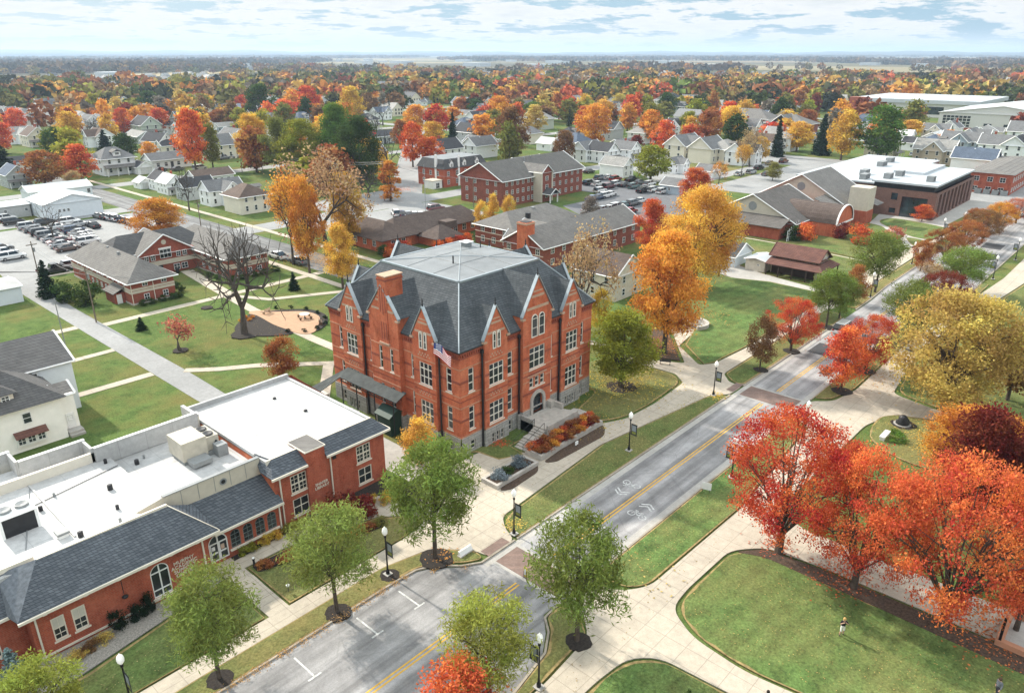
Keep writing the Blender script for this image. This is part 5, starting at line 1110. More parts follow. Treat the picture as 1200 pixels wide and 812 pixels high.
# ---- gymnasium
gy = thing('gymnasium', 'huge pale grey metal gymnasium with low gable roof and dark window grid', 'gymnasium', 510, 75)
m = MB(); GM = plain('gym_panel', (.64, .63, .60), .6, var=.04); m.box(512, 585, 58, 122, 0, 9.3, GM); gable_end(m, (512, 585, 58, 122), 'W', 9.3, 13.8, GM); m.box(511.8, 512, 58, 122, 0, 1.2, BRICK2); m.build('wall', gy); groof(gy, 512, 585, 58, 122, 9.3, 13.9, ROOFM, 'x', .6, 0)
window(gy, (512, 58), (0, 1), (-1, 0), 47, 62, 1.3, 8.0, cols=7, rows=(.25, .5, .75), depth=-.1, frame=GM, glass=GLASS, bar=.3, fw=.3)
for k in (6, 16, 26, 36): window(gy, (512, 58), (0, 1), (-1, 0), k, k + 4, 2.6, 4.0, cols=2, rows=(), depth=-.1, frame=METAL, glass=GLASS)
g2 = thing('field_house', 'very long white roofed field house with a brick tower behind the pale gymnasium', 'field house', 590, 125); m = MB(); m.box(596, 680, 120, 200, 0, 9, GM); m.box(590, 598, 190, 202, 0, 12, BRICK2); m.build('wall', g2); m = MB(); m.box(594, 682, 118, 202, 9, 11.5, ROOFM); m.build('roof', g2); window(g2, (596, 120), (0, 1), (-1, 0), 20, 42, 2, 7, cols=7, rows=(.5,), depth=-.1, frame=METALD, glass=GLASSB)
# ---- apartments
ap = thing('apartment_complex', 'long brown brick apartment block with several grey gabled roofs in the town', 'apartment block', 400, 172); m = MB(); m.box(402, 420, 158, 182, 0, 7, BRICK3); m.box(418, 436, 186, 226, 0, 7.5, BRICK3); m.box(400, 404, 168, 173, 0, 8, BEIGE); m.build('wall', ap); groof(ap, 402, 420, 158, 182, 7, 11, SHG_GREY, 'y', .8, None); groof(ap, 418, 436, 186, 226, 7.5, 12, SHG_GREY, 'y', .8, None); groof(ap, 400, 412, 166, 175, 8, 11.5, SHG_GREY, 'x', .6, 0)
wins(ap, (402, 420, 158, 182), 'W', spread_(24, 7), ((1, 2.6), (4.4, 6)), 1.4); wins(ap, (418, 436, 186, 226), 'W', spread_(40, 11), ((1, 2.6), (4.4, 6)), 1.4)
# ================================================================== HOUSES
rng = random.Random(7)
AUTO = []      # things whose label is finished at the end: (object, look words, category, plural)
def house_proto(kind):
    """kinds share the tinted siding and shingle materials; the colour sits on each copy"""
    t = thing('house', None, 'house', 0, 0); S, Rf = SIDING_T, SHG_T
    def body(*b):
        m = MB(); m.box(*b, S); return m
    def W(box_, side, us, zs, w=.8):
        wins(t, box_, side, us, zs, w, 1, (.5,))
    m = MB()
    if kind == 'gable':
        B = (-3.8, 3.8, -5, 5); m.box(*B, 0, 4.7, S); gable_end(m, B, 'S', 4.7, 7.6, S); gable_end(m, B, 'N', 4.7, 7.6, S); m.build('wall', t); groof(t, *B, 4.7, 7.65, Rf, 'y', .4, 0)
        W(B, 'S', (1.6, 3.8, 6), ((.8, 2.2),)); W(B, 'S', (2.2, 5.4), ((3.1, 4.4),)); W(B, 'S', (3.8,), ((5.3, 6.3),), .7); W(B, 'W', (2, 5, 8), ((.8, 2.2), (3.1, 4.4))); W(B, 'E', (2, 5, 8), ((.8, 2.2), (3.1, 4.4)))
        m = MB(); slab_roof(m, [(-3.9, -7, 2.3), (3.9, -7, 2.3), (3.9, -5.02, 2.9), (-3.9, -5.02, 2.9)], .12, SHG_GREY); m.build('porch_roof', t)
        for x in (-3.6, 0, 3.6): m = MB(); m.box(x - .1, x + .1, -6.9, -6.7, 0, 2.25, WHITE); m.build('porch_post', t)
        m = MB(); m.box(1, 1.7, 1, 1.7, 5, 8.4, BRICK2); m.build('chimney', t)
    elif kind == 'cross':
        B = (-5.5, 5.5, -3.4, 3.4); C = (-2.2, 3.2, -6, -3.39); m.box(*B, 0, 4.6, S); gable_end(m, B, 'W', 4.6, 7.2, S); gable_end(m, B, 'E', 4.6, 7.2, S); m.box(*C, 0, 4.55, S); gable_end(m, C, 'S', 4.55, 6.9, S); m.build('wall', t)
        groof(t, *B, 4.6, 7.25, Rf, 'x', .4, 0); groof(t, -2.2, 3.2, -6, 0, 4.55, 6.95, Rf, 'y', .4, 0)
        W(C, 'S', (1.3, 4.1), ((.8, 2.2), (3, 4.3))); W(C, 'S', (2.7,), ((5.1, 6),), .6); W(B, 'S', (1.4, 9.8), ((.8, 2.2), (3, 4.2))); W(B, 'W', (1.8, 5), ((.8, 2.2), (3, 4.3))); W(B, 'E', (1.8, 5), ((.8, 2.2), (3, 4.3)))
    elif kind == 'hip':
        B = (-4.4, 4.4, -4.4, 4.4); m.box(*B, 0, 4.9, S); m.build('wall', t); groof(t, *B, 4.9, 7.4, Rf, 'x', .6, 3.6)
        W(B, 'S', (1.8, 4.4, 7), ((.8, 2.2), (3.2, 4.5))); W(B, 'W', (1.8, 4.4, 7), ((.8, 2.2), (3.2, 4.5))); W(B, 'E', (2.4, 6.4), ((.8, 2.2), (3.2, 4.5)))
        m = MB(); m.box(-1, 1, -3.9, -1.5, 5, 6.4, S); d = m.build('dormer', t); W((-1, 1, -3.9, -2), 'S', (1,), ((5.5, 6.2),), 1.2)
        m = MB(); slab_roof(m, [(-1.4, -4.3, 6.3), (0, -4.3, 7), (0, -1, 7), (-1.4, -1, 6.3)], .08, SHG_GREY); slab_roof(m, [(0, -4.3, 7), (1.4, -4.3, 6.3), (1.4, -1, 6.3), (0, -1, 7)], .08, SHG_GREY); buildin(m, 'dormer_roof', t, d)
        m = MB(); slab_roof(m, [(-4.4, -6.4, 2.3), (4.4, -6.4, 2.3), (4.4, -4.42, 2.9), (-4.4, -4.42, 2.9)], .12, SHG_GREY); m.build('porch_roof', t)
        for x in (-4.1, -1.4, 1.4, 4.1): m = MB(); m.box(x - .1, x + .1, -6.3, -6.1, 0, 2.25, WHITE); m.build('porch_post', t)
    elif kind == 'long':
        B = (-6, 6, -3.2, 3.2); m.box(*B, 0, 2.9, S); gable_end(m, B, 'W', 2.9, 4.6, S); gable_end(m, B, 'E', 2.9, 4.6, S); m.build('wall', t); groof(t, *B, 2.9, 4.65, Rf, 'x', .45, 0); W(B, 'S', (1.8, 4.2, 8, 10.2), ((.8, 2),), 1); W(B, 'W', (2, 4.4), ((.8, 2),)); W(B, 'E', (3.2,), ((.8, 2),)); m = MB(); m.box(-.4, .45, -3.28, -3.2, 0, 2, METALD); m.build('door', t)
    elif kind == 'garage':
        B = (-2.8, 2.8, -3, 3); m.box(*B, 0, 2.5, S); gable_end(m, B, 'S', 2.5, 4.1, S); gable_end(m, B, 'N', 2.5, 4.1, S); m.build('wall', t); groof(t, *B, 2.5, 4.15, Rf, 'y', .3, 0); m = MB(); m.box(-1.9, 1.9, -3.06, -3.0, 0, 2.1, plain('garage_door', (.6, .6, .58), .6)); m.build('door', t); W(B, 'W', (3,), ((1, 1.8),))
    freeze(t); return t
PROTO = {k: house_proto(k) for k in ('gable', 'cross', 'hip', 'long', 'garage')}
USED = set()
WALLC = {'white': (.84, .85, .85), 'cream': (.72, .67, .56), 'grey': (.42, .44, .44), 'pale blue': (.40, .47, .52), 'tan': (.46, .38, .28), 'pale green': (.45, .5, .42), 'brick red': (.28, .08, .05)}
ROOFC = {'grey': (.20, .20, .20), 'dark': (.075, .075, .08), 'brown': (.15, .11, .09), 'pale grey': (.34, .33, .31), 'slate blue': (.12, .15, .20), 'white': (.7, .7, .68)}
KW = {'gable': 'gabled porch house', 'cross': 'cross gabled house', 'hip': 'hipped dormer house', 'long': 'long low house', 'garage': 'small gabled garage'}
HOUSES = []
def put_house(kind, x, y, rot, wc, rc, s=1.0, label=None):
    p = PROTO[kind]
    if kind in USED: o = copy_tree(p)
    else: o = p; USED.add(kind)
    o.location = (x, y, 0); o.rotation_euler = (0, 0, R(rot)); o.scale = (s, s, s)
    kids = KIDS[p.name] if o is p else list(o.children)
    for c in kids:
        if c.name.startswith(('wall', 'dormer')) and 'roof' not in c.name: c.color = (*WALLC[wc], 1)
        elif c.name.startswith('roof'): c.color = (*ROOFC[rc], 1)
    o['group'] = 'houses of the town' if kind != 'garage' else 'garages of the town'; o['category'] = 'house' if kind != 'garage' else 'garage'
    o.name = 'house' if kind != 'garage' else 'garage'
    HOUSES.append((x, y, o))
    if label: o['label'] = label
    else: AUTO.append((o, f'{wc} {KW[kind]}, {rc} roof', 'houses' if kind != 'garage' else 'garages'))
    return o
def hp(kind, px, py, rot, wc, rc, s=1.0, label=None):
    s = s * (1.12 if py < 200 else 1.0)
    x, y = at(px, py); return put_house(kind, x, y, rot, wc, rc, s, label)
for a in ((('hip'), 291, 247, 90, 'cream', 'brown', 1.05, 'cream two storey house with brown roof at the street corner beside orange trees'),
          ('cross', 262, 238, 0, 'white', 'grey', 1.0, 'bright white two storey house with grey roof left of the cream corner house'),
          ('cross', 231, 232, 180, 'grey', 'dark', .9, 'dark roofed grey house behind the small dead tree by the side street'),
          ('gable', 202, 226, 0, 'white', 'white', .8, 'white house with a pale tin roof in the row along the side street'),
          ('gable', 192, 222, 0, 'white', 'dark', .8, 'white house with a black roof squeezed in the row along the side street'),
          ('garage', 170, 220, 0, 'white', 'white', .9, 'small white outbuilding with bright roof by bare shrubs on the side street'),
          ('hip', 135, 203, 0, 'white', 'grey', 1.3), ('garage', 168, 203, 0, 'white', 'dark', 1.1), ('long', 197, 196, 0, 'white', 'grey', 1.15),
          ('gable', 108, 154, 0, 'white', 'grey', 1.1), ('gable', 121, 154, 0, 'white', 'grey', 1.1), ('hip', 143, 158, 0, 'white', 'slate blue', 1.1), ('gable', 173, 160, 0, 'pale green', 'dark', 1.25), ('cross', 201, 157, 0, 'white', 'dark', 1.0), ('gable', 187, 178, 20, 'white', 'dark', 1.0), ('long', 206, 178, 0, 'cream', 'dark', 1.1),
          ('cross', 30, 152, 0, 'white', 'grey', 1.1), ('gable', 8, 150, 0, 'white', 'dark', 1.0), ('cross', 25, 168, 0, 'white', 'pale grey', 1.0), ('long', 12, 200, 0, 'cream', 'dark', 1.1), ('gable', 20, 218, 0, 'grey', 'slate blue', .95),
          ('cross', 432, 192, 0, 'tan', 'grey', 1.0), ('long', 445, 168, 0, 'grey', 'dark', 1.2), ('hip', 430, 152, 0, 'white', 'dark', 1.1), ('cross', 447, 140, 0, 'white', 'slate blue', 1.0),
          ('gable', 551, 168, 0, 'grey', 'dark', 1.15), ('hip', 545, 158, 0, 'grey', 'slate blue', 1.1), ('cross', 560, 148, 0, 'white', 'dark', 1.1),
          ('cross', 688, 188, 0, 'white', 'grey', 1.0), ('gable', 706, 190, 0, 'white', 'dark', .95), ('garage', 643, 176, 0, 'white', 'white', 1.25), ('hip', 668, 168, 0, 'white', 'dark', .95), ('gable', 733, 187, 0, 'white', 'grey', .9), ('cross', 722, 206, 90, 'white', 'pale grey', .95), ('long', 730, 176, 0, 'grey', 'grey', 1),
          ('cross', 800, 186, 0, 'cream', 'grey', 1.25), ('gable', 828, 190, 90, 'cream', 'grey', 1.2), ('hip', 848, 190, 0, 'cream', 'pale grey', 1.1), ('cross', 790, 202, 0, 'white', 'grey', .8), ('garage', 829, 208, 0, 'white', 'grey', 1.15), ('cross', 868, 192, 0, 'white', 'dark', 1.05), ('gable', 876, 160, 0, 'white', 'grey', 1.1), ('garage', 790, 226, 0, 'pale blue', 'grey', 1.15),
          ('long', 1048, 166, 90, 'white', 'white', 1.2), ('garage', 1070, 176, 0, 'white', 'dark', 1.3), ('hip', 1090, 183, 0, 'pale blue', 'slate blue', 1.1), ('long', 1095, 168, 0, 'white', 'white', 1.1), ('cross', 1135, 174, 0, 'white', 'grey', 1.15), ('long', 1150, 164, 0, 'white', 'pale grey', 1.3), ('gable', 1165, 184, 0, 'white', 'grey', 1.1), ('cross', 1188, 186, 0, 'white', 'dark', 1.2), ('gable', 1200, 170, 0, 'white', 'grey', 1.3)):
    hp(*a)
# ---- the two big white houses at the left
bw = thing('house', 'tall plain white house with a broad grey roof behind the cream house at the left', 'house', 26, 98.2)
B = (10, 26.2, 98.0, 109); WB = plain('white_siding', (.66, .70, .73), .6, var=.04); m = MB(); m.box(*B, 0, 6.6, WB); gable_end(m, B, 'E', 6.6, 8.9, WB); gable_end(m, B, 'W', 6.6, 8.9, WB); m.build('wall', bw); groof(bw, *B, 6.6, 8.95, SHG_DARK if 0 else shingle('shingle_charcoal', (.125, .122, .12), (.1, .098, .097), (.06, .06, .06)), 'x', .35, 0); wins(bw, B, 'S', (11.8,), ((4.6, 6.0),), 1.0, 1); m = MB(); m.tube([(15, 102, 7.4), (15, 102, 8.3)], .1, METAL, 6); m.build('vent_pipe', bw)
cw = thing('house', 'cream house with dark hip roof, small dormer and brown window awning at the left edge', 'house', 23.6, 90.7)
CRM = plain('cream_siding', (.86, .84, .79), .65, var=.05); m = MB(); m.box(8, 22.2, 90.6, 97.9, 0, 5.3, CRM); m.box(22.21, 23.9, 91.6, 95.4, 0, 4.9, CRM); m.build('wall', cw)
RF_ = shingle('shingle_charcoal', (.125, .122, .12), (.1, .098, .097), (.06, .06, .06)); m = MB(); hip(m, 5, 22.8, 89.9, 99, 5.25, 8.9, RF_, 'x', 5.0); m.face([(5, 89.9, 5.24), (22.8, 89.9, 5.24), (22.8, 99, 5.24), (5, 99, 5.24)], CREAM); m.build('roof', cw); groof(cw, 22.2, 23.9, 91.8, 95.2, 4.9, 5.8, SHG_GREY, 'x', .25, 0)
wins(cw, (8, 22.2, 90.6, 97.9), 'S', (10.6,), ((3.2, 4.5),), .9, 1); wins(cw, (8, 22.2, 90.6, 97.9), 'S', (6.2,), ((.6, 2.0), (3.2, 4.5)), .9, 1)
wins(cw, (8, 22.2, 90.3, 97.9), 'S', (9.5, 10.5, 11.5), ((.95, 1.9),), .8, 2); m = MB(); m.box(17.0, 20.0, 90.3, 90.6, .7, 2.0, WHITE); m.build('bay', cw); m = MB(); slab_roof(m, [(16.9, 89.7, 2.0), (20.2, 89.7, 2.0), (20.2, 90.58, 2.5), (16.9, 90.58, 2.5)], .07, SHG_RUST); m.build('awning', cw)
m = MB(); m.box(15.3, 18.0, 91.2, 94, 5.6, 7.0, CREAM); d = m.build('dormer', cw); wins(cw, (15.3, 18.0, 91.2, 94), 'S', (.8, 1.9), ((6.1, 6.8),), .8, 2); m = MB(); hip(m, 14.9, 18.4, 90.8, 95.5, 7.0, 8.2, RF_, 'y', 1.2); buildin(m, 'dormer_roof', cw, d)
m = MB(); m.box(16.4, 17.3, 95.2, 96.0, 7.6, 9.7, BRICK2); m.build('chimney', cw); m = MB(); m.fbox((22.21, 91.6), (1, 0), (0, -1), .4, 1.3, 0, .06, .6, 2.5, WHITE); m.build('door', cw); wins(cw, (22.21, 23.9, 91.58, 95), 'S', (.85,), ((1.6, 2.3),), .55, 1); m = MB(); m.box(22.3, 23.9, 90.4, 91.55, 0, .55, CONC2); m.box(22.3, 23.9, 90.0, 90.39, 0, .28, CONC2); m.build('steps', cw)
# white garages and sheds at the left edge
def simple(name, label, cat, x0, x1, y0, y1, h, hr, wallm, roofm, ridge='x', w_=None, ov=.3, inset=0):
    t = thing(name, label, cat, x0, y0); m = MB(); m.box(x0, x1, y0, y1, 0, h, wallm)
    if inset == 0:
        for s in (('W', 'E') if ridge == 'x' else ('S', 'N')): gable_end(m, (x0, x1, y0, y1), s, h, hr, wallm)
    m.build('wall', t); groof(t, x0, x1, y0, y1, h, hr + .05, roofm, ridge, ov, inset)
    for s, us, zs, ww in (w_ or ()): wins(t, (x0, x1, y0, y1), s, us, zs, ww, 1)
    return t
WS = plain('white_siding', (.66, .70, .73), .6, var=.04)
simple('garage', 'white garage with flat grey roof beside the alley at the left edge', 'garage', 22, 35.5, 152, 160, 3.0, 3.4, WS, ROOFG, 'x')
simple('house', 'white house with brown roof beside the alley, partly cut by the left edge', 'house', 18, 33.5, 161, 172, 4.6, 7.2, WS, SHG_BROWN, 'x')
simple('workshop', 'white gabled workshop with three small windows behind the left car park', 'workshop', 62.5, 77, 225.5, 240, 4.2, 6.2, WS, ROOFM, 'y', (('S', (3.5, 4.6, 5.7), ((1.8, 2.6),), .7),), inset=0)
simple('warehouse', 'flat pale grey warehouse at the left behind the car park', 'warehouse', 44, 62, 236, 245, 3.4, 3.9, plain('grey_siding', (.46, .46, .45), .7), ROOFM, 'x', (('S', (6, 12, 17), ((1.6, 2.4),), .8),))
simple('barn', 'white building with a shining tin roof behind the grey warehouse', 'barn', 66, 83, 249, 257, 4.4, 5.8, WS, ROOFM, 'x', (('S', (16,), ((2.4, 3.6),), 1),))
# log cabin style house, garage, beige house
cb_ = thing('cabin_house', 'small white house with rust brown roof and wrap-around porch by the lane', 'cabin', 143.5, 50.5)
m = MB(); CBX = (145, 150.5, 50.6, 60.0); m.box(*CBX, 0, 4.1, plain('cabin_cream', (.58, .54, .46), .7)); gable_end(m, CBX, 'S', 4.1, 5.8, CREAM); gable_end(m, CBX, 'N', 4.1, 5.8, CREAM); m.build('wall', cb_); groof(cb_, *CBX, 4.1, 5.85, SHG_RUST, 'y', .5, 0, trim=SHG_RUST)
m = MB(); slab_roof(m, [(142.3, 48.6, 2.5), (145, 50.4, 3.4), (145, 60.2, 3.4), (142.3, 60.2, 2.5)], .12, SHG_RUST); slab_roof(m, [(142.3, 48.6, 2.5), (151.8, 48.6, 2.5), (150.6, 50.4, 3.4), (145, 50.4, 3.4)], .12, SHG_RUST); m.build('porch_roof', cb_)
for x, y in ((142.6, 49), (142.6, 51.8), (142.6, 54.6), (142.6, 57.4), (142.6, 59.9), (147, 48.9), (151.4, 48.9)): m = MB(); m.box(x - .1, x + .1, y - .1, y + .1, 0, 2.5, plain('dark_timber', (.06, .04, .03), .8)); m.build('porch_post', cb_)
m = MB(); m.box(144.93, 145.0, 51, 59.8, .1, 2.3, plain('dark_timber', (.06, .04, .03), .8)); m.build('timber_wall', cb_); wins(cb_, CBX, 'W', (2.2, 5, 7.6), ((3.5, 3.95),), .9); wins(cb_, CBX, 'S', (1.4, 4), ((3.5, 4.1),), .6)
simple('shed', 'small white shed with a bright tin roof joined to the porch cabin', 'shed', 143.4, 148.5, 60.6, 64.8, 2.5, 2.9, plain('cabin_cream', (.58, .54, .46), .7), ROOFM, 'x', (('W', (1.4,), ((1.3, 1.7),), .6),))
simple('garage', 'dark roofed white garage half hidden by the golden trees near the lane', 'garage', 143, 151, 67, 74.5, 2.4, 4.6, WS, SHG_DARK, 'y')
bh = simple('house', 'beige gabled house with brown roof between bare yellow tree and orange maple', 'house', 107.2, 116.5, 72.3, 82, 4.8, 7.9, plain('beige_siding', (.58, .53, .43), .7), SHG_BROWN, 'y', (('S', (2.6, 6.4), ((.7, 2), (3, 4.3)), .9), ('W', (2, 5, 7.5), ((.7, 2), (3, 4.3)), .9), ('S', (4.65,), ((5.4, 6.4),), .7)))
fence = thing('fence', 'brown wooden rail fence on the grass behind the golden maple', 'fence', 120, 80); m = MB()
for k in range(9): m.box(121 + k * 3, 121.2 + k * 3, 84, 84.2, 0, 1.3, WOODP)
m.build('post', fence); m = MB()
for z in (.5, .9, 1.2): m.box(121, 145.2, 84.05, 84.13, z, z + .12, SHG_RUST)
m.build('rail', fence)
# ---- the rest of the town: lots along the street grid
BLOCK = [(165, 205, 182, 205), (395, 442, 150, 232), (505, 690, 50, 210), (575, 690, 110, 210), (-40, 90, 160, 265)]
def free(x, y, r=0):
    if any(a - r < x < b + r and c_ - r < y < d + r for a, b, c_, d in BLOCK): return False
    if x < 300 + r and y < 184 + r and not (x < 82 and y > 230): return False
    if x < 310 and y < 130: return False
    for s in (305, 410, 530):
        if s - 2 - r < x < s + 10 + r: return False
    for s in (268, 362, 470):
        if s - 2 - r < y < s + 10 + r: return False
    if 81 - r < x < 98 + r: return False
    q = Vector((x - 138, y - 168)); t = q.dot(dd)
    if 0 < t < 430 and abs(q.x * dd.y - q.y * dd.x) < 9 + r: return False
    if x > 280 and 168 - r < y < 182 + r: return False
    return True
def inview(x, y, z=4, mx=20):
    if x * FH[0] + y * FH[1] < 5: return False
    p = proj(x, y, z); return -mx < p[0] < 1200 + mx and 40 < p[1] < 830
lots = []
for gx in range(-260, 900, 19):
    for gy in range(20, 900, 21):
        x, y = gx + rng.uniform(-3, 3), gy + rng.uniform(-3, 3); d_0 = math.hypot(x, y)
        if d_0 < 240 or d_0 > 820 or not free(x, y, 5) or not inview(x, y): continue
        if any(abs(x - hx) < 14 and abs(y - hy) < 14 for hx, hy, _ in HOUSES): continue
        lots.append((d_0, x, y))
lots.sort()
for d_0, x, y in lots:
    keep = .46 if d_0 < 420 else .36
    if rng.random() > keep or len(HOUSES) > 280: continue
    k = rng.choices(('gable', 'cross', 'hip', 'long', 'garage'), (3, 3, 2, 2, 1))[0]
    put_house(k, x, y, rng.choice((0, 0, 90, -90, 180)), rng.choices(('white', 'cream', 'grey', 'pale blue', 'tan', 'pale green'), (11, 1.5, 2, 1, .6, .5))[0], rng.choice(('grey', 'grey', 'dark', 'brown', 'pale grey', 'slate blue')), rng.uniform(1.1, 1.35))
# ================================================================== TREES AND SHRUBS
nr = np.random.default_rng(11)
def leaf_arrays(P, size, rs, aspect=1.0, droop=0.0, outward=None):
    n = len(P); a = rs.normal(size=(n, 3)); a[:, 2] *= .6
    if droop: a[:, 2] -= droop
    a /= np.linalg.norm(a, axis=1)[:, None] + 1e-9
    b = rs.normal(size=(n, 3)); b -= (b * a).sum(1)[:, None] * a; b /= np.linalg.norm(b, axis=1)[:, None] + 1e-9
    s = (size * rs.uniform(.5, 1.5, n))[:, None]
    a = a * s * aspect * .5; b = b * s * .5 / max(1, aspect ** .5)
    v = np.empty((n, 4, 3)); v[:, 0] = P - a; v[:, 1] = P + b * .8; v[:, 2] = P + a; v[:, 3] = P - b * .8
    return v
def quads_mesh(name, v, mat, tone=None, col=None):
    n = len(v); me = bpy.data.meshes.new(name); me.vertices.add(n * 4); me.loops.add(n * 4); me.polygons.add(n)
    me.vertices.foreach_set('co', v.reshape(-1).astype(np.float32)); me.loops.foreach_set('vertex_index', np.arange(n * 4, dtype=np.int32))
    me.polygons.foreach_set('loop_start', np.arange(0, n * 4, 4, dtype=np.int32))
    try: me.polygons.foreach_set('loop_total', np.full(n, 4, dtype=np.int32))
    except Exception: pass
    me.update(calc_edges=True)
    if tone is not None:
        at_ = me.attributes.new('tone', 'FLOAT', 'FACE'); at_.data.foreach_set('value', tone.astype(np.float32))
    if col is not None:
        at_ = me.attributes.new('col', 'FLOAT_COLOR', 'FACE'); at_.data.foreach_set('color', np.concatenate([col, np.ones((n, 1))], 1).reshape(-1).astype(np.float32))
    me.materials.append(mat); return me
SPEC = {  # H, W, clear trunk, crown base, clumps, leaves per clump, leaf, trunk radius, clump size, profile, aspect, limbs
 'locust': (7.4, 7.4, 2.3, 2.8, 100, 150, .135, .15, .10, 'vase', 2.4, 16), 'vase': (9.0, 11.5, 1.3, 2.5, 165, 205, .125, .30, .062, 'vase', 1.2, 30),
 'round': (12.0, 9.5, 2.4, 2.7, 120, 215, .22, .30, .105, 'oval', 1.2, 16), 'broad': (13.5, 15.5, 2.6, 2.6, 220, 180, .225, .45, .075, 'dome', 1.2, 26),
 'small': (4.6, 3.8, 1.1, 1.0, 46, 200, .12, .08, .14, 'oval', 1.2, 10), 'shrub': (1.4, 1.8, .2, .1, 16, 110, .12, .03, .2, 'dome', 1.3, 5),
 'mid': (11.5, 9.5, 2.0, 2.3, 90, 62, .46, .28, .115, 'oval', 1.1, 10), 'midbroad': (12, 13, 2.2, 2.2, 120, 62, .5, .36, .1, 'dome', 1.1, 12),
 'far': (11, 9, 1.8, 1.6, 46, 34, .85, .26, .15, 'oval', 1.0, 4), 'column': (12, 4.6, 1.2, .8, 60, 90, .32, .2, .13, 'oval', 1.2, 8)}
def profile(kind, t):
    if kind == 'vase': return .30 + .70 * math.sin(math.pi * min(1, .12 + t * .80)) ** .8 if t < .72 else (.30 + .70 * math.sin(math.pi * .696) ** .8) * math.sqrt(max(.02, 1 - ((t - .72) / .28) ** 2))
    if kind == 'dome': return (.62 + .38 * math.sin(math.pi * .5 * min(1, t / .38))) if t < .38 else math.sqrt(max(.02, 1 - ((t - .38) / .64) ** 2))
    return max(.08, math.sin(math.pi * (.08 + .90 * t ** .82)) ** .62)
TREE = {}
def gen_tree(kind, seed, sparse=1.0):
    H, W, ct, cb0, ncl, nl, ls, tr, cs, prof, asp, nlimb = SPEC[kind]; rs = np.random.default_rng(seed); rr = random.Random(seed)
    # lopsided envelope
    ph = [rr.uniform(0, 6.28) for _ in range(3)]; am = [rr.uniform(.05, .16) for _ in range(3)]
    C = []
    for k in range(ncl):
        t = (k + rr.random()) / ncl; th = rr.uniform(0, 2 * math.pi); u = rr.random() ** (.42 if kind != 'vase' else .24)
        r = W / 2 * profile(prof, t) * (1 + sum(a * math.sin((i + 1) * th + p + t * 3) for i, (a, p) in enumerate(zip(am, ph)))) * .90
        C.append((u * r * math.cos(th), u * r * math.sin(th), cb0 + (H - cb0) * t * .97 + rr.uniform(-.25, .25) * W * .05))
    V, T = [], []
    for c in C:
        n = int(nl * rr.uniform(.55, 1.3) * sparse); s = cs * W * rr.uniform(.75, 1.35)
        p = np.clip(rs.normal(size=(n, 3)), -1.55, 1.55) * np.array([s, s, s * .62]) * .62 + np.array(c); p[:, 2] = np.maximum(p[:, 2], cb0 * .55)
        if kind == 'locust': p[:, 2] -= np.abs(rs.normal(size=n)) * .25 * (np.linalg.norm(p[:, :2], axis=1) / W * 2)
        V.append(leaf_arrays(p, ls, rs, asp, .5 if kind == 'locust' else 0)); T.append(np.clip(np.full(n, rr.gauss(.5, .28)) + rs.normal(size=n) * .1, 0, 1))
    V = np.concatenate(V); T = np.concatenate(T)
    cm = quads_mesh('crown', V, LEAF, T)
    m = MB(); bk = BARK; lean = (rr.uniform(-.2, .2), rr.uniform(-.2, .2)); top = H * .72
    path = [(0, 0, -.1), (lean[0] * .2, lean[1] * .2, ct), (lean[0], lean[1], (ct + top) / 2), (lean[0] * 1.5, lean[1] * 1.5, top)]
    if kind == 'vase': path = [(0, 0, -.1), (lean[0] * .2, lean[1] * .2, ct), (lean[0] * .4, lean[1] * .4, ct + .6)]
    m.tube(path, [tr * 1.25, tr * .95, tr * .6, tr * .15][:len(path)], bk, 7)
    order = sorted(range(len(C)), key=lambda i: -math.hypot(C[i][0], C[i][1]) - .3 * C[i][2] if kind != 'vase' else rr.random())
    for i in order[:nlimb]:
        c = Vector(C[i]); z0 = ct * .95 + (0 if kind in ('vase',) else rr.uniform(0, .45) * (min(c.z, top) - ct)); z0 = min(max(z0, ct * .8), top)
        f = min(1, (z0 - ct) / max(.1, top - ct)); s0 = Vector((lean[0] * f, lean[1] * f, z0)); mid = s0.lerp(c, .5) + Vector((0, 0, (.10 if kind != 'vase' else .14) * W * (.5 if c.z > z0 else .1)))
        r0 = tr * (.42 if kind != 'vase' else .36) * (1 - .5 * f); m.tube([s0, s0.lerp(mid, .5) + Vector((rr.uniform(-.1, .1), rr.uniform(-.1, .1), .05)), mid, c], [r0, r0 * .8, r0 * .55, r0 * .15], bk, 5)
        for _ in range(2):
            q = mid + Vector((rr.gauss(0, .09), rr.gauss(0, .09), rr.uniform(.02, .12))) * W; m.tube([mid, q], [r0 * .4, r0 * .1], bk, 4)
    t0 = m.build('trunk', None); tm = t0.data; bpy.data.objects.remove(t0)
    return tm, cm, H, W
def gen_conifer(seed, far=False):
    rs = np.random.default_rng(seed); H, W = 10.0, 4.6; V = []; T = []; n_l = 14 if far else 26
    for k in range(n_l):
        t = (k + .3) / n_l; z = .5 + (H - .6) * t; r = W / 2 * (1 - t) ** .85 + .12; nb = max(5, int((9 if far else 15) * (1 - t) + 4))
        for j in range(nb):
            th = rs.uniform(0, 6.28); L = r * rs.uniform(.72, 1.12); n = int((5 if far else 16) * (L / 2.3 + .35)); u = rs.uniform(.15, 1, n)
            p = np.stack([np.cos(th) * L * u, np.sin(th) * L * u, z - .28 * L * u + .1 * u ** 3 * L], 1) + rs.normal(size=(n, 3)) * .11
            V.append(leaf_arrays(p, .55 if far else .34, rs, 1.6, .2)); T.append(np.full(n, rs.normal(.5, .25)))
    cm = quads_mesh('crown', np.concatenate(V), NEEDLE, np.clip(np.concatenate(T), 0, 1)); m = MB(); m.tube([(0, 0, -.1), (0, 0, H * .9)], [.17, .03], BARK, 6); t0 = m.build('trunk'); tm = t0.data; bpy.data.objects.remove(t0)
    return tm, cm, H, W
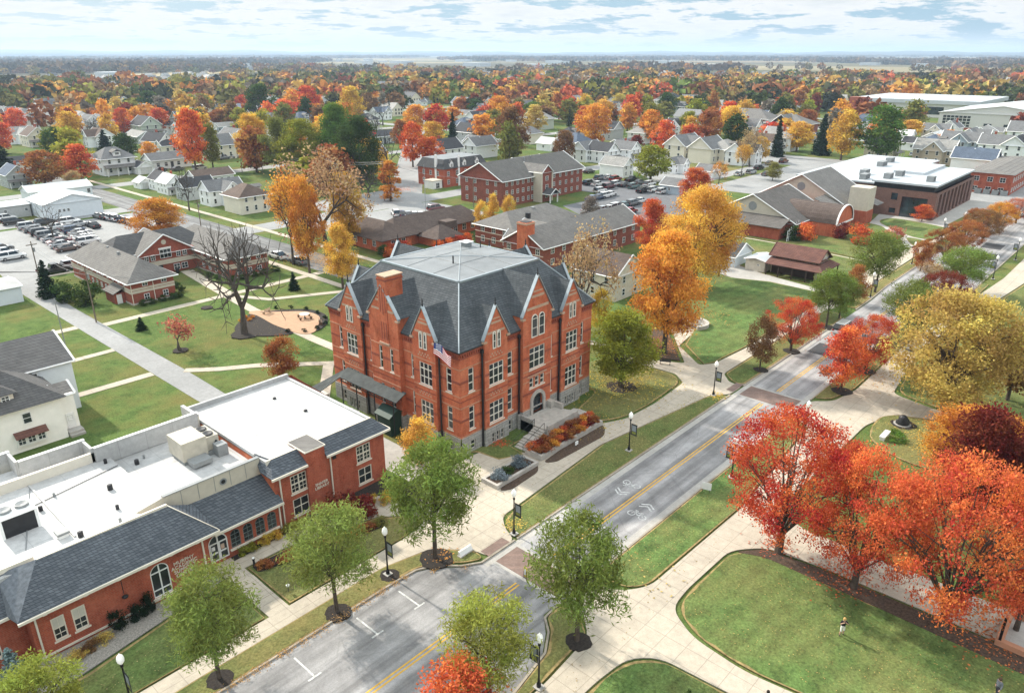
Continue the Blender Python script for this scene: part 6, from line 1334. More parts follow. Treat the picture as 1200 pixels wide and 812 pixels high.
def gen_bare(seed, leafy=0.0, H=11.0, W=11.0, lv=4, r0=.34, dec=(.66, .86), L0=3.0, tf=.57):
    rr = random.Random(seed); rs = np.random.default_rng(seed); m = MB(); tips = []
    def grow(p, d, L, r, l):
        n = 3; pts = [p]; 
        for i in range(n):
            d = (d + Vector((rr.gauss(0, .15), rr.gauss(0, .13), rr.gauss(.03, .08)))).normalized(); p = p + d * L / n; pts.append(p)
        m.tube(pts, [r, r * .88, r * .76, r * .62], BARKG, 6 if l > 2 else 4, False)
        if l == 0: tips.append(p); return
        nb = 3 if l >= 3 else rr.choice((2, 3, 3))
        for i in range(nb):
            ax = d.orthogonal().normalized(); ax.rotate(__import__('mathutils').Quaternion(d, 2 * math.pi * (i + rr.random() * .6) / nb))
            sp = rr.uniform(.5, 1.05) if l > 1 else rr.uniform(.4, .9)
            grow(p, (d * math.cos(sp) + ax * math.sin(sp) + Vector((0, 0, .12))).normalized(), L * rr.uniform(*dec), r * tf, l - 1)
        if l < lv and rr.random() < .7: grow(pts[2], (d + Vector((rr.gauss(0, .7), rr.gauss(0, .7), .1))).normalized(), L * .55, r * .35, max(0, l - 2))
    grow(Vector((0, 0, -.1)), Vector((0, 0, 1)), L0, r0, lv)
    mx = max(max(abs(t.x), abs(t.y)) for t in tips); mz = max(t.z for t in tips)
    m.v = [(a * W / 2 / mx if c > 2.5 else a * (1 + (W / 2 / mx - 1) * max(0, c) / 2.5), b * W / 2 / mx if c > 2.5 else b * (1 + (W / 2 / mx - 1) * max(0, c) / 2.5), c * H / mz) for a, b, c in m.v]
    t0 = m.build('trunk', fix=False); tm = t0.data; bpy.data.objects.remove(t0); cm = None
    if leafy:
        V = []; T = []
        for t in tips:
            if rr.random() > leafy: continue
            n = 26; c = np.array([t.x * W / 2 / mx, t.y * W / 2 / mx, t.z * H / mz]); p = c + rs.normal(size=(n, 3)) * .45; V.append(leaf_arrays(p, .24, rs, 1.2)); T.append(np.full(n, rr.random()))
        cm = quads_mesh('crown', np.concatenate(V), LEAF, np.concatenate(T))
    return tm, cm, H, W
for kk, seeds in (('locust', (1, 2, 3)), ('vase', (4, 5, 6)), ('round', (7, 8, 9)), ('broad', (10, 11)), ('small', (12, 13)), ('shrub', (14, 15, 16)), ('mid', (17, 18, 19, 20)), ('midbroad', (21, 22)), ('far', (23, 24, 25, 26)), ('column', (27,))):
    TREE[kk] = [gen_tree(kk, s) for s in seeds]
TREE['conifer'] = [gen_conifer(31), gen_conifer(32)]; TREE['farconifer'] = [gen_conifer(33, True)]
TREE['bare'] = [gen_bare(52, 0, 13, 17, 5, .66, (.74, .98), 3.4, .6), gen_bare(42, 0, 9, 8, 4)]; TREE['semi'] = [gen_bare(44, .6, 12, 11, 5), gen_bare(45, .42, 12, 10, 5)]; TREE['sapling'] = [gen_bare(46, .9, 4, 2.6, 3)]
TC = {'fresh green': (.25, .31, .075), 'lime green': (.32, .34, .07), 'red': (.58, .092, .05), 'scarlet': (.60, .13, .05), 'orange red': (.63, .135, .06), 'orange': (.64, .275, .06), 'golden': (.64, .38, .08), 'yellow': (.58, .40, .07), 'ochre': (.55, .39, .115), 'yellow green': (.30, .285, .045), 'green': (.185, .235, .055), 'olive': (.20, .19, .05), 'dark green': (.06, .095, .026),
      'leaf green': (.12, .19, .04), 'rust': (.34, .125, .05), 'brown': (.24, .125, .06), 'maroon': (.21, .04, .032), 'evergreen': (.022, .038, .02), 'blue grey': (.17, .22, .225), 'pink': (.50, .17, .12), 'pale tan': (.42, .28, .15), 'grey': (.2, .17, .14)}
FORM = {'locust': 'feathery street tree', 'vase': 'spreading maple', 'round': 'rounded tree', 'broad': 'wide crowned tree', 'small': 'small young tree', 'shrub': 'shrub', 'mid': 'rounded tree', 'midbroad': 'wide tree', 'far': 'rounded tree', 'conifer': 'conifer', 'farconifer': 'conifer', 'bare': 'leafless tree', 'semi': 'half bare tree', 'sapling': 'sapling', 'column': 'upright tree'}
TREES = []; tcount = {}
def put_tree(kind, x, y, h, w_, col, label=None, z=0.0, group='autumn trees of the campus and town'):
    vs_ = TREE[kind]; i = tcount.get(kind, 0); tcount[kind] = i + 1; tm, cm, H, W = vs_[i % len(vs_)]
    nm = {'shrub': 'shrub', 'conifer': 'conifer_tree', 'farconifer': 'conifer_tree', 'sapling': 'sapling', 'bare': 'bare_tree'}.get(kind, 'tree')
    cat = 'shrub' if kind == 'shrub' else 'tree'
    t = thing(nm, label, cat, x, y, z, 'shrubs of the campus beds' if kind == 'shrub' else group)
    jr = random.Random(int(x * 13 + y * 7)); t.rotation_euler = (0, 0, jr.uniform(0, 6.28)); t.scale = (w_ / W * .92, w_ / W * .92, h / H * .97)
    c = TC[col]; k = jr.uniform(.88, 1.12)
    a = bpy.data.objects.new('trunk', tm); COL.objects.link(a); a.parent = t
    if cm is not None:
        b = bpy.data.objects.new('crown', cm); COL.objects.link(b); b.parent = t; b.color = (c[0] * k, c[1] * k * jr.uniform(.93, 1.07), c[2] * k, 1)
    TREES.append((x, y, h, w_, col, t))
    if not label: AUTO.append((t, (FORM[kind] if kind == 'bare' else f'{col} {FORM[kind]}') , 'shrubs' if kind == 'shrub' else 'trees'))
    return t
def tp(kind, px, py, ty, wpx, col, label=None, z=0.0):
    x, y = at(px, py); dep = proj(x, y, 2)[2]; return put_tree(kind, x, y, tall(px, py, ty), wpx * dep / F * 1.04, col, label, z)
for a in (
 ('locust', 257, 796, 672, 118, 'fresh green', 'bright fresh green feathery tree beside the steps of the low brick building'),
 ('locust', 395, 718, 597, 112, 'fresh green', 'feathery green street tree by the lamp along the parking bay'),
 ('locust', 510, 655, 522, 122, 'green', 'darker green feathery tree on the verge before the crosswalk, near the hall'),
 ('locust', 676, 752, 606, 128, 'green', 'olive green tree on the grass island across the street from the hall'),
 ('locust', 572, 812, 704, 120, 'lime green', 'yellow green tree on the kerb at the bottom edge, over the parked lane'),
 ('small', 540, 862, 780, 112, 'orange red', 'orange red bushy tree cut off by the bottom edge of the street'),
 ('locust', 60, 872, 778, 112, 'lime green', 'lime green tree in the bottom left corner beside the blue spruce'),
 ('conifer', 22, 806, 758, 40, 'blue grey', 'blue grey spruce against the brick wall at bottom left'),
 ('vase', 912, 648, 484, 178, 'red', 'large vivid red maple at the street end of the mulch strip'),
 ('vase', 1000, 690, 528, 150, 'orange red', 'red orange maple with bare inner branches, middle of the row on the mulch strip'),
 ('vase', 1103, 738, 540, 195, 'orange red', 'broadest orange red maple over the mulch strip near the sandstone wall'),
 ('vase', 1190, 740, 590, 110, 'orange red', 'orange red maple partly cut by the right edge above the sandstone wall'),
 ('round', 1128, 628, 474, 105, 'maroon', 'dark maroon tree behind the orange red maples'),
 ('round', 1190, 630, 490, 80, 'maroon', 'dark maroon tree at the right edge behind the orange red maples'),
 ('broad', 1120, 560, 476, 110, 'orange', 'bright orange tree between the ochre tree and the maroon trees'),
 ('broad', 1175, 560, 490, 80, 'orange', 'bright orange tree at the right edge below the ochre tree'),
 ('broad', 1106, 482, 340, 160, 'ochre', 'huge ochre yellow tree on the park side of the street'),
 ('mid', 1180, 470, 380, 70, 'brown', 'tan brown tree at the right behind the huge ochre tree'),
 ('small', 985, 459, 384, 58, 'orange red', 'orange red tree in the mulch ring at the kerb of the far crosswalk'),
 ('vase', 1014, 436, 370, 72, 'red', 'red tree behind the orange red kerbside tree by the far crosswalk'),
 ('locust', 1060, 402, 328, 66, 'green', 'green street tree right of the road, in front of the dark red one'),
 ('vase', 1100, 376, 318, 66, 'maroon', 'dark red tree between two green trees right of the road'),
 ('locust', 1124, 345, 290, 64, 'green', 'green street tree beyond the dark red one, right of the road'),
 ('semi', 1083, 345, 306, 34, 'pale tan', 'thin half bare tan tree beside the green trees near the far road'),
 ('small', 890, 434, 369, 40, 'brown', 'small brown tree nearest the crosswalk on the left verge'),
 ('vase', 926, 412, 350, 66, 'red', 'crimson tree on the left verge next to the small brown tree'),
 ('locust', 968, 384, 315, 56, 'green', 'green tree on the left verge beyond the crimson tree'),
 ('locust', 983, 374, 322, 44, 'green', 'second green tree on the left verge beyond the crimson tree'),
 ('small', 999, 356, 310, 30, 'rust', 'rust coloured tree behind the green pair on the left verge'),
 ('locust', 1025, 343, 272, 62, 'green', 'green street tree with lamp at its foot, by the brown porch cabin walk'),
 ('small', 1078, 318, 282, 30, 'rust', None), ('vase', 1105, 305, 268, 46, 'rust', None), ('vase', 1128, 296, 258, 50, 'rust', None), ('vase', 1150, 285, 246, 46, 'brown', None), ('vase', 1168, 272, 236, 44, 'orange', None), ('vase', 1190, 262, 232, 40, 'pink', None), ('vase', 1140, 276, 244, 34, 'rust', None),
 ('small', 1080, 260, 240, 26, 'orange red', 'small orange red tree before the glazed corner of the modern building'),
 ('shrub', 942, 282, 262, 26, 'scarlet', 'scarlet shrub under the glass wall of the chapel'), ('shrub', 1010, 286, 264, 30, 'scarlet', 'scarlet shrub beyond the arched chapel wall'), ('shrub', 986, 280, 262, 24, 'maroon', 'dark shrub against the arched chapel wall'), ('shrub', 930, 282, 266, 26, 'dark green', 'dark evergreen shrub under the glass wall of the chapel'), ('shrub', 1045, 282, 266, 22, 'pink', 'pinkish sapling bush on the walk beside the oval lawn'),
 ('round', 778, 414, 268, 92, 'orange', 'tall orange maple by the walk behind the hall, over the dark bench'), ('broad', 813, 338, 216, 106, 'golden', 'great golden tree with two trunks at the back of the striped lawn'), ('round', 762, 300, 232, 44, 'orange red', 'orange red tree on the left flank of the great golden tree'), ('round', 842, 325, 240, 34, 'orange', 'orange tree on the right flank of the great golden tree'), ('round', 812, 245, 196, 40, 'scarlet', 'scarlet tree topping the great golden tree, beside the car park'),
 ('round', 727, 454, 362, 92, 'yellow green', 'yellow green tree on the lawn at the right end of the hall'), ('semi', 684, 398, 252, 78, 'pale tan', 'half bare tree with a few tan leaves at the rear corner of the hall'), ('small', 702, 392, 338, 32, 'yellow', 'yellow leaved low tree between the hall and the beige house'),
 ('small', 494, 545, 490, 50, 'golden', 'small orange yellow tree against the stone base of the hall corner'), ('shrub', 405, 606, 580, 56, 'maroon', 'wide dark red shrub under the library wall lettering'), ('shrub', 430, 604, 584, 36, 'maroon', 'smaller dark red shrub between the library windows and the yellow perennials'),
 ('bare', 287, 392, 256, 118, 'grey', 'big leafless tree with thick trunk standing in the mulch by the patio'), ('small', 333, 446, 395, 48, 'rust', 'rust red round tree behind the white library roof'), ('sapling', 211, 411, 374, 26, 'pink', 'thin pink sapling alone on the lawn left of the leafless tree'),
 ('conifer', 345, 340, 318, 15, 'evergreen', 'small conifer by the walk near the street with parked cars'), ('conifer', 58, 348, 303, 26, 'evergreen', 'dark conifer beside the utility pole near the alley'), ('conifer', 166, 387, 371, 15, 'evergreen', 'tiny conifer on the lawn by the alley'), ('shrub', 82, 352, 330, 32, 'dark green', 'dark evergreen bush on the grass left of the dormitory'), ('shrub', 104, 358, 330, 32, 'dark green', 'dark evergreen bush nearest the dormitory side porch'),
 ('round', 188, 284, 232, 66, 'orange', 'orange tree behind the dormitory roof by the side street'), ('semi', 344, 310, 198, 66, 'orange', 'thin orange tree beside the parked white car on the side street'), ('round', 363, 320, 205, 44, 'orange', 'orange tree before the parked dark car on the side street'), ('semi', 384, 300, 164, 108, 'pale tan', 'tallest half bare rusty tree behind the orange street trees'),
 ('round', 402, 338, 260, 44, 'golden', 'dense golden tree at the corner of the hall lawn by the brown roofed building'), ('round', 408, 290, 200, 48, 'golden', 'golden tree behind the dense golden one'), ('column', 458, 236, 186, 28, 'orange', 'small upright orange tree at the start of the diagonal street'), ('bare', 455, 216, 146, 44, 'grey', 'grey leafless tree left of the diagonal street'), ('bare', 432, 232, 196, 46, 'grey', 'low leafless thicket tree by the overhead wires'),
 ('round', 424, 222, 134, 62, 'dark green', 'large dark green tree left of the diagonal street'), ('round', 398, 205, 120, 56, 'leaf green', 'large leaf green tree left of the dark green one'), ('round', 356, 208, 138, 54, 'yellow green', None), ('round', 299, 198, 132, 42, 'golden', None), ('round', 330, 205, 136, 44, 'olive', None),
 ('mid', 230, 202, 126, 40, 'scarlet', None), ('bare', 64, 284, 232, 40, 'grey', 'leafless tree standing among the cars of the left car park'), ('bare', 222, 247, 194, 30, 'grey', 'leafless tree on the verge before the dark roofed grey house'), ('semi', 868, 208, 168, 26, 'golden', None), ('semi', 842, 216, 186, 20, 'orange', None), ('small', 905, 212, 190, 22, 'olive', None), ('semi', 822, 232, 200, 20, 'pale tan', None), ('mid', 890, 190, 160, 24, 'golden', None), ('mid', 250, 198, 144, 28, 'olive', None), ('mid', 97, 214, 168, 42, 'orange red', 'orange red round tree beside the white hip roofed block at the left'), ('mid', 54, 220, 176, 52, 'rust', None), ('small', 88, 224, 200, 24, 'pale tan', None), ('mid', 85, 172, 130, 34, 'golden', None), ('mid', 62, 184, 152, 30, 'yellow green', None), ('mid', 86, 192, 166, 34, 'golden', None), ('conifer', 125, 180, 151, 22, 'evergreen', None), ('mid', 149, 188, 156, 32, 'dark green', None), ('mid', 176, 190, 166, 24, 'orange', 'round bright orange ball shaped tree by the white long garage'), ('mid', 146, 160, 126, 24, 'orange red', None), ('mid', 190, 158, 126, 26, 'orange red', None), ('conifer', 6, 212, 164, 44, 'evergreen', None), ('mid', 6, 180, 142, 30, 'orange red', None),
 ('mid', 307, 146, 98, 40, 'dark green', None), ('mid', 363, 142, 100, 38, 'red', None), ('mid', 414, 150, 100, 32, 'golden', None), ('mid', 484, 196, 142, 32, 'scarlet', 'scarlet orange tree on the left kerb of the diagonal street'), ('mid', 506, 196, 160, 30, 'scarlet', 'scarlet orange tree on the right kerb of the diagonal street'), ('mid', 508, 178, 142, 36, 'golden', None), ('mid', 488, 158, 122, 36, 'orange', None), ('mid', 470, 175, 140, 24, 'rust', None), ('conifer', 531, 180, 130, 18, 'evergreen', 'tall dark conifer right of the diagonal street'),
 ('mid', 600, 186, 124, 40, 'brown', None), ('mid', 586, 150, 112, 36, 'orange', None), ('mid', 627, 158, 122, 30, 'ochre', None), ('midbroad', 696, 170, 122, 46, 'orange', None), ('mid', 737, 150, 121, 18, 'red', None), ('mid', 762, 168, 128, 34, 'orange', None), ('mid', 778, 182, 140, 30, 'orange red', None), ('mid', 745, 182, 158, 22, 'maroon', None), ('mid', 762, 213, 170, 48, 'yellow green', 'yellow green tree at the far edge of the packed car park'), ('mid', 806, 162, 130, 26, 'yellow green', None), ('mid', 828, 170, 128, 34, 'rust', None), ('mid', 852, 160, 118, 34, 'red', None), ('semi', 878, 196, 146, 40, 'pale tan', None),
 ('mid', 933, 178, 142, 38, 'golden', None), ('conifer', 961, 182, 132, 24, 'evergreen', None), ('conifer', 910, 184, 138, 18, 'evergreen', None), ('mid', 985, 188, 128, 42, 'golden', None), ('mid', 1030, 190, 122, 58, 'leaf green', 'large green tree before the brick tower of the field house'), ('mid', 1066, 164, 140, 30, 'golden', None), ('mid', 1110, 175, 152, 26, 'orange', None), ('mid', 945, 155, 128, 30, 'rust', None), ('mid', 875, 152, 128, 32, 'golden', None),
 ('small', 690, 275, 230, 30, 'grey', None)):
    tp(*a)
# street-side shrubs and beds
def bed(items, base):
    for i, (x, y, h, w_, c, lab) in enumerate(items): put_tree('shrub', x, y, h, w_, c, lab, base)
bed([(24.6, 54.9, .8, 1.2, 'yellow green', None), (25.6, 54.9, .75, 1.1, 'yellow green', None), (26.8, 54.9, .85, 1.3, 'yellow', None), (28, 54.8, .85, 1.3, 'golden', None), (29.2, 54.7, .9, 1.4, 'yellow green', None), (30.3, 54.6, .9, 1.3, 'yellow green', None), (39.0, 52.6, .9, 1.3, 'yellow', None), (38.3, 51.9, .8, 1.2, 'golden', None), (39.6, 51.5, .9, 1.3, 'yellow green', None), (40.4, 52.4, .8, 1.2, 'yellow', None), (40.8, 53.5, .8, 1.2, 'golden', None), (37.6, 53.0, .8, 1.1, 'yellow', None)], .12)
bed([(25.2, 51.9, .6, 1.6, 'rust', None), (26.6, 51.5, .6, 1.7, 'rust', None), (28.1, 51.3, .55, 1.6, 'rust', None), (29.6, 51, .6, 1.7, 'pink', None), (31.2, 50.6, .6, 1.7, 'rust', None), (33, 50.2, .6, 1.7, 'orange', None), (34.6, 49.8, .6, 1.7, 'rust', None), (35.8, 49.5, .6, 1.5, 'olive', None)], .16)
bed([(13.4, 53.7, 1.5, 1.5, 'evergreen', 'dark clipped evergreen bush under the brick wall, left of its twin'), (14.7, 53.6, 1.3, 1.5, 'evergreen', 'dark low evergreen bush between the two taller ones on the brick wall'), (15.6, 53.6, 1.9, 1.2, 'evergreen', 'tallest dark evergreen bush beside the arched window'), (10.0, 52.8, .7, 1.4, 'ochre', None), (11.0, 52.9, .7, 1.5, 'brown', None), (12.0, 53.0, .7, 1.3, 'ochre', None)], .1)
for i in range(22): put_tree('shrub', 55.9 + (i // 2) * .98, 46.45 + .9 * (i % 2) + .1 * math.sin(i * 2.3), .8 + .2 * (i % 2), 1.7, ('rust', 'orange red', 'rust', 'maroon', 'orange')[i % 5], None, .6)
for i, (x, w_) in enumerate(((48.9, 2.3), (52.6, 2.2), (50.7, 1.6))): put_tree('shrub', x, 46.5, (.9, .9, .45)[i], w_, 'blue grey' if i < 2 else 'dark green', ('blue grey juniper mound at the left end of the small stone planter', 'blue grey juniper mound at the right end of the small stone planter', 'low dark plant between the two juniper mounds')[i], .45)
for i in range(7): put_tree('shrub', 57 + i * 1.2, 133.6 + (i % 2) * .2 if i < 0 else 140 + i * 1.6, 1.0, 1.7, 'dark green', None) if False else None
for i, (x, y, w_) in enumerate(((49.0, 133.4, 1.8), (50.6, 133.5, 1.6), (52.6, 133.5, 1.7), (54.2, 133.4, 1.9), (55.6, 133.8, 1.8), (57.6, 137, 1.6), (57.9, 139.5, 1.6), (58.2, 142, 1.6), (58.6, 144.5, 1.6), (66, 139, 1.7), (67.5, 136.2, 1.8), (69.5, 135.6, 2.0), (72, 135.6, 1.8), (74.4, 135.6, 2.0), (77.2, 136, 2.2), (65.6, 142, 1.8))): put_tree('shrub', x, y, 1.1, w_, 'dark green', None)
for i in range(9): a = math.pi * (1.08 - i * .145); put_tree('shrub', 62.4 + 5.0 * math.sin(a + .55), 107.2 + 7.2 * math.cos(a + .55), .55, .9, 'evergreen', None, .1)
for i, (x, y) in enumerate(((56.2, 112.4), (57.0, 113.0), (57.8, 113.4), (58.4, 112.6), (57.4, 111.8))): put_tree('shrub', x, y, .5, .9, 'orange', None, .1)
for x, y, c in ((100.6, 129.6, 'dark green'), (104.2, 128.4, 'scarlet'), (112.0, 124.6, 'scarlet'), (121.5, 124.5, 'scarlet'), (124.5, 124.0, 'dark green'), (127.0, 123.2, 'dark green'), (99.8, 127.6, 'scarlet'), (102.4, 130.4, 'scarlet'), (106.5, 129.6, 'red'), (115, 124.3, 'scarlet'), (118.4, 124.2, 'red')): put_tree('shrub', x, y, 2.2, 3.2, c, None)
for x, y, h in ((129, 127.5, 8.5), (134, 128, 9.5), (139, 127.5, 8.5)): put_tree('small', x, y, h, 4.4, 'golden', None)
put_tree('conifer', 36.0, 16.6, 2.4, 1.6, 'dark green', 'small spruce on the lawn at the bottom edge, by the park walk')
# --- trees through the town, nearest first
cand = []
for gx in range(-300, 900, 15):
    for gy in range(-20, 900, 15):
        x, y = gx + rng.uniform(-5, 5), gy + rng.uniform(-5, 5); d_0 = math.hypot(x, y)
        if d_0 < 225 or d_0 > 760 or not free(x, y, 1.5) or not inview(x, y): continue
        if any(abs(x - hx) < 8 and abs(y - hy) < 8 for hx, hy, _ in HOUSES): continue
        if any((x - a) ** 2 + (y - b) ** 2 < 90 for a, b, *_ in TREES): continue
        # keep the nearest rows open, as in the photo
        if d_0 < 480 and rng.random() < .5: continue
        if 290 < x < 515 and 15 < y < 140 and rng.random() < .8: continue
        vx, vy = x / d_0, y / d_0
        if any(0 < (hx - x) * vx + (hy - y) * vy < 26 and abs((hx - x) * vy - (hy - y) * vx) < 8 for hx, hy, _ in HOUSES) and rng.random() < .85: continue
        cand.append((d_0 * rng.uniform(.8, 1.25), x, y))
cand.sort(); NT = sum(1 for t in TREES if not t[5].name.startswith('shrub'))
PAL = (('orange', 10), ('orange red', 4), ('golden', 10), ('rust', 7), ('red', 2), ('yellow green', 4), ('olive', 7), ('dark green', 5), ('brown', 5), ('maroon', 3), ('ochre', 5), ('leaf green', 2), ('grey', 3))
rest = cand[max(0, 294 - NT):]
for _, x, y in cand[:max(0, 294 - NT)]:
    q = rng.random(); k = 'farconifer' if q < .10 else ('bare' if q < .14 else ('midbroad' if q < .3 else 'far'))
    put_tree(k, x, y, rng.uniform(10, 17), rng.uniform(10, 17) if k != 'farconifer' else rng.uniform(4, 6), 'evergreen' if k == 'farconifer' else rng.choices([p[0] for p in PAL], [p[1] for p in PAL])[0])
# --- far woods: too many to count, one object
def stuff_crowns(name, spots, per, label=None):
    V, Cc = [], []
    for x, y, h, w_, c in spots:
        n = per; u = nr.normal(size=(n, 3)); u /= np.linalg.norm(u, axis=1)[:, None]; u *= nr.uniform(.55, 1, n)[:, None] ** .5
        lump = 1 + .22 * np.sin(u[:, 0] * 4 + x) * np.cos(u[:, 1] * 5 + y)
        P = np.stack([x + u[:, 0] * w_ / 2 * lump, y + u[:, 1] * w_ / 2 * lump, h * .56 + u[:, 2] * h * .42 * lump], 1)
        V.append(leaf_arrays(P, w_ * .21, nr)); k = nr.uniform(.7, 1.3, n)[:, None]; Cc.append(np.array(c)[None] * k)
    m = bpy.data.materials.get('far_leaves')
    if not m:
        m, nt, b = nodes_of('far_leaves'); a = N(nt, 'ShaderNodeAttribute', attribute_name='col'); nt.links.new(a.outputs['Color'], b.inputs['Base Color']); b.inputs['Roughness'].default_value = 1; b.inputs['Specular IOR Level'].default_value = 0
    o = bpy.data.objects.new(name, quads_mesh(name, np.concatenate(V), m, None, np.concatenate(Cc))); COL.objects.link(o); o['kind'] = 'stuff'; return o
def pick():
    c = TC[rng.choices(('golden', 'orange', 'rust', 'brown', 'olive', 'dark green', 'yellow green', 'evergreen', 'grey', 'maroon', 'orange red', 'ochre', 'leaf green', 'pale tan'), (8, 8, 9, 8, 10, 8, 7, 8, 9, 2, 3, 6, 4, 6))[0]]; return tuple(q * .78 + .22 * g for q, g in zip(c, (.17, .13, .065)))
# far streets of houses, past the counted ones: one object
FH_ = []; hm_ = MB(); HC = [plain('far_wall_%d' % i, c, .7) for i, c in enumerate(((.74, .74, .73), (.66, .60, .48), (.5, .52, .54)))]; HRf = [plain('far_roof_%d' % i, c, .8) for i, c in enumerate(((.2, .2, .2), (.09, .09, .095), (.3, .29, .27)))]
for _ in range(4000):
    if len(FH_) > 420: break
    d_0 = 480 + rng.random() ** .8 * 1100; a = YAW + R(rng.uniform(-37, 37)); x, y = d_0 * math.cos(a), d_0 * math.sin(a)
    if (490 < x < 700 and 40 < y < 215) or not free(x, y, 3) or any(abs(x - hx) < 16 and abs(y - hy) < 16 for hx, hy, *_ in HOUSES + FH_): continue
    FH_.append((x, y, None)); w_, l_, h = rng.uniform(4.5, 6), rng.uniform(6, 9), rng.uniform(4.5, 6.5); S_, R_f = rng.choices(HC, (6, 2, 2))[0], rng.choice(HRf); b = (x - w_, x + w_, y - l_, y + l_); rdg = rng.choice('xy')
    hm_.box(*b, 0, h, S_)
    for s_ in (('W', 'E') if rdg == 'x' else ('S', 'N')): gable_end(hm_, b, s_, h, h + 4, S_)
    hip(hm_, b[0] - .5, b[1] + .5, b[2] - .5, b[3] + .5, h - .1, h + 4.1, R_f, rdg, 0)
    for k in (-.5, .1, .6):
        for z in (1.2, 3.6): hm_.box(x + k * w_, x + k * w_ + 1.2, b[2] - .05, b[2], z, z + 1.5, GLASS); hm_.box(b[0] - .05, b[0], y + k * l_, y + k * l_ + 1.2, z, z + 1.5, GLASS)
for _ in range(26):
    d_0 = rng.uniform(1500, 4200); a = YAW + R(rng.uniform(-36, 36)); x, y = d_0 * math.cos(a), d_0 * math.sin(a); q = rng.uniform(20, 60); hm_.box(x, x + q, y, y + q * 1.4, 0, rng.uniform(8, 12), ROOFM)
hm_.build('distant_houses', fix=False)['kind'] = 'stuff'
def blocks(x, y, reach=30, half=9):
    d_0 = math.hypot(x, y); vx, vy = x / d_0, y / d_0
    return any(0 < (hx - x) * vx + (hy - y) * vy < reach and abs((hx - x) * vy - (hy - y) * vx) < half for hx, hy, _ in FH_)
rest = [r for r in rest if not (blocks(r[1], r[2]) and rng.random() < .8)]
sp = [(x, y, rng.uniform(11, 18), rng.uniform(12, 19), pick()) for _, x, y in rest if rng.random() < .5]
stuff_crowns('distant_trees', sp, 210)
sp = []
for _ in range(60000):
    if len(sp) > 1900: break
    d_0 = 700 * (1 + rng.random() ** 1.6 * 2.2); a = YAW + R(rng.uniform(-37, 37)); x, y = d_0 * math.cos(a), d_0 * math.sin(a)
    if (500 < x < 700 and 40 < y < 215) or (d_0 < 1600 and blocks(x, y, 38, 10)): continue
    if d_0 > 1150 and math.sin(x * .006 + 1.3) + math.sin(y * .0075) + .6 * math.sin((x + y) * .011) < -.1: continue
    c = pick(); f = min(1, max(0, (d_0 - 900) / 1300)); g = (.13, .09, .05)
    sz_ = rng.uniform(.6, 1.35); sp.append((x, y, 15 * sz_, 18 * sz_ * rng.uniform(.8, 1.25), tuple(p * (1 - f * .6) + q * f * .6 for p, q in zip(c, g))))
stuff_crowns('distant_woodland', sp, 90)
sp = []
for _ in range(40000):
    if len(sp) > 3600: break
    d_0 = 2000 + rng.random() ** 1.3 * 9000; a = YAW + R(rng.uniform(-37, 37)); x, y = d_0 * math.cos(a), d_0 * math.sin(a)
    if math.sin(x * .0017 + .5) + math.sin(y * .0021 + 1) + .7 * math.sin((x - y) * .0031) < .05: continue
    sp.append((x, y, rng.uniform(12, 20), rng.uniform(40, 90), rng.choice(((.10, .07, .04), (.14, .09, .05), (.07, .06, .035), (.16, .10, .05)))))
stuff_crowns('far_forest', sp, 26)
# --- fallen leaves: one scattered layer
V, Cc = [], []
for x, y, r, n, c in ((79, 51, 7, 1500, (.45, .33, .07)), (72, 55, 5, 500, (.45, .33, .07)), (94, 55, 5, 1800, (.36, .15, .05)), (58, 14, 3, 500, (.42, .12, .05)), (58, 3, 3.5, 500, (.42, .14, .05)), (58, 20, 1.8, 160, (.4, .1, .05)), (90, 14, 6, 1400, (.45, .3, .08)), (110, 20, 9, 2600, (.45, .32, .08)), (111, 57, 5, 400, (.45, .22, .07)), (44.3, 40.0, 1.2, 110, (.45, .33, .08)), (36.4, 41.6, 1.2, 80, (.42, .2, .06)), (83.4, 39.5, 1.2, 110, (.5, .33, .06)), *[(xk + .5 * rng.random(), 41.8, .5, 60, (.42, .24, .09)) for xk in range(14, 33)], (34.6, 40.6, .5, 40, (.42, .24, .09)), (36.6, 38.9, .5, 40, (.42, .24, .09)), (90, 133, 6, 1500, (.5, .25, .06)), (88, 140, 7, 1500, (.5, .27, .06)), (157, 194, 6, 1200, (.6, .12, .04)), (116, 27, 8, 700, (.42, .28, .1)), (61.5, 50.5, 1.5, 160, (.4, .12, .05)), (55, 52, 1.2, 160, (.45, .09, .04)), (105, 27.5, 6, 600, (.4, .2, .08)), (46.5, 27, 4, 60, (.4, .3, .1)), (66, 47, 4, 300, (.45, .33, .07))):
    p = nr.normal(size=(n, 2)) * r * .5; P = np.stack([x + p[:, 0], y + p[:, 1], nr.uniform(.165, .19, n)], 1)
    a = nr.uniform(0, 6.28, n); s = nr.uniform(.06, .13, n) * (.5 if r < .6 else 1); da = np.stack([np.cos(a) * s, np.sin(a) * s, nr.uniform(-.02, .02, n)], 1); db = np.stack([-np.sin(a) * s * .7, np.cos(a) * s * .7, nr.uniform(0, .03, n)], 1)
    v = np.empty((n, 4, 3)); v[:, 0] = P - da; v[:, 1] = P - db; v[:, 2] = P + da; v[:, 3] = P + db; V.append(v); Cc.append(np.array(c)[None] * nr.uniform(.5, 1.4, n)[:, None])
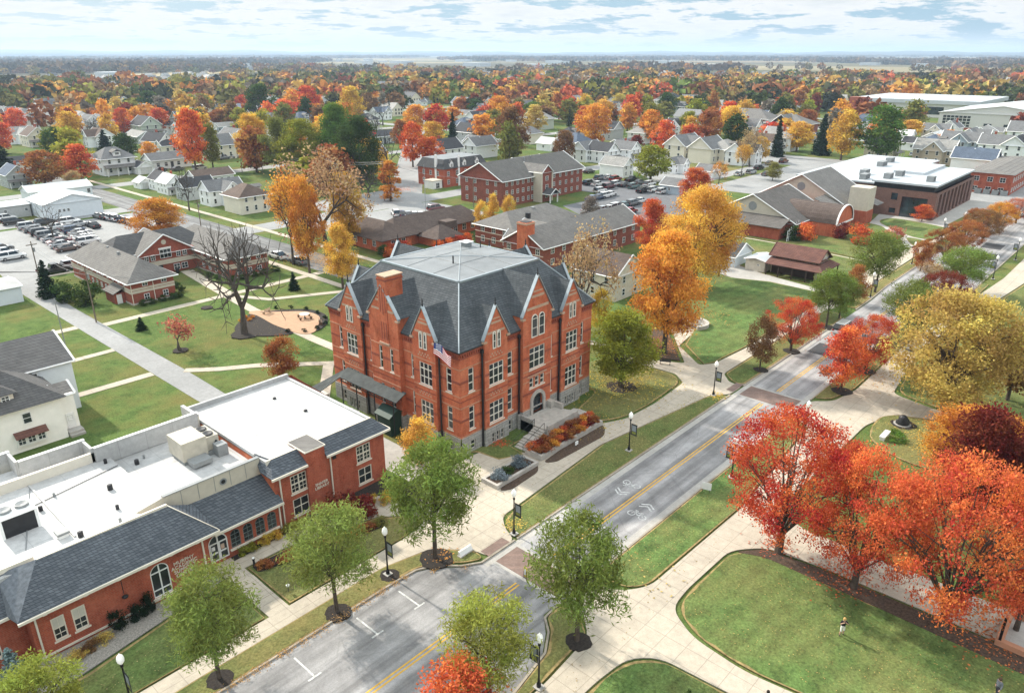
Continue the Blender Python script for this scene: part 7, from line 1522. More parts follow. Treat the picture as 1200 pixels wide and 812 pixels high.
for x0, x1, y0, y1, n, c in ((44.5, 83, 39, 42, 2600, (.42, .36, .14)), (44, 55, -4, 22, 1800, (.42, .33, .12)), (42, 59, 86, 127, 2600, (.42, .33, .14)), (44, 84, 26.5, 29.6, 1500, (.42, .34, .13)), (92, 127, 39, 42, 900, (.42, .3, .1)), (96, 136, 46, 68, 1500, (.45, .32, .1)), (2, 21, 46.6, 50.4, 500, (.42, .36, .16)), (24, 36, 46.6, 50, 500, (.42, .33, .14)), (62, 84, 88, 127, 1500, (.45, .3, .1)), (44.5, 84, 43.2, 45.5, 260, (.42, .3, .12)), (20, 56, 23.4, 25.2, 160, (.42, .3, .12))):
    n = int(n * .65); P = np.stack([nr.uniform(x0, x1, n), nr.uniform(y0, y1, n), nr.uniform(.165, .18, n)], 1); a = nr.uniform(0, 6.28, n); s = nr.uniform(.03, .07, n)
    da = np.stack([np.cos(a) * s, np.sin(a) * s, 0 * a], 1); db = np.stack([-np.sin(a) * s * .7, np.cos(a) * s * .7, nr.uniform(0, .02, n)], 1)
    v = np.empty((n, 4, 3)); v[:, 0] = P - da; v[:, 1] = P - db; v[:, 2] = P + da; v[:, 3] = P + db; V.append(v); Cc.append(np.array(c)[None] * nr.uniform(.35, 1.0, n)[:, None])
o = bpy.data.objects.new('fallen_leaves', quads_mesh('fallen_leaves', np.concatenate(V), bpy.data.materials['far_leaves'], None, np.concatenate(Cc))); COL.objects.link(o); o['kind'] = 'stuff'
# mulch rings
for (x, y), r in ((at(257, 796), .95), (at(395, 718), 1.05), ((38.0, 44.0), 0), (at(510, 655), 1.5), (at(676, 752), 1.0), (at(727, 454), 2.0), (at(985, 459), 1.3), (at(926, 412), 1.2), (at(890, 434), 1), (at(968, 384), 1.2), (at(1014, 436), 1.2), ((31.6, 43.1), .85), (at(211, 411), 1.1), (at(287, 392), 2.2), (at(1057, 498), 1.4), (at(242, 361), 1)):
    if r: sheet('mulch_ring', [(x + r * (1 + .08 * math.sin(3 * t)) * math.cos(2 * math.pi * t / 18), y - .15 + r * (1 + .08 * math.cos(5 * t)) * math.sin(2 * math.pi * t / 18)) for t in range(18)], MULCH, .175, thick=.15)
# ================================================================== CARS
PAINT = tinted('car_paint', 0.3, 0, 0.15, 0.03, 0.6); TYRE = plain('tyre_rubber', (.015, .015, .015), .8); RIM = plain('wheel_rim', (.35, .35, .36), .35, .6)
HEADL = plain('headlight_glass', (.6, .6, .6), .15); TAIL = plain('tail_light', (.3, .01, .01), .3); CARGL = glassmat('car_glass', (.012, .014, .016), .05, .7)
def car_proto(kind):
    t = thing('parked_car', None, 'car', 0, 0); L, Wd = {'sedan': (4.7, 1.8), 'suv': (4.7, 1.88), 'pickup': (5.4, 1.9), 'van': (5.0, 1.95)}[kind]; h = L / 2
    side = {'sedan': [(-h, .45), (-h + .05, .82), (-h + .9, .95), (-.2 + 1.35, .95), (h - .9, .88), (h - .08, .72), (h, .42), (h - .1, .25), (-h + .1, .25)],
            'suv': [(-h, .5), (-h + .03, 1.0), (-h + .2, 1.08), (1.0, 1.08), (h - .5, .98), (h - .05, .8), (h, .45), (h - .1, .28), (-h + .1, .28)],
            'pickup': [(-h, .55), (-h, 1.05), (-.6, 1.05), (1.3, 1.05), (h - .3, 1.0), (h, .8), (h, .45), (h - .1, .32), (-h + .1, .32)],
            'van': [(-h, .45), (-h + .02, 1.0), (-h + .1, 1.1), (1.4, 1.05), (h - .4, .95), (h - .05, .75), (h, .42), (h - .1, .26), (-h + .1, .26)]}[kind]
    cab = {'sedan': (-h + .65, -.75, .55, 1.25, .93, 1.42), 'suv': (-h + .1, -h + .45, .55, 1.15, 1.06, 1.68), 'pickup': (-.75, -.5, .7, 1.35, 1.03, 1.75), 'van': (-h + .05, -h + .25, .9, 1.7, 1.04, 1.72)}[kind]
    m = MB()
    ring = lambda w_: [[(x, y, z) for x, z in side] for y in w_]
    m.loft([[(x, -Wd / 2 + .1, z) for x, z in side], [(x, -Wd / 2, min(z, .75) if z > .9 else z) for x, z in side], [(x, Wd / 2, min(z, .75) if z > .9 else z) for x, z in side], [(x, Wd / 2 - .1, z) for x, z in side]], PAINT)
    a, b, c_, d, z0, z1 = cab; w0, w1 = Wd / 2 - .1, Wd / 2 - .28
    m.loft([[(b, -w1, z1), (c_, -w1, z1), (c_, w1, z1), (b, w1, z1)], [(b + .05, -w1 + .1, z1 + .05), (c_ - .05, -w1 + .1, z1 + .05), (c_ - .05, w1 - .1, z1 + .05), (b + .05, w1 - .1, z1 + .05)]], PAINT)
    for s in (-1, 1):
        for x in ((b + c_) / 2, ): m.loft([[(x - .05, s * w0, z0), (x + .05, s * w0, z0), (x + .05, s * (w0 - .02), z0), (x - .05, s * (w0 - .02), z0)], [(x - .05, s * (w1 + .015), z1), (x + .05, s * (w1 + .015), z1), (x + .05, s * w1, z1), (x - .05, s * w1, z1)]], PAINT)
    if kind == 'pickup': m.box(-h + .15, -.85, -Wd / 2 + .2, Wd / 2 - .2, 1.052, 1.06, METALD)
    m.build('body', t)
    g = MB(); g.loft([[(a, -w0, z0), (d, -w0, z0), (d, w0, z0), (a, w0, z0)], [(b, -w1, z1), (c_, -w1, z1), (c_, w1, z1), (b, w1, z1)]], CARGL); g.build('windows', t)
    for x in (-h + .9, h - .85):
        for s in (-1, 1):
            m = MB(); y = s * (Wd / 2 - .1); m.loft([[(x + r * math.cos(2 * math.pi * q / 12), yy, .33 + r * math.sin(2 * math.pi * q / 12)) for q in range(12)] for r, yy in ((.33, y - .1 * s), (.33, y + .1 * s), (.2, y + .11 * s), (.2, y + .07 * s))], TYRE); w_ = m.build('wheel', t)
            m = MB(); m.face([(x + .2 * math.cos(2 * math.pi * q / 10), y + .09 * s, .33 + .2 * math.sin(2 * math.pi * q / 10)) for q in range(10)], RIM); buildin(m, 'rim', t, w_)
    for s in (-1, 1):
        m = MB(); m.box(h - .12, h - .01, s * (Wd / 2 - .25) - .2, s * (Wd / 2 - .25) + .2, .6, .74, HEADL); m.build('headlight', t)
        m = MB(); m.box(-h - .01, -h + .08, s * (Wd / 2 - .22) - .16, s * (Wd / 2 - .22) + .16, .68, .86, TAIL); m.build('tail_light', t)
    freeze(t); return t
CARP = {k: car_proto(k) for k in ('sedan', 'suv', 'pickup', 'van')}; CUSED = set()
CARC = {'white': (.72, .72, .71), 'silver': (.42, .43, .44), 'grey': (.16, .165, .17), 'black': (.018, .018, .02), 'dark blue': (.03, .05, .10), 'red': (.32, .03, .025), 'maroon': (.12, .025, .03), 'brown': (.11, .07, .055), 'blue': (.07, .13, .25), 'teal': (.09, .16, .16), 'gold': (.35, .28, .16)}
def put_car(kind, px, py, rot, col, label=None):
    p = CARP[kind]
    if kind in CUSED: o = copy_tree(p)
    else: o = p; CUSED.add(kind)
    x, y = at(px, py); z = .04
    o.location = (x, y, z); o.scale = (1.12,) * 3; o.rotation_euler = (0, 0, R(rot)); o['category'] = 'car' if kind != 'pickup' else 'pickup truck'; o['group'] = 'parked cars'; o.name = 'parked_car'
    for c in o.children:
        if c.name.startswith('body'): c.color = (*CARC[col], 1)
    if label: o['label'] = label
    else: AUTO.append((o, f"{col} parked {dict(sedan='sedan', suv='tall car', pickup='pickup', van='minivan')[kind]}", 'cars'))
    return o
for a in ((80, 294, 'sedan', 'brown'), (73, 289.5, 'sedan', 'silver'), (69.5, 286, 'sedan', 'maroon'), (63, 282.5, 'sedan', 'silver'), (56, 279, 'suv', 'grey'), (49, 275.5, 'suv', 'black'), (41, 271.5, 'sedan', 'grey'), (34, 268.5, 'suv', 'silver'),
          (104, 286, 'suv', 'white'), (100, 282, 'sedan', 'white'), (97, 279, 'sedan', 'white'), (94, 275.5, 'sedan', 'silver'), (87, 273, 'suv', 'dark blue'), (82, 270, 'sedan', 'grey'), (92, 265.5, 'sedan', 'silver'), (82, 262.5, 'suv', 'white'), (66, 269, 'sedan', 'white'), (54, 264, 'suv', 'black'),
          (16, 263, 'suv', 'black'), (7, 259, 'suv', 'white'), (1, 257, 'suv', 'silver')):
    put_car(a[2], a[0], a[1], 0 if a[0] % 2 < 1.2 else 180, a[3])
put_car('sedan', 110, 267, 90, 'black', 'black car alone in the middle of the left car park')
for px, py, k, c in ((15, 304, 'suv', 'white'), (6, 300, 'suv', 'silver'), (1, 294, 'sedan', 'grey')): put_car(k, px, py, 0, c)
put_car('suv', 88, 314, 0, 'silver', 'silver tall car in the lane behind the dormitory wing'); put_car('pickup', 64, 320, 0, 'black', 'black pickup in the lane behind the dark conifer')
for i, (px, py) in enumerate(((117, 256), (122, 257), (128, 258), (134, 259), (141, 260), (147, 261.5), (153, 263))): put_car(('sedan', 'sedan', 'van', 'suv', 'sedan', 'suv', 'suv')[i], px, py, 90, ('grey', 'black', 'silver', 'white', 'dark blue', 'black', 'white')[i])
put_car('sedan', 326, 303, 92, 'white', 'white car parked at the kerb of the side street under orange trees'); put_car('sedan', 350, 309, 92, 'grey', 'dark grey car parked at the side street kerb, beside the tree trunk')
for i, (px, py) in enumerate(((464, 253), (471, 254), (478, 254.5), (486, 255), (493, 255))): put_car(('suv', 'sedan', 'sedan', 'sedan', 'sedan')[i], px, py, 60, ('white', 'dark blue', 'silver', 'white', 'white')[i])
put_car('suv', 511, 247, -8, 'maroon', 'maroon tall car beside the light pole behind the brown ranch roof')
LOT = (((690, 249, 'sedan', 'white'), (697, 250, 'sedan', 'silver'), (706, 248, 'sedan', 'silver'), (714, 247, 'sedan', 'white'), (722, 245, 'suv', 'white'), (731, 243, 'sedan', 'teal'), (741, 241, 'suv', 'grey'), (738, 250, 'sedan', 'red'), (721, 253, 'sedan', 'brown'), (750, 238, 'sedan', 'white')), ((694, 235, 'sedan', 'blue'), (701, 234, 'sedan', 'dark blue'), (709, 232, 'suv', 'white'), (715, 230, 'sedan', 'white')), ((690, 217, 'suv', 'black'), (700, 218, 'sedan', 'white'), (713, 221, 'suv', 'maroon'), (722, 218, 'suv', 'white'), (731, 219, 'sedan', 'black'), (742, 221, 'suv', 'teal'), (753, 226, 'suv', 'black'), (765, 225, 'suv', 'white'), (776, 227, 'suv', 'white'), (761, 218, 'suv', 'white'), (703, 211, 'suv', 'grey'), (712, 210, 'sedan', 'white'), (721, 212, 'suv', 'red'), (740, 213, 'pickup', 'black'), (703, 226, 'suv', 'white'), (690, 203, 'sedan', 'black'), (749, 216, 'sedan', 'grey')))
for row in LOT:
    for px, py, k, c in row: put_car(k, px, py, 0, c)
for px, py, k, c in ((902, 193, 'sedan', 'gold'), (918, 191, 'suv', 'maroon'), (880, 204, 'suv', 'silver'), (898, 206, 'sedan', 'grey'), (866, 206, 'sedan', 'white'), (889, 199, 'suv', 'black')): put_car(k, px, py, 0, c)
put_car('suv', 988, 389, 0, 'white', 'white car on the main street, half hidden by the red trees')
for px, py, k, c in ((1068, 183, 'sedan', 'white'), (1078, 184, 'sedan', 'black'), (262, 187, 'pickup', 'grey'), (234, 199, 'van', 'white'), (252, 203, 'suv', 'grey'), (188, 201, 'sedan', 'black'), (208, 200, 'sedan', 'grey'), (276, 185, 'suv', 'silver'), (672, 196, 'sedan', 'white'), (1010, 250, 'suv', 'black')): put_car(k, px, py, 15, c)
# ================================================================== STREET FURNITURE
def lamp_proto():
    t = thing('street_lamp', None, 'street lamp', 0, 0); GL = emit('lamp_globe', (.86, .85, .80), .12)
    m = MB(); m.box(-.32, .32, -.32, .32, 0, .08, CONC2); m.build('footing', t)
    m = MB(); m.lathe(0, 0, [(.17, .08), (.17, .35), (.10, .5), (.075, .8), (.06, 3.7), (.11, 3.78), (.11, 3.95), (.06, 4.0)], BLACKP, 10); m.build('pole', t)
    m = MB(); m.lathe(0, 0, [(.08, 4.0), (.22, 4.2), (.25, 4.42), (.2, 4.65), (.08, 4.78), (.015, 4.9)], GL, 12); m.build('globe', t, smooth=True)
    m = MB()
    for z in (3.45, 2.1): m.tube([(0, 0, z), (0, -.95, z)], .025, BLACKP, 5)
    m.build('banner_arm', t); m = MB(); m.box(-.012, .012, -.88, -.12, 2.13, 3.42, plain('banner_dark', (.03, .035, .035), .8)); bn = m.build('banner', t)
    m = MB(); m.box(-.016, .016, -.76, -.24, 2.6, 3.3, plain('banner_grey', (.25, .28, .30), .8)); m.box(-.017, .017, -.76, -.24, 2.25, 2.55, TIN); buildin(m, 'emblem', t, bn); freeze(t); return t
TIN = tinted('banner_colour', .8)
LP = lamp_proto()
for i, (x, y, face, col, lab) in enumerate(((43.2, 39.0, 0, 'olive', 'black lamp with banner on the point of the verge across the crosswalk from the hall'), (63.6, 39.9, 0, 'olive', 'black lamp on the long grass verge opposite the red planter of the hall'), (83.3, 39.9, 0, 'olive', 'black lamp at the far end of the long verge by the second crosswalk'), (31.6, 43.2, 0, 'olive', 'black lamp in a mulch ring beside the parking bay'),
        (10.8, 45.0, 0, 'olive', 'lamp globe at the bottom edge before the brick wall'), (31.0, 25.6, 180, 'olive', 'black lamp at the bottom edge beside the curved kerb and park walk'), (66.1, 28.6, 180, 'olive', 'black lamp right of the road, left of the vivid red maple'), (79.7, 26.4, 180, 'orange', 'black lamp with orange banner above the vivid red maple'),
        (140.9, 38.9, 0, 'olive', 'black lamp at the foot of the green tree near the porch cabin'), (170.8, 40.2, 0, 'olive', 'black lamp left of the far road beside the long walk'), (201.8, 42.1, 0, 'olive', 'black lamp by the oval lawn near the modern building'), (213.2, 40.3, 0, 'olive', 'farthest lamp on the left walk, before the modern building'), (169.7, 24.9, 180, 'olive', 'black lamp right of the far road, nearer of two'), (189.8, 24.6, 180, 'olive', 'black lamp right of the far road, farther of two'))):
    o = LP if i == 0 else copy_tree(LP); o.location = (x, y, .14); o.rotation_euler = (0, 0, R(face)); o['label'] = lab; o['group'] = 'street lamps'; o['category'] = 'street lamp'
    for c in o.children:
        for d in c.children: d.color = (*{'olive': (.22, .24, .05), 'orange': (.5, .12, .03)}[col], 1)
def upole(px, py, ty, label, arms=True, r=.13, mat=None, lx=None):
    x, y = at(px, py); h = tall(px, py, ty); t = thing('utility_pole', label, 'utility pole', x, y, 0, 'utility poles'); m = MB(); m.tube([(x, y, -.1), (x, y, h)], [r, r * .7], mat or WOODP, 7); m.build('pole', t)
    if arms: m = MB(); m.box(x - .9, x + .9, y - .06, y + .06, h - .7, h - .55, WOODP); m.build('crossarm', t); m = MB(); m.lathe(x + .25, y, [(.16, h - 2), (.16, h - 1.2)], METAL, 8); m.build('transformer', t)
    return Vector((x, y, h))
A = upole(113, 378, 313, 'leaning wooden utility pole on the grass before the brick dormitory'); B_ = upole(50, 342, 283, 'wooden utility pole beside the dark conifer at the left'); C_ = upole(77, 407, 350, 'thin grey pole on the near side of the alley', False, .09, METAL)
D_ = upole(236, 268, 234, 'utility pole at the kerb of the side street left of the cream corner house'); E_ = upole(499, 249, 193, 'slim metal light pole behind the brown ranch roof', False, .09, METAL); F_ = upole(451, 236, 188, 'utility pole at the corner of the diagonal street', False); G_2 = upole(763, 296, 264, 'white pole on the left of the great golden tree', False, .12, WHITE); H_ = upole(1021, 190, 160, 'utility pole with a transformer before the white modern roof'); I_ = upole(555, 243, 207, 'utility pole before the gable end of the three storey hall'); J_ = upole(600, 249, 218, 'utility pole before the long side of the three storey hall', False); K_ = upole(284, 203, 184, 'utility pole on the grass beyond the cream corner house', False); L_2 = upole(308, 203, 176, 'utility pole left of the leaf green tree', False)
def wire(a, b, sag, label):
    t = thing('overhead_wire', label, 'wire', a.x, a.y, 0, 'overhead wires'); m = MB(); P = []
    for k in range(9): u = k / 8; p = a.lerp(b, u); P.append((p.x, p.y, p.z - sag * 4 * u * (1 - u)))
    m.tube(P, .035, METAL, 4); m.build('cable', t)
wire(A - Vector((0, 0, .6)), B_ - Vector((0, 0, .6)), .8, 'overhead wire between the two wooden poles by the alley, upper one'); wire(A - Vector((0, 0, 1.3)), B_ - Vector((0, 0, 1.4)), .9, 'overhead wire between the two wooden poles by the alley, lower one'); wire(A - Vector((0, 0, .8)), Vector((50, 137, 4.3)), .3, 'overhead wire from the leaning pole to the dormitory'); wire(L_2 - Vector((0, 0, .5)), F_ - Vector((0, 0, .5)), 1.5, 'long overhead wire from the green trees to the diagonal street pole, upper one'); wire(L_2 - Vector((0, 0, 1.0)), F_ - Vector((0, 0, 1.0)), 1.7, 'long overhead wire from the green trees to the diagonal street pole, lower one'); wire(F_ - Vector((0, 0, .5)), I_ - Vector((0, 0, .5)), 1.2, 'overhead wire from the diagonal street pole to the residence hall pole')
# benches, signs, fountain, walls
def bench(x, y, rot, label, mat=METALD, z=.11):
    t = thing('bench', label, 'bench', x, y, z); c_, s_ = math.cos(R(rot)), math.sin(R(rot)); o, u, n = (x, y), (c_, s_), (-s_, c_)
    m = MB()
    for k in range(3): m.fbox(o, u, n, -.8, .8, -.2 + k * .15, -.08 + k * .15, z + .42, z + .46, mat)
    m.build('seat', t); m = MB()
    for k in range(3): m.fbox(o, u, n, -.8, .8, .26, .3, z + .52 + k * .14, z + .62 + k * .14, mat)
    m.build('backrest', t)
    for a in (-.7, .7): m = MB(); m.fbox(o, u, n, a - .04, a + .04, -.2, .3, z, z + .42, mat); m.build('leg', t)
bench(88.2, 50.2, 118, 'dark slatted bench at the edge of the leaf strewn walk behind the yellow green tree'); bench(64.6, 101.6, 60, 'dark bench on the patio nearest the hall', plain('bench_wood', (.13, .08, .05), .7), .14); bench(61.4, 113.2, 200, 'pale bench on the far side of the patio', plain('bench_pale', (.4, .3, .2), .7), .14)
tb = thing('picnic_table', 'round pale picnic table on the tan patio by the clipped bushes', 'picnic table', 64.4, 106, .14); m = MB(); m.lathe(64.4, 106, [(.85, .85), (.85, .92)], CREAM, 14); m.build('table_top', tb); m = MB(); m.lathe(64.4, 106, [(.3, .14), (.08, .3), (.08, .85)], METALD, 8); m.build('pedestal', tb)
for k in range(4): a = k * 1.57 + .4; m = MB(); m.lathe(64.4 + 1.25 * math.cos(a), 106 + 1.25 * math.sin(a), [(.12, .14), (.22, .5), (.22, .58)], plain('bench_wood', (.13, .08, .05), .7), 8); m.build('seat', tb)
fo = thing('stone_fountain', 'round pale boulder fountain ringed by a low curved stone wall on the striped lawn', 'fountain', 105.5, 55, .1); fx, fy = 105.6, 55.4
m = MB(); q = 16; m.loft([[(fx + r * math.cos(-2.4 + 4.4 * k / q), fy + r * math.sin(-2.4 + 4.4 * k / q), z) for r, z in ((2.0, .1), (2.0, .75), (2.5, .75), (2.5, .1))] for k in range(q + 1)], STONE_SMOOTH); m.build('ring_wall', fo)
m = MB(); m.lathe(fx - .2, fy, [(1.0, .1), (1.25, .6), (1.1, 1.15), (.7, 1.5), (.2, 1.62)], plain('pale_boulder', (.52, .47, .40), .9, var=.15, bump=.5), 12); m.build('boulder', fo, smooth=True); m = MB(); m.lathe(fx, fy, [(1.95, .1), (1.95, .2), (.2, .22)], STONE, 16); m.build('basin', fo)
def sign(name, x, y, z, label, w_, h, col, post=0.0, rot=0, thick=.04, cat='sign'):
    t = thing(name, label, cat, x, y, z); c_, s_ = math.cos(R(rot)), math.sin(R(rot)); o, u, n = (x, y), (c_, s_), (-s_, c_); m = MB(); m.fbox(o, u, n, -w_ / 2, w_ / 2, -thick / 2, thick / 2, z + post, z + post + h, col); m.build('sign_board', t)
    m = MB()
    for a in (-w_ * .35, w_ * .35): m.fbox(o, u, n, a - .025, a + .025, thick / 2, thick / 2 + .05, z - .05, z + post + h * .6, METALD)
    m.build('post', t)
sign('yard_sign', 61.7, 29.2, .15, 'white board sign on the verge beside the right kerb before the red maple', 1.0, .8, WHITE, .3, -75)
sign('crossing_sign', 39.3, 34.15, .04, 'yellow framed pedestrian crossing sign standing in the street on the near crosswalk', .36, .95, plain('sign_yellow', (.75, .6, .04), .5), .15, 90)
m = MB(); m.box(39.24, 39.27, 34.05, 34.25, .4, 1.0, WHITE); o = m.build('sign_face', None); cs_ = bpy.data.objects['crossing_sign']; o.parent = cs_; o.location = (-39.3, -34.15, -.04)
mk = thing('stone_marker', 'low slanted white stone marker on the grass point by the near crosswalk', 'marker', 38.2, 40.3, .15); m = MB(); m.loft([[(37.4, 40.1, .15), (38.9, 40.1, .15), (38.9, 40.5, .15), (37.4, 40.5, .15)], [(37.4, 40.35, .62), (38.9, 40.35, .62), (38.9, 40.5, .62), (37.4, 40.5, .62)]], WHITE); m.build('slab', mk); m = MB(); m.box(37.3, 39, 40.05, 40.55, .14, .22, STONE_SMOOTH); m.build('base', mk)
x, y = at(1036, 514); wb = thing('stone_bench', 'white stone bench beside the bright green plants right of the red maples', 'bench', x, y, .11); m = MB(); m.box(x - 1.1, x + 1.1, y - .3, y + .3, .5, .68, WHITE); m.build('seat', wb)
for k in (-.8, .8): m = MB(); m.box(x + k - .15, x + k + .15, y - .25, y + .25, .1, .5, WHITE); m.build('leg', wb)
put_tree('shrub', x + .2, y - 1.6, .8, 2.2, 'leaf green', 'bright green low plant beside the white stone bench'); put_tree('shrub', x + 1.8, y - .6, .7, 1.6, 'leaf green', 'small bright green plant behind the white stone bench')
x, y = at(1057, 498); sc_ = thing('bronze_sculpture', 'dark lumpy sculpture on the leaf strewn island at the right', 'sculpture', x, y, .17); m = MB(); m.lathe(x, y, [(.75, .17), (.8, .4), (.5, .75), (.55, 1.0), (.25, 1.3), (.05, 1.38)], METALD, 9); m.lathe(x + .5, y - .3, [(.4, .17), (.4, .5), (.15, .8)], METALD, 8); m.build('figure', sc_, smooth=True); m = MB(); m.lathe(x, y, [(1.0, .12), (1.0, .22)], STONE, 12); m.build('base', sc_)
bo = thing('bollard_light', 'dark bollard light by the walk before the arched windows', 'bollard light', 24.4, 52.7, .11); m = MB(); m.lathe(24.4, 52.7, [(.1, .11), (.1, .85), (.13, .86), (.13, .95)], METALD, 8); m.build('post', bo); m = MB(); m.lathe(24.4, 52.7, [(.105, .955), (.105, 1.05), (.02, 1.06)], WHITE, 8); m.build('lens', bo)
gl = thing('garden_light', 'small white garden light on the grass before the feathery tree', 'garden light', 24.6, 47.6, .15); m = MB(); m.tube([(24.6, 47.6, .1), (24.6, 47.6, .7)], .03, METALD, 5); m.build('post', gl); m = MB(); m.lathe(24.6, 47.6, [(.14, .7), (.16, .8), (.05, .9)], WHITE, 8); m.build('globe', gl)
bi = thing('litter_bin', 'dark litter bin beside the dormitory entrance', 'bin', 62.8, 149.6); m = MB(); m.lathe(62.8, 149.6, [(.32, 0), (.36, .9)], METALD, 10); m.build('body', bi); m = MB(); m.lathe(62.8, 149.6, [(.4, .9), (.36, 1.02), (.1, 1.05)], BLACKP, 10); m.build('lid', bi)
cs = thing('covered_stand', 'sandstone framed rectangular pool surround with dark post at the right edge', 'stone surround', 56.5, .6)
x0, x1, y0, y1 = 57.4, 62.2, -1.6, 2.6; m = MB()
for b in ((x0, x1, y0, y0 + .5), (x0, x1, y1 - .5, y1), (x0, x0 + .5, y0 + .5, y1 - .5), (x1 - .5, x1, y0 + .5, y1 - .5)): m.box(*b, .1, .62, BRONZE)
m.build('surround_wall', cs); m = MB(); m.box(x0 + .5, x1 - .5, y0 + .5, y1 - .5, .1, .2, CONC2); m.build('basin_floor', cs); m = MB(); m.box(x0 + .15, x0 + .33, y1 - .35, y1 - .17, .6, 2.6, BLACKP); m.build('post', cs)
# ================================================================== PEOPLE
def person(px, py, label, shirt, legs, hair, rot, pose, skin=(.45, .28, .2)):
    x, y = at(px, py); z = .15; t = thing('person', label, 'person', x, y, z, None); t.rotation_euler = (0, 0, R(rot)); ORG[t.name] = (0, 0, 0)
    J = {'pelvis': (0, 0, .93), 'chest': (.02, 0, 1.3), 'neck': (.03, 0, 1.47), 'head': (.06, 0, 1.58), 'top': (.06, 0, 1.72)}
    if pose == 'hands_up': arms = {s: [(0.02, s * .19, 1.40), (.16, s * .30, 1.22), (.26, s * .12, 1.42)] for s in (-1, 1)}; lg = {-1: [(0, -.1, .9), (.12, -.14, .5), (.02, -.16, .08), (.16, -.17, .04)], 1: [(0, .1, .9), (-.04, .13, .48), (-.16, .14, .08), (-.02, .15, .04)]}
    else: arms = {s: [(0.02, s * .19, 1.40), (-.04 + .1 * s, s * .26, 1.13), (.06 + .12 * s, s * .24, .88)] for s in (-1, 1)}; lg = {s: [(0, s * .1, .9), (.1 * s, s * .11, .5), (.12 * s - .04, s * .11, .08), (.12 * s + .12, s * .12, .04)] for s in (-1, 1)}
    V = []; E = []; Rr = []
    def add(p, r, par=None): V.append(p); Rr.append(r); i = len(V) - 1; (E.append((par, i)) if par is not None else None); return i
    p0 = add(J['pelvis'], .15); c0 = add(J['chest'], .165, p0); n0 = add(J['neck'], .06, c0); h0 = add(J['head'], .10, n0); add(J['top'], .075, h0)
    for s in (-1, 1):
        i = c0
        for q, r in zip(arms[s], (.065, .048, .036)): i = add(q, r, i)
        e = Vector(arms[s][2]); d = (e - Vector(arms[s][1])).normalized()
        hnd = add(tuple(e + d * .07), .036, i)
        for k in range(4): add(tuple(e + d * (.15 - .01 * abs(k - 1.4)) + Vector((.0, .022 * (k - 1.5), 0))), .009, hnd)
        add(tuple(e + d * .08 + Vector((.05, 0, .02))), .011, hnd)
        i = p0
        for q, r in zip(lg[s], (.095, .07, .048, .042)): i = add(q, r, i)
    me = bpy.data.meshes.new('body'); me.from_pydata(V, E, []); o = bpy.data.objects.new('body', me); COL.objects.link(o)
    sk = o.modifiers.new('skin', 'SKIN'); o.modifiers.new('sub', 'SUBSURF').levels = 1; me.skin_vertices[0].data[0].use_root = True
    for i, r in enumerate(Rr): me.skin_vertices[0].data[i].radius = (r, r)
    dg_ = bpy.context.evaluated_depsgraph_get(); m2 = bpy.data.meshes.new_from_object(o.evaluated_get(dg_)); bpy.data.objects.remove(o)
    o = bpy.data.objects.new('body', m2); COL.objects.link(o); o.parent = t
    sm, lm, skm, shoe = plain('cloth_' + shirt[0], shirt[1], .9), plain('cloth_' + legs[0], legs[1], .9), plain('skin', skin, .6), plain('shoe', (.02, .02, .02), .6)
    m2.materials.clear(); [m2.materials.append(q) for q in (sm, lm, skm, shoe)]
    cut = .5 if legs[0] == 'white_shorts' else .1
    for f in m2.polygons:
        c = f.center; f.use_smooth = True
        hand = pose == 'hands_up' and c.x > .17 or (pose != 'hands_up' and abs(c.y) > .19 and c.z < .92)
        f.material_index = 3 if c.z < .1 else (2 if c.z > 1.46 or hand else (0 if c.z > .98 else (1 if c.z > cut else (2 if cut > .2 else 1))))
    m = MB(); hm = plain('hair_' + hair[0], hair[1], .8); m.lathe(.045, 0, [(.07, 1.53), (.115, 1.58), (.118, 1.66), (.09, 1.74), (.03, 1.775)], hm, 12); h = m.build('hair', t, smooth=True)
    m = MB()
    for s in (-1, 1): m.lathe(.163, s * .035, [(.004, 1.60), (.012, 1.607), (.004, 1.614)], shoe, 6)
    m.loft([[(.155, -.012, 1.6), (.155, .012, 1.6), (.15, 0, 1.605)], [(.185, -.014, 1.565), (.185, .014, 1.565), (.165, 0, 1.56)]], skm); m.box(.155, .166, -.025, .025, 1.535, 1.542, plain('lips', (.3, .1, .08), .6)); m.build('face', t)
person(985.5, 746, 'person in dark top and white shorts with raised arms on the lawn', ('black_top', (.02, .02, .022)), ('white_shorts', (.7, .68, .62)), ('blond', (.45, .28, .1)), 215, 'hands_up')
person(1166, 818, 'person in a grey jacket walking at the bottom edge, lower right', ('grey_jacket', (.12, .13, .15)), ('dark_trousers', (.03, .03, .04)), ('brown', (.08, .05, .03)), 150, 'walk')
person(897, 834, 'person at the very bottom edge on the park walk, only the head in view', ('dark_coat', (.03, .03, .035)), ('dark_trousers', (.03, .03, .04)), ('black', (.02, .015, .012)), 60, 'walk')
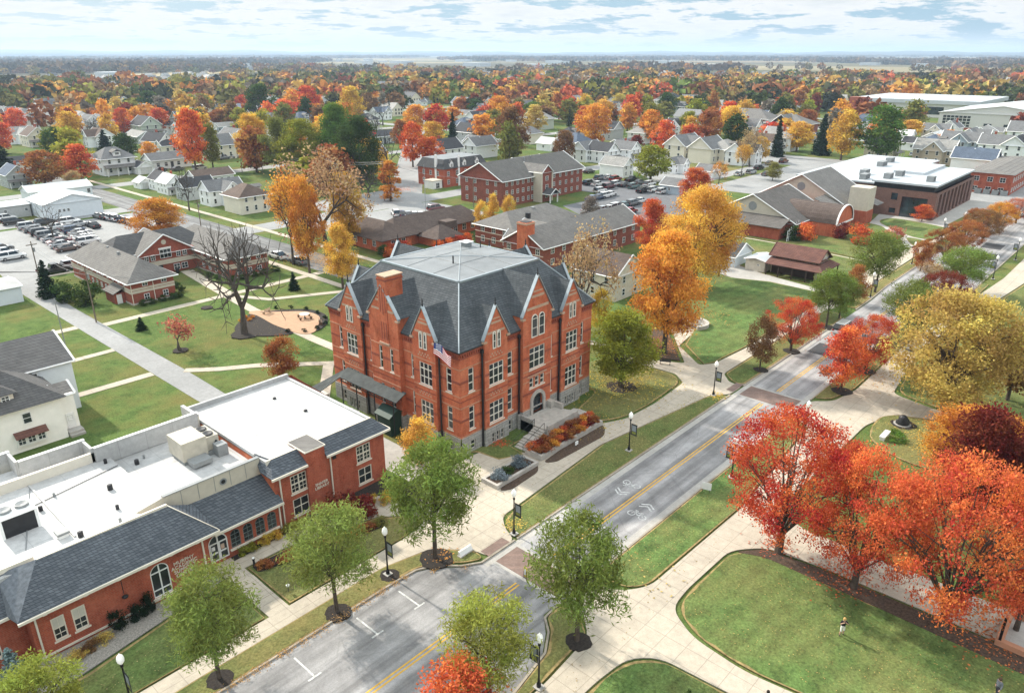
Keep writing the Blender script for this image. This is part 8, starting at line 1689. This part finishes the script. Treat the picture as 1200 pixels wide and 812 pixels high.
# ================================================================== LABELS for the many trees, houses and cars
LM = (('the brick dormitory', 62, 145), ('the left car park', 60, 195), ('the white workshop', 70, 230), ('the side street', 88, 230), ('the brown roofed ranch', 118, 136), ('the diagonal street', 180, 215), ('the mansard building', 180, 190), ('the residence hall', 176, 155), ('the packed car park', 205, 135), ('the gabled chapel', 200, 78), ('the modern building', 250, 62), ('the brick annex', 300, 48), ('the gymnasium', 512, 90), ('the field house', 600, 160), ('the apartment block', 410, 170), ('the college hall', 61, 64), ('the library wall', 35, 55), ('the arched windows', 26, 54.5), ('the hall steps', 60, 47), ('the far road', 190, 36), ('the tan patio', 62, 107), ('the cross street', 250, 175), ('the brick wall', 13, 53))
ORD = ('first', 'second', 'third', 'fourth', 'fifth', 'sixth', 'seventh', 'eighth', 'ninth', 'tenth', 'eleventh', 'twelfth', 'thirteenth', 'fourteenth', 'fifteenth', 'sixteenth', 'seventeenth', 'eighteenth', 'nineteenth', 'twentieth')
bpy.context.view_layer.update()
recs = []
for o, look, plural in AUTO:
    x, y = o.location[0], o.location[1]; p = proj(x, y, 1.0); best = None
    for n, lx, ly in LM:
        q = proj(lx, ly, 2.0); dz = (p[2] - q[2]) / q[2]; s = abs(p[0] - q[0]) + 300 * abs(dz) + (0 if dz > -.1 else 60)
        if best is None or s < best[0]: best = (s, n, p[0] - q[0], dz)
    _, n, dx, dz = best
    rel = 'far beyond' if dz > .9 else ('beyond' if dz > .22 else ('in front of' if dz < -.22 else ('left of' if dx < -12 else ('right of' if dx > 12 else 'beside'))))
    if plural == 'shrubs' and n in ('the arched windows', 'the hall steps', 'the library wall', 'the tan patio', 'the brick wall'): rel = 'by'
    recs.append([o, f'{look} {rel} {n}', p, plural])
def regroup():
    g = {}
    for r in recs: g.setdefault(r[1], []).append(r)
    return g
cards = ('far left', 'left', 'left centre', 'centre', 'right centre', 'right', 'far right')
for b, rs_ in regroup().items():
    if len(rs_) < 2: continue
    rs_.sort(key=lambda r: (r[2][0]))
    if len(rs_) > 3:       # describe by what stands next to it
        for r in rs_:
            bestn = None
            for o2, look2, _pl in AUTO:
                if o2 is r[0]: continue
                d = (o2.location - r[0].location).length
                if look2 in r[1]: continue
                if bestn is None or d < bestn[0]: bestn = (d, look2.split(',')[0])
            r[1] += ', next to ' + ('an ' if bestn[1][0] in 'aeiou' else 'a ') + bestn[1]
for b, rs_ in regroup().items():
    if len(rs_) < 2: continue
    rs_.sort(key=lambda r: r[2][0])
    for i, r in enumerate(rs_): r[1] = (f'{ORD[min(i, 19)]} from left, ' if len(rs_) > 2 else ('left one of two, ' if i == 0 else 'right one of two, ')) + r[1]
for o, b, p, pl in recs: o['label'] = ' '.join(b.split()[:16])
# ================================================================== CAMERA, SKY, SUN, AIR
cam = bpy.data.cameras.new('Camera'); co = bpy.data.objects.new('Camera', cam); COL.objects.link(co); scene.camera = co
co.location = (0, 0, CAMH)
fwd = Vector((FH[0] * math.cos(PITCH), FH[1] * math.cos(PITCH), -math.sin(PITCH)))
co.rotation_euler = fwd.to_track_quat('-Z', 'Y').to_euler()
cam.sensor_width = 36.0; cam.lens = F / 1200 * 36.0; cam.clip_end = 60000; cam.clip_start = 0.5
SUN_EL, SUN_AZ = 33.0, 91.5       # the sun stands over the far side of the campus; azimuth counted from +x
sd = Vector((math.cos(R(SUN_AZ)) * math.cos(R(SUN_EL)), math.sin(R(SUN_AZ)) * math.cos(R(SUN_EL)), math.sin(R(SUN_EL))))
sl = bpy.data.lights.new('Sun', 'SUN'); sl.energy = 4.0; sl.angle = R(1.6); sl.color = (1.0, 0.93, 0.82)
so = bpy.data.objects.new('Sun', sl); COL.objects.link(so); so.rotation_euler = sd.to_track_quat('Z', 'Y').to_euler()
w = bpy.data.worlds.new('World'); scene.world = w; w.use_nodes = True; nt = w.node_tree; nt.nodes.clear()
out = nt.nodes.new('ShaderNodeOutputWorld'); bg = nt.nodes.new('ShaderNodeBackground'); nt.links.new(bg.outputs[0], out.inputs[0])
sky = nt.nodes.new('ShaderNodeTexSky'); sky.sky_type = 'NISHITA'; sky.sun_disc = False; sky.sun_elevation = R(SUN_EL); sky.sun_rotation = R(90 - SUN_AZ)
sky.air_density = 1.0; sky.dust_density = 1.5; sky.altitude = 200
tc = nt.nodes.new('ShaderNodeTexCoord'); sx = nt.nodes.new('ShaderNodeSeparateXYZ'); nt.links.new(tc.outputs['Generated'], sx.inputs[0])
def M(op, a, b=None, clamp=False):
    n = nt.nodes.new('ShaderNodeMath'); n.operation = op; n.use_clamp = clamp
    for i, v in enumerate((a, b)):
        if v is None: continue
        if hasattr(v, 'node'): nt.links.new(v, n.inputs[i])
        else: n.inputs[i].default_value = v
    return n.outputs[0]
zz = M('ADD', M('MAXIMUM', sx.outputs[2], 0.0), 0.11)
cb = nt.nodes.new('ShaderNodeCombineXYZ'); nt.links.new(M('DIVIDE', sx.outputs[0], zz), cb.inputs[0]); nt.links.new(M('DIVIDE', sx.outputs[1], zz), cb.inputs[1])
n1 = noise(nt, cb.outputs[0], 1.5, 8, 0.62); n2 = noise(nt, cb.outputs[0], 5.0, 6, 0.65)
dens = M('ADD', M('MULTIPLY', n1, 0.72), M('MULTIPLY', n2, 0.28))
cr = ramp(nt, [(0.445, (0, 0, 0)), (0.495, (1, 1, 1))]); nt.links.new(dens, cr.inputs[0])
shade = ramp(nt, [(0.46, (4.7, 4.7, 4.7)), (0.60, (4.1, 4.25, 4.3)), (0.75, (3.2, 3.5, 3.7))]); nt.links.new(dens, shade.inputs[0])
hz = ramp(nt, [(0.0, (1, 1, 1)), (0.010, (0.7,) * 3), (0.022, (0.1,) * 3), (0.04, (0, 0, 0))]); nt.links.new(sx.outputs[2], hz.inputs[0])
base = mixc(nt, sky.outputs[0], (1.6, 2.6, 3.4), 0.88)
c1 = mixc(nt, base, shade.outputs[0], cr.outputs[0])
c2 = mixc(nt, c1, (3.7, 4.2, 4.45), hz.outputs[0])
up = ramp(nt, [(0.08, (1, 1, 1)), (0.5, (2.0, 2.0, 1.96))]); nt.links.new(sx.outputs[2], up.inputs[0])
c2 = mixc(nt, c2, up.outputs[0], 1.0, 'MULTIPLY')
nt.links.new(c2, bg.inputs[0]); bg.inputs[1].default_value = 0.125
hb = MB(); hb.box(-15500, 15500, -15500, 15500, -1.0, 125.0, METAL); hz_o = hb.build('haze'); hz_o['kind'] = 'stuff'
hm = bpy.data.materials.new('haze_air'); hm.use_nodes = True; hn = hm.node_tree; hn.nodes.clear(); ho = hn.nodes.new('ShaderNodeOutputMaterial'); hv_ = hn.nodes.new('ShaderNodeVolumePrincipled')
hv_.inputs['Color'].default_value = (.60, .78, 1.0, 1); hv_.inputs['Density'].default_value = 0.00011; hv_.inputs['Anisotropy'].default_value = 0.2
hn.links.new(hv_.outputs[0], ho.inputs['Volume']); hz_o.data.materials.clear(); hz_o.data.materials.append(hm)
vs = scene.view_settings; scene.display_settings.display_device = 'sRGB'
vs.view_transform = 'Standard'; vs.look = 'None'; vs.exposure = 0.78; vs.gamma = 1.0; vs.use_curve_mapping = False
cy_ = scene.cycles; cy_.max_bounces = 6; cy_.diffuse_bounces = 3; cy_.glossy_bounces = 2; cy_.transmission_bounces = 3; cy_.volume_bounces = 0; cy_.transparent_max_bounces = 6
cy_.use_denoising = True; cy_.use_adaptive_sampling = True; cy_.adaptive_threshold = 0.02
cy_.caustics_reflective = False; cy_.caustics_refractive = False
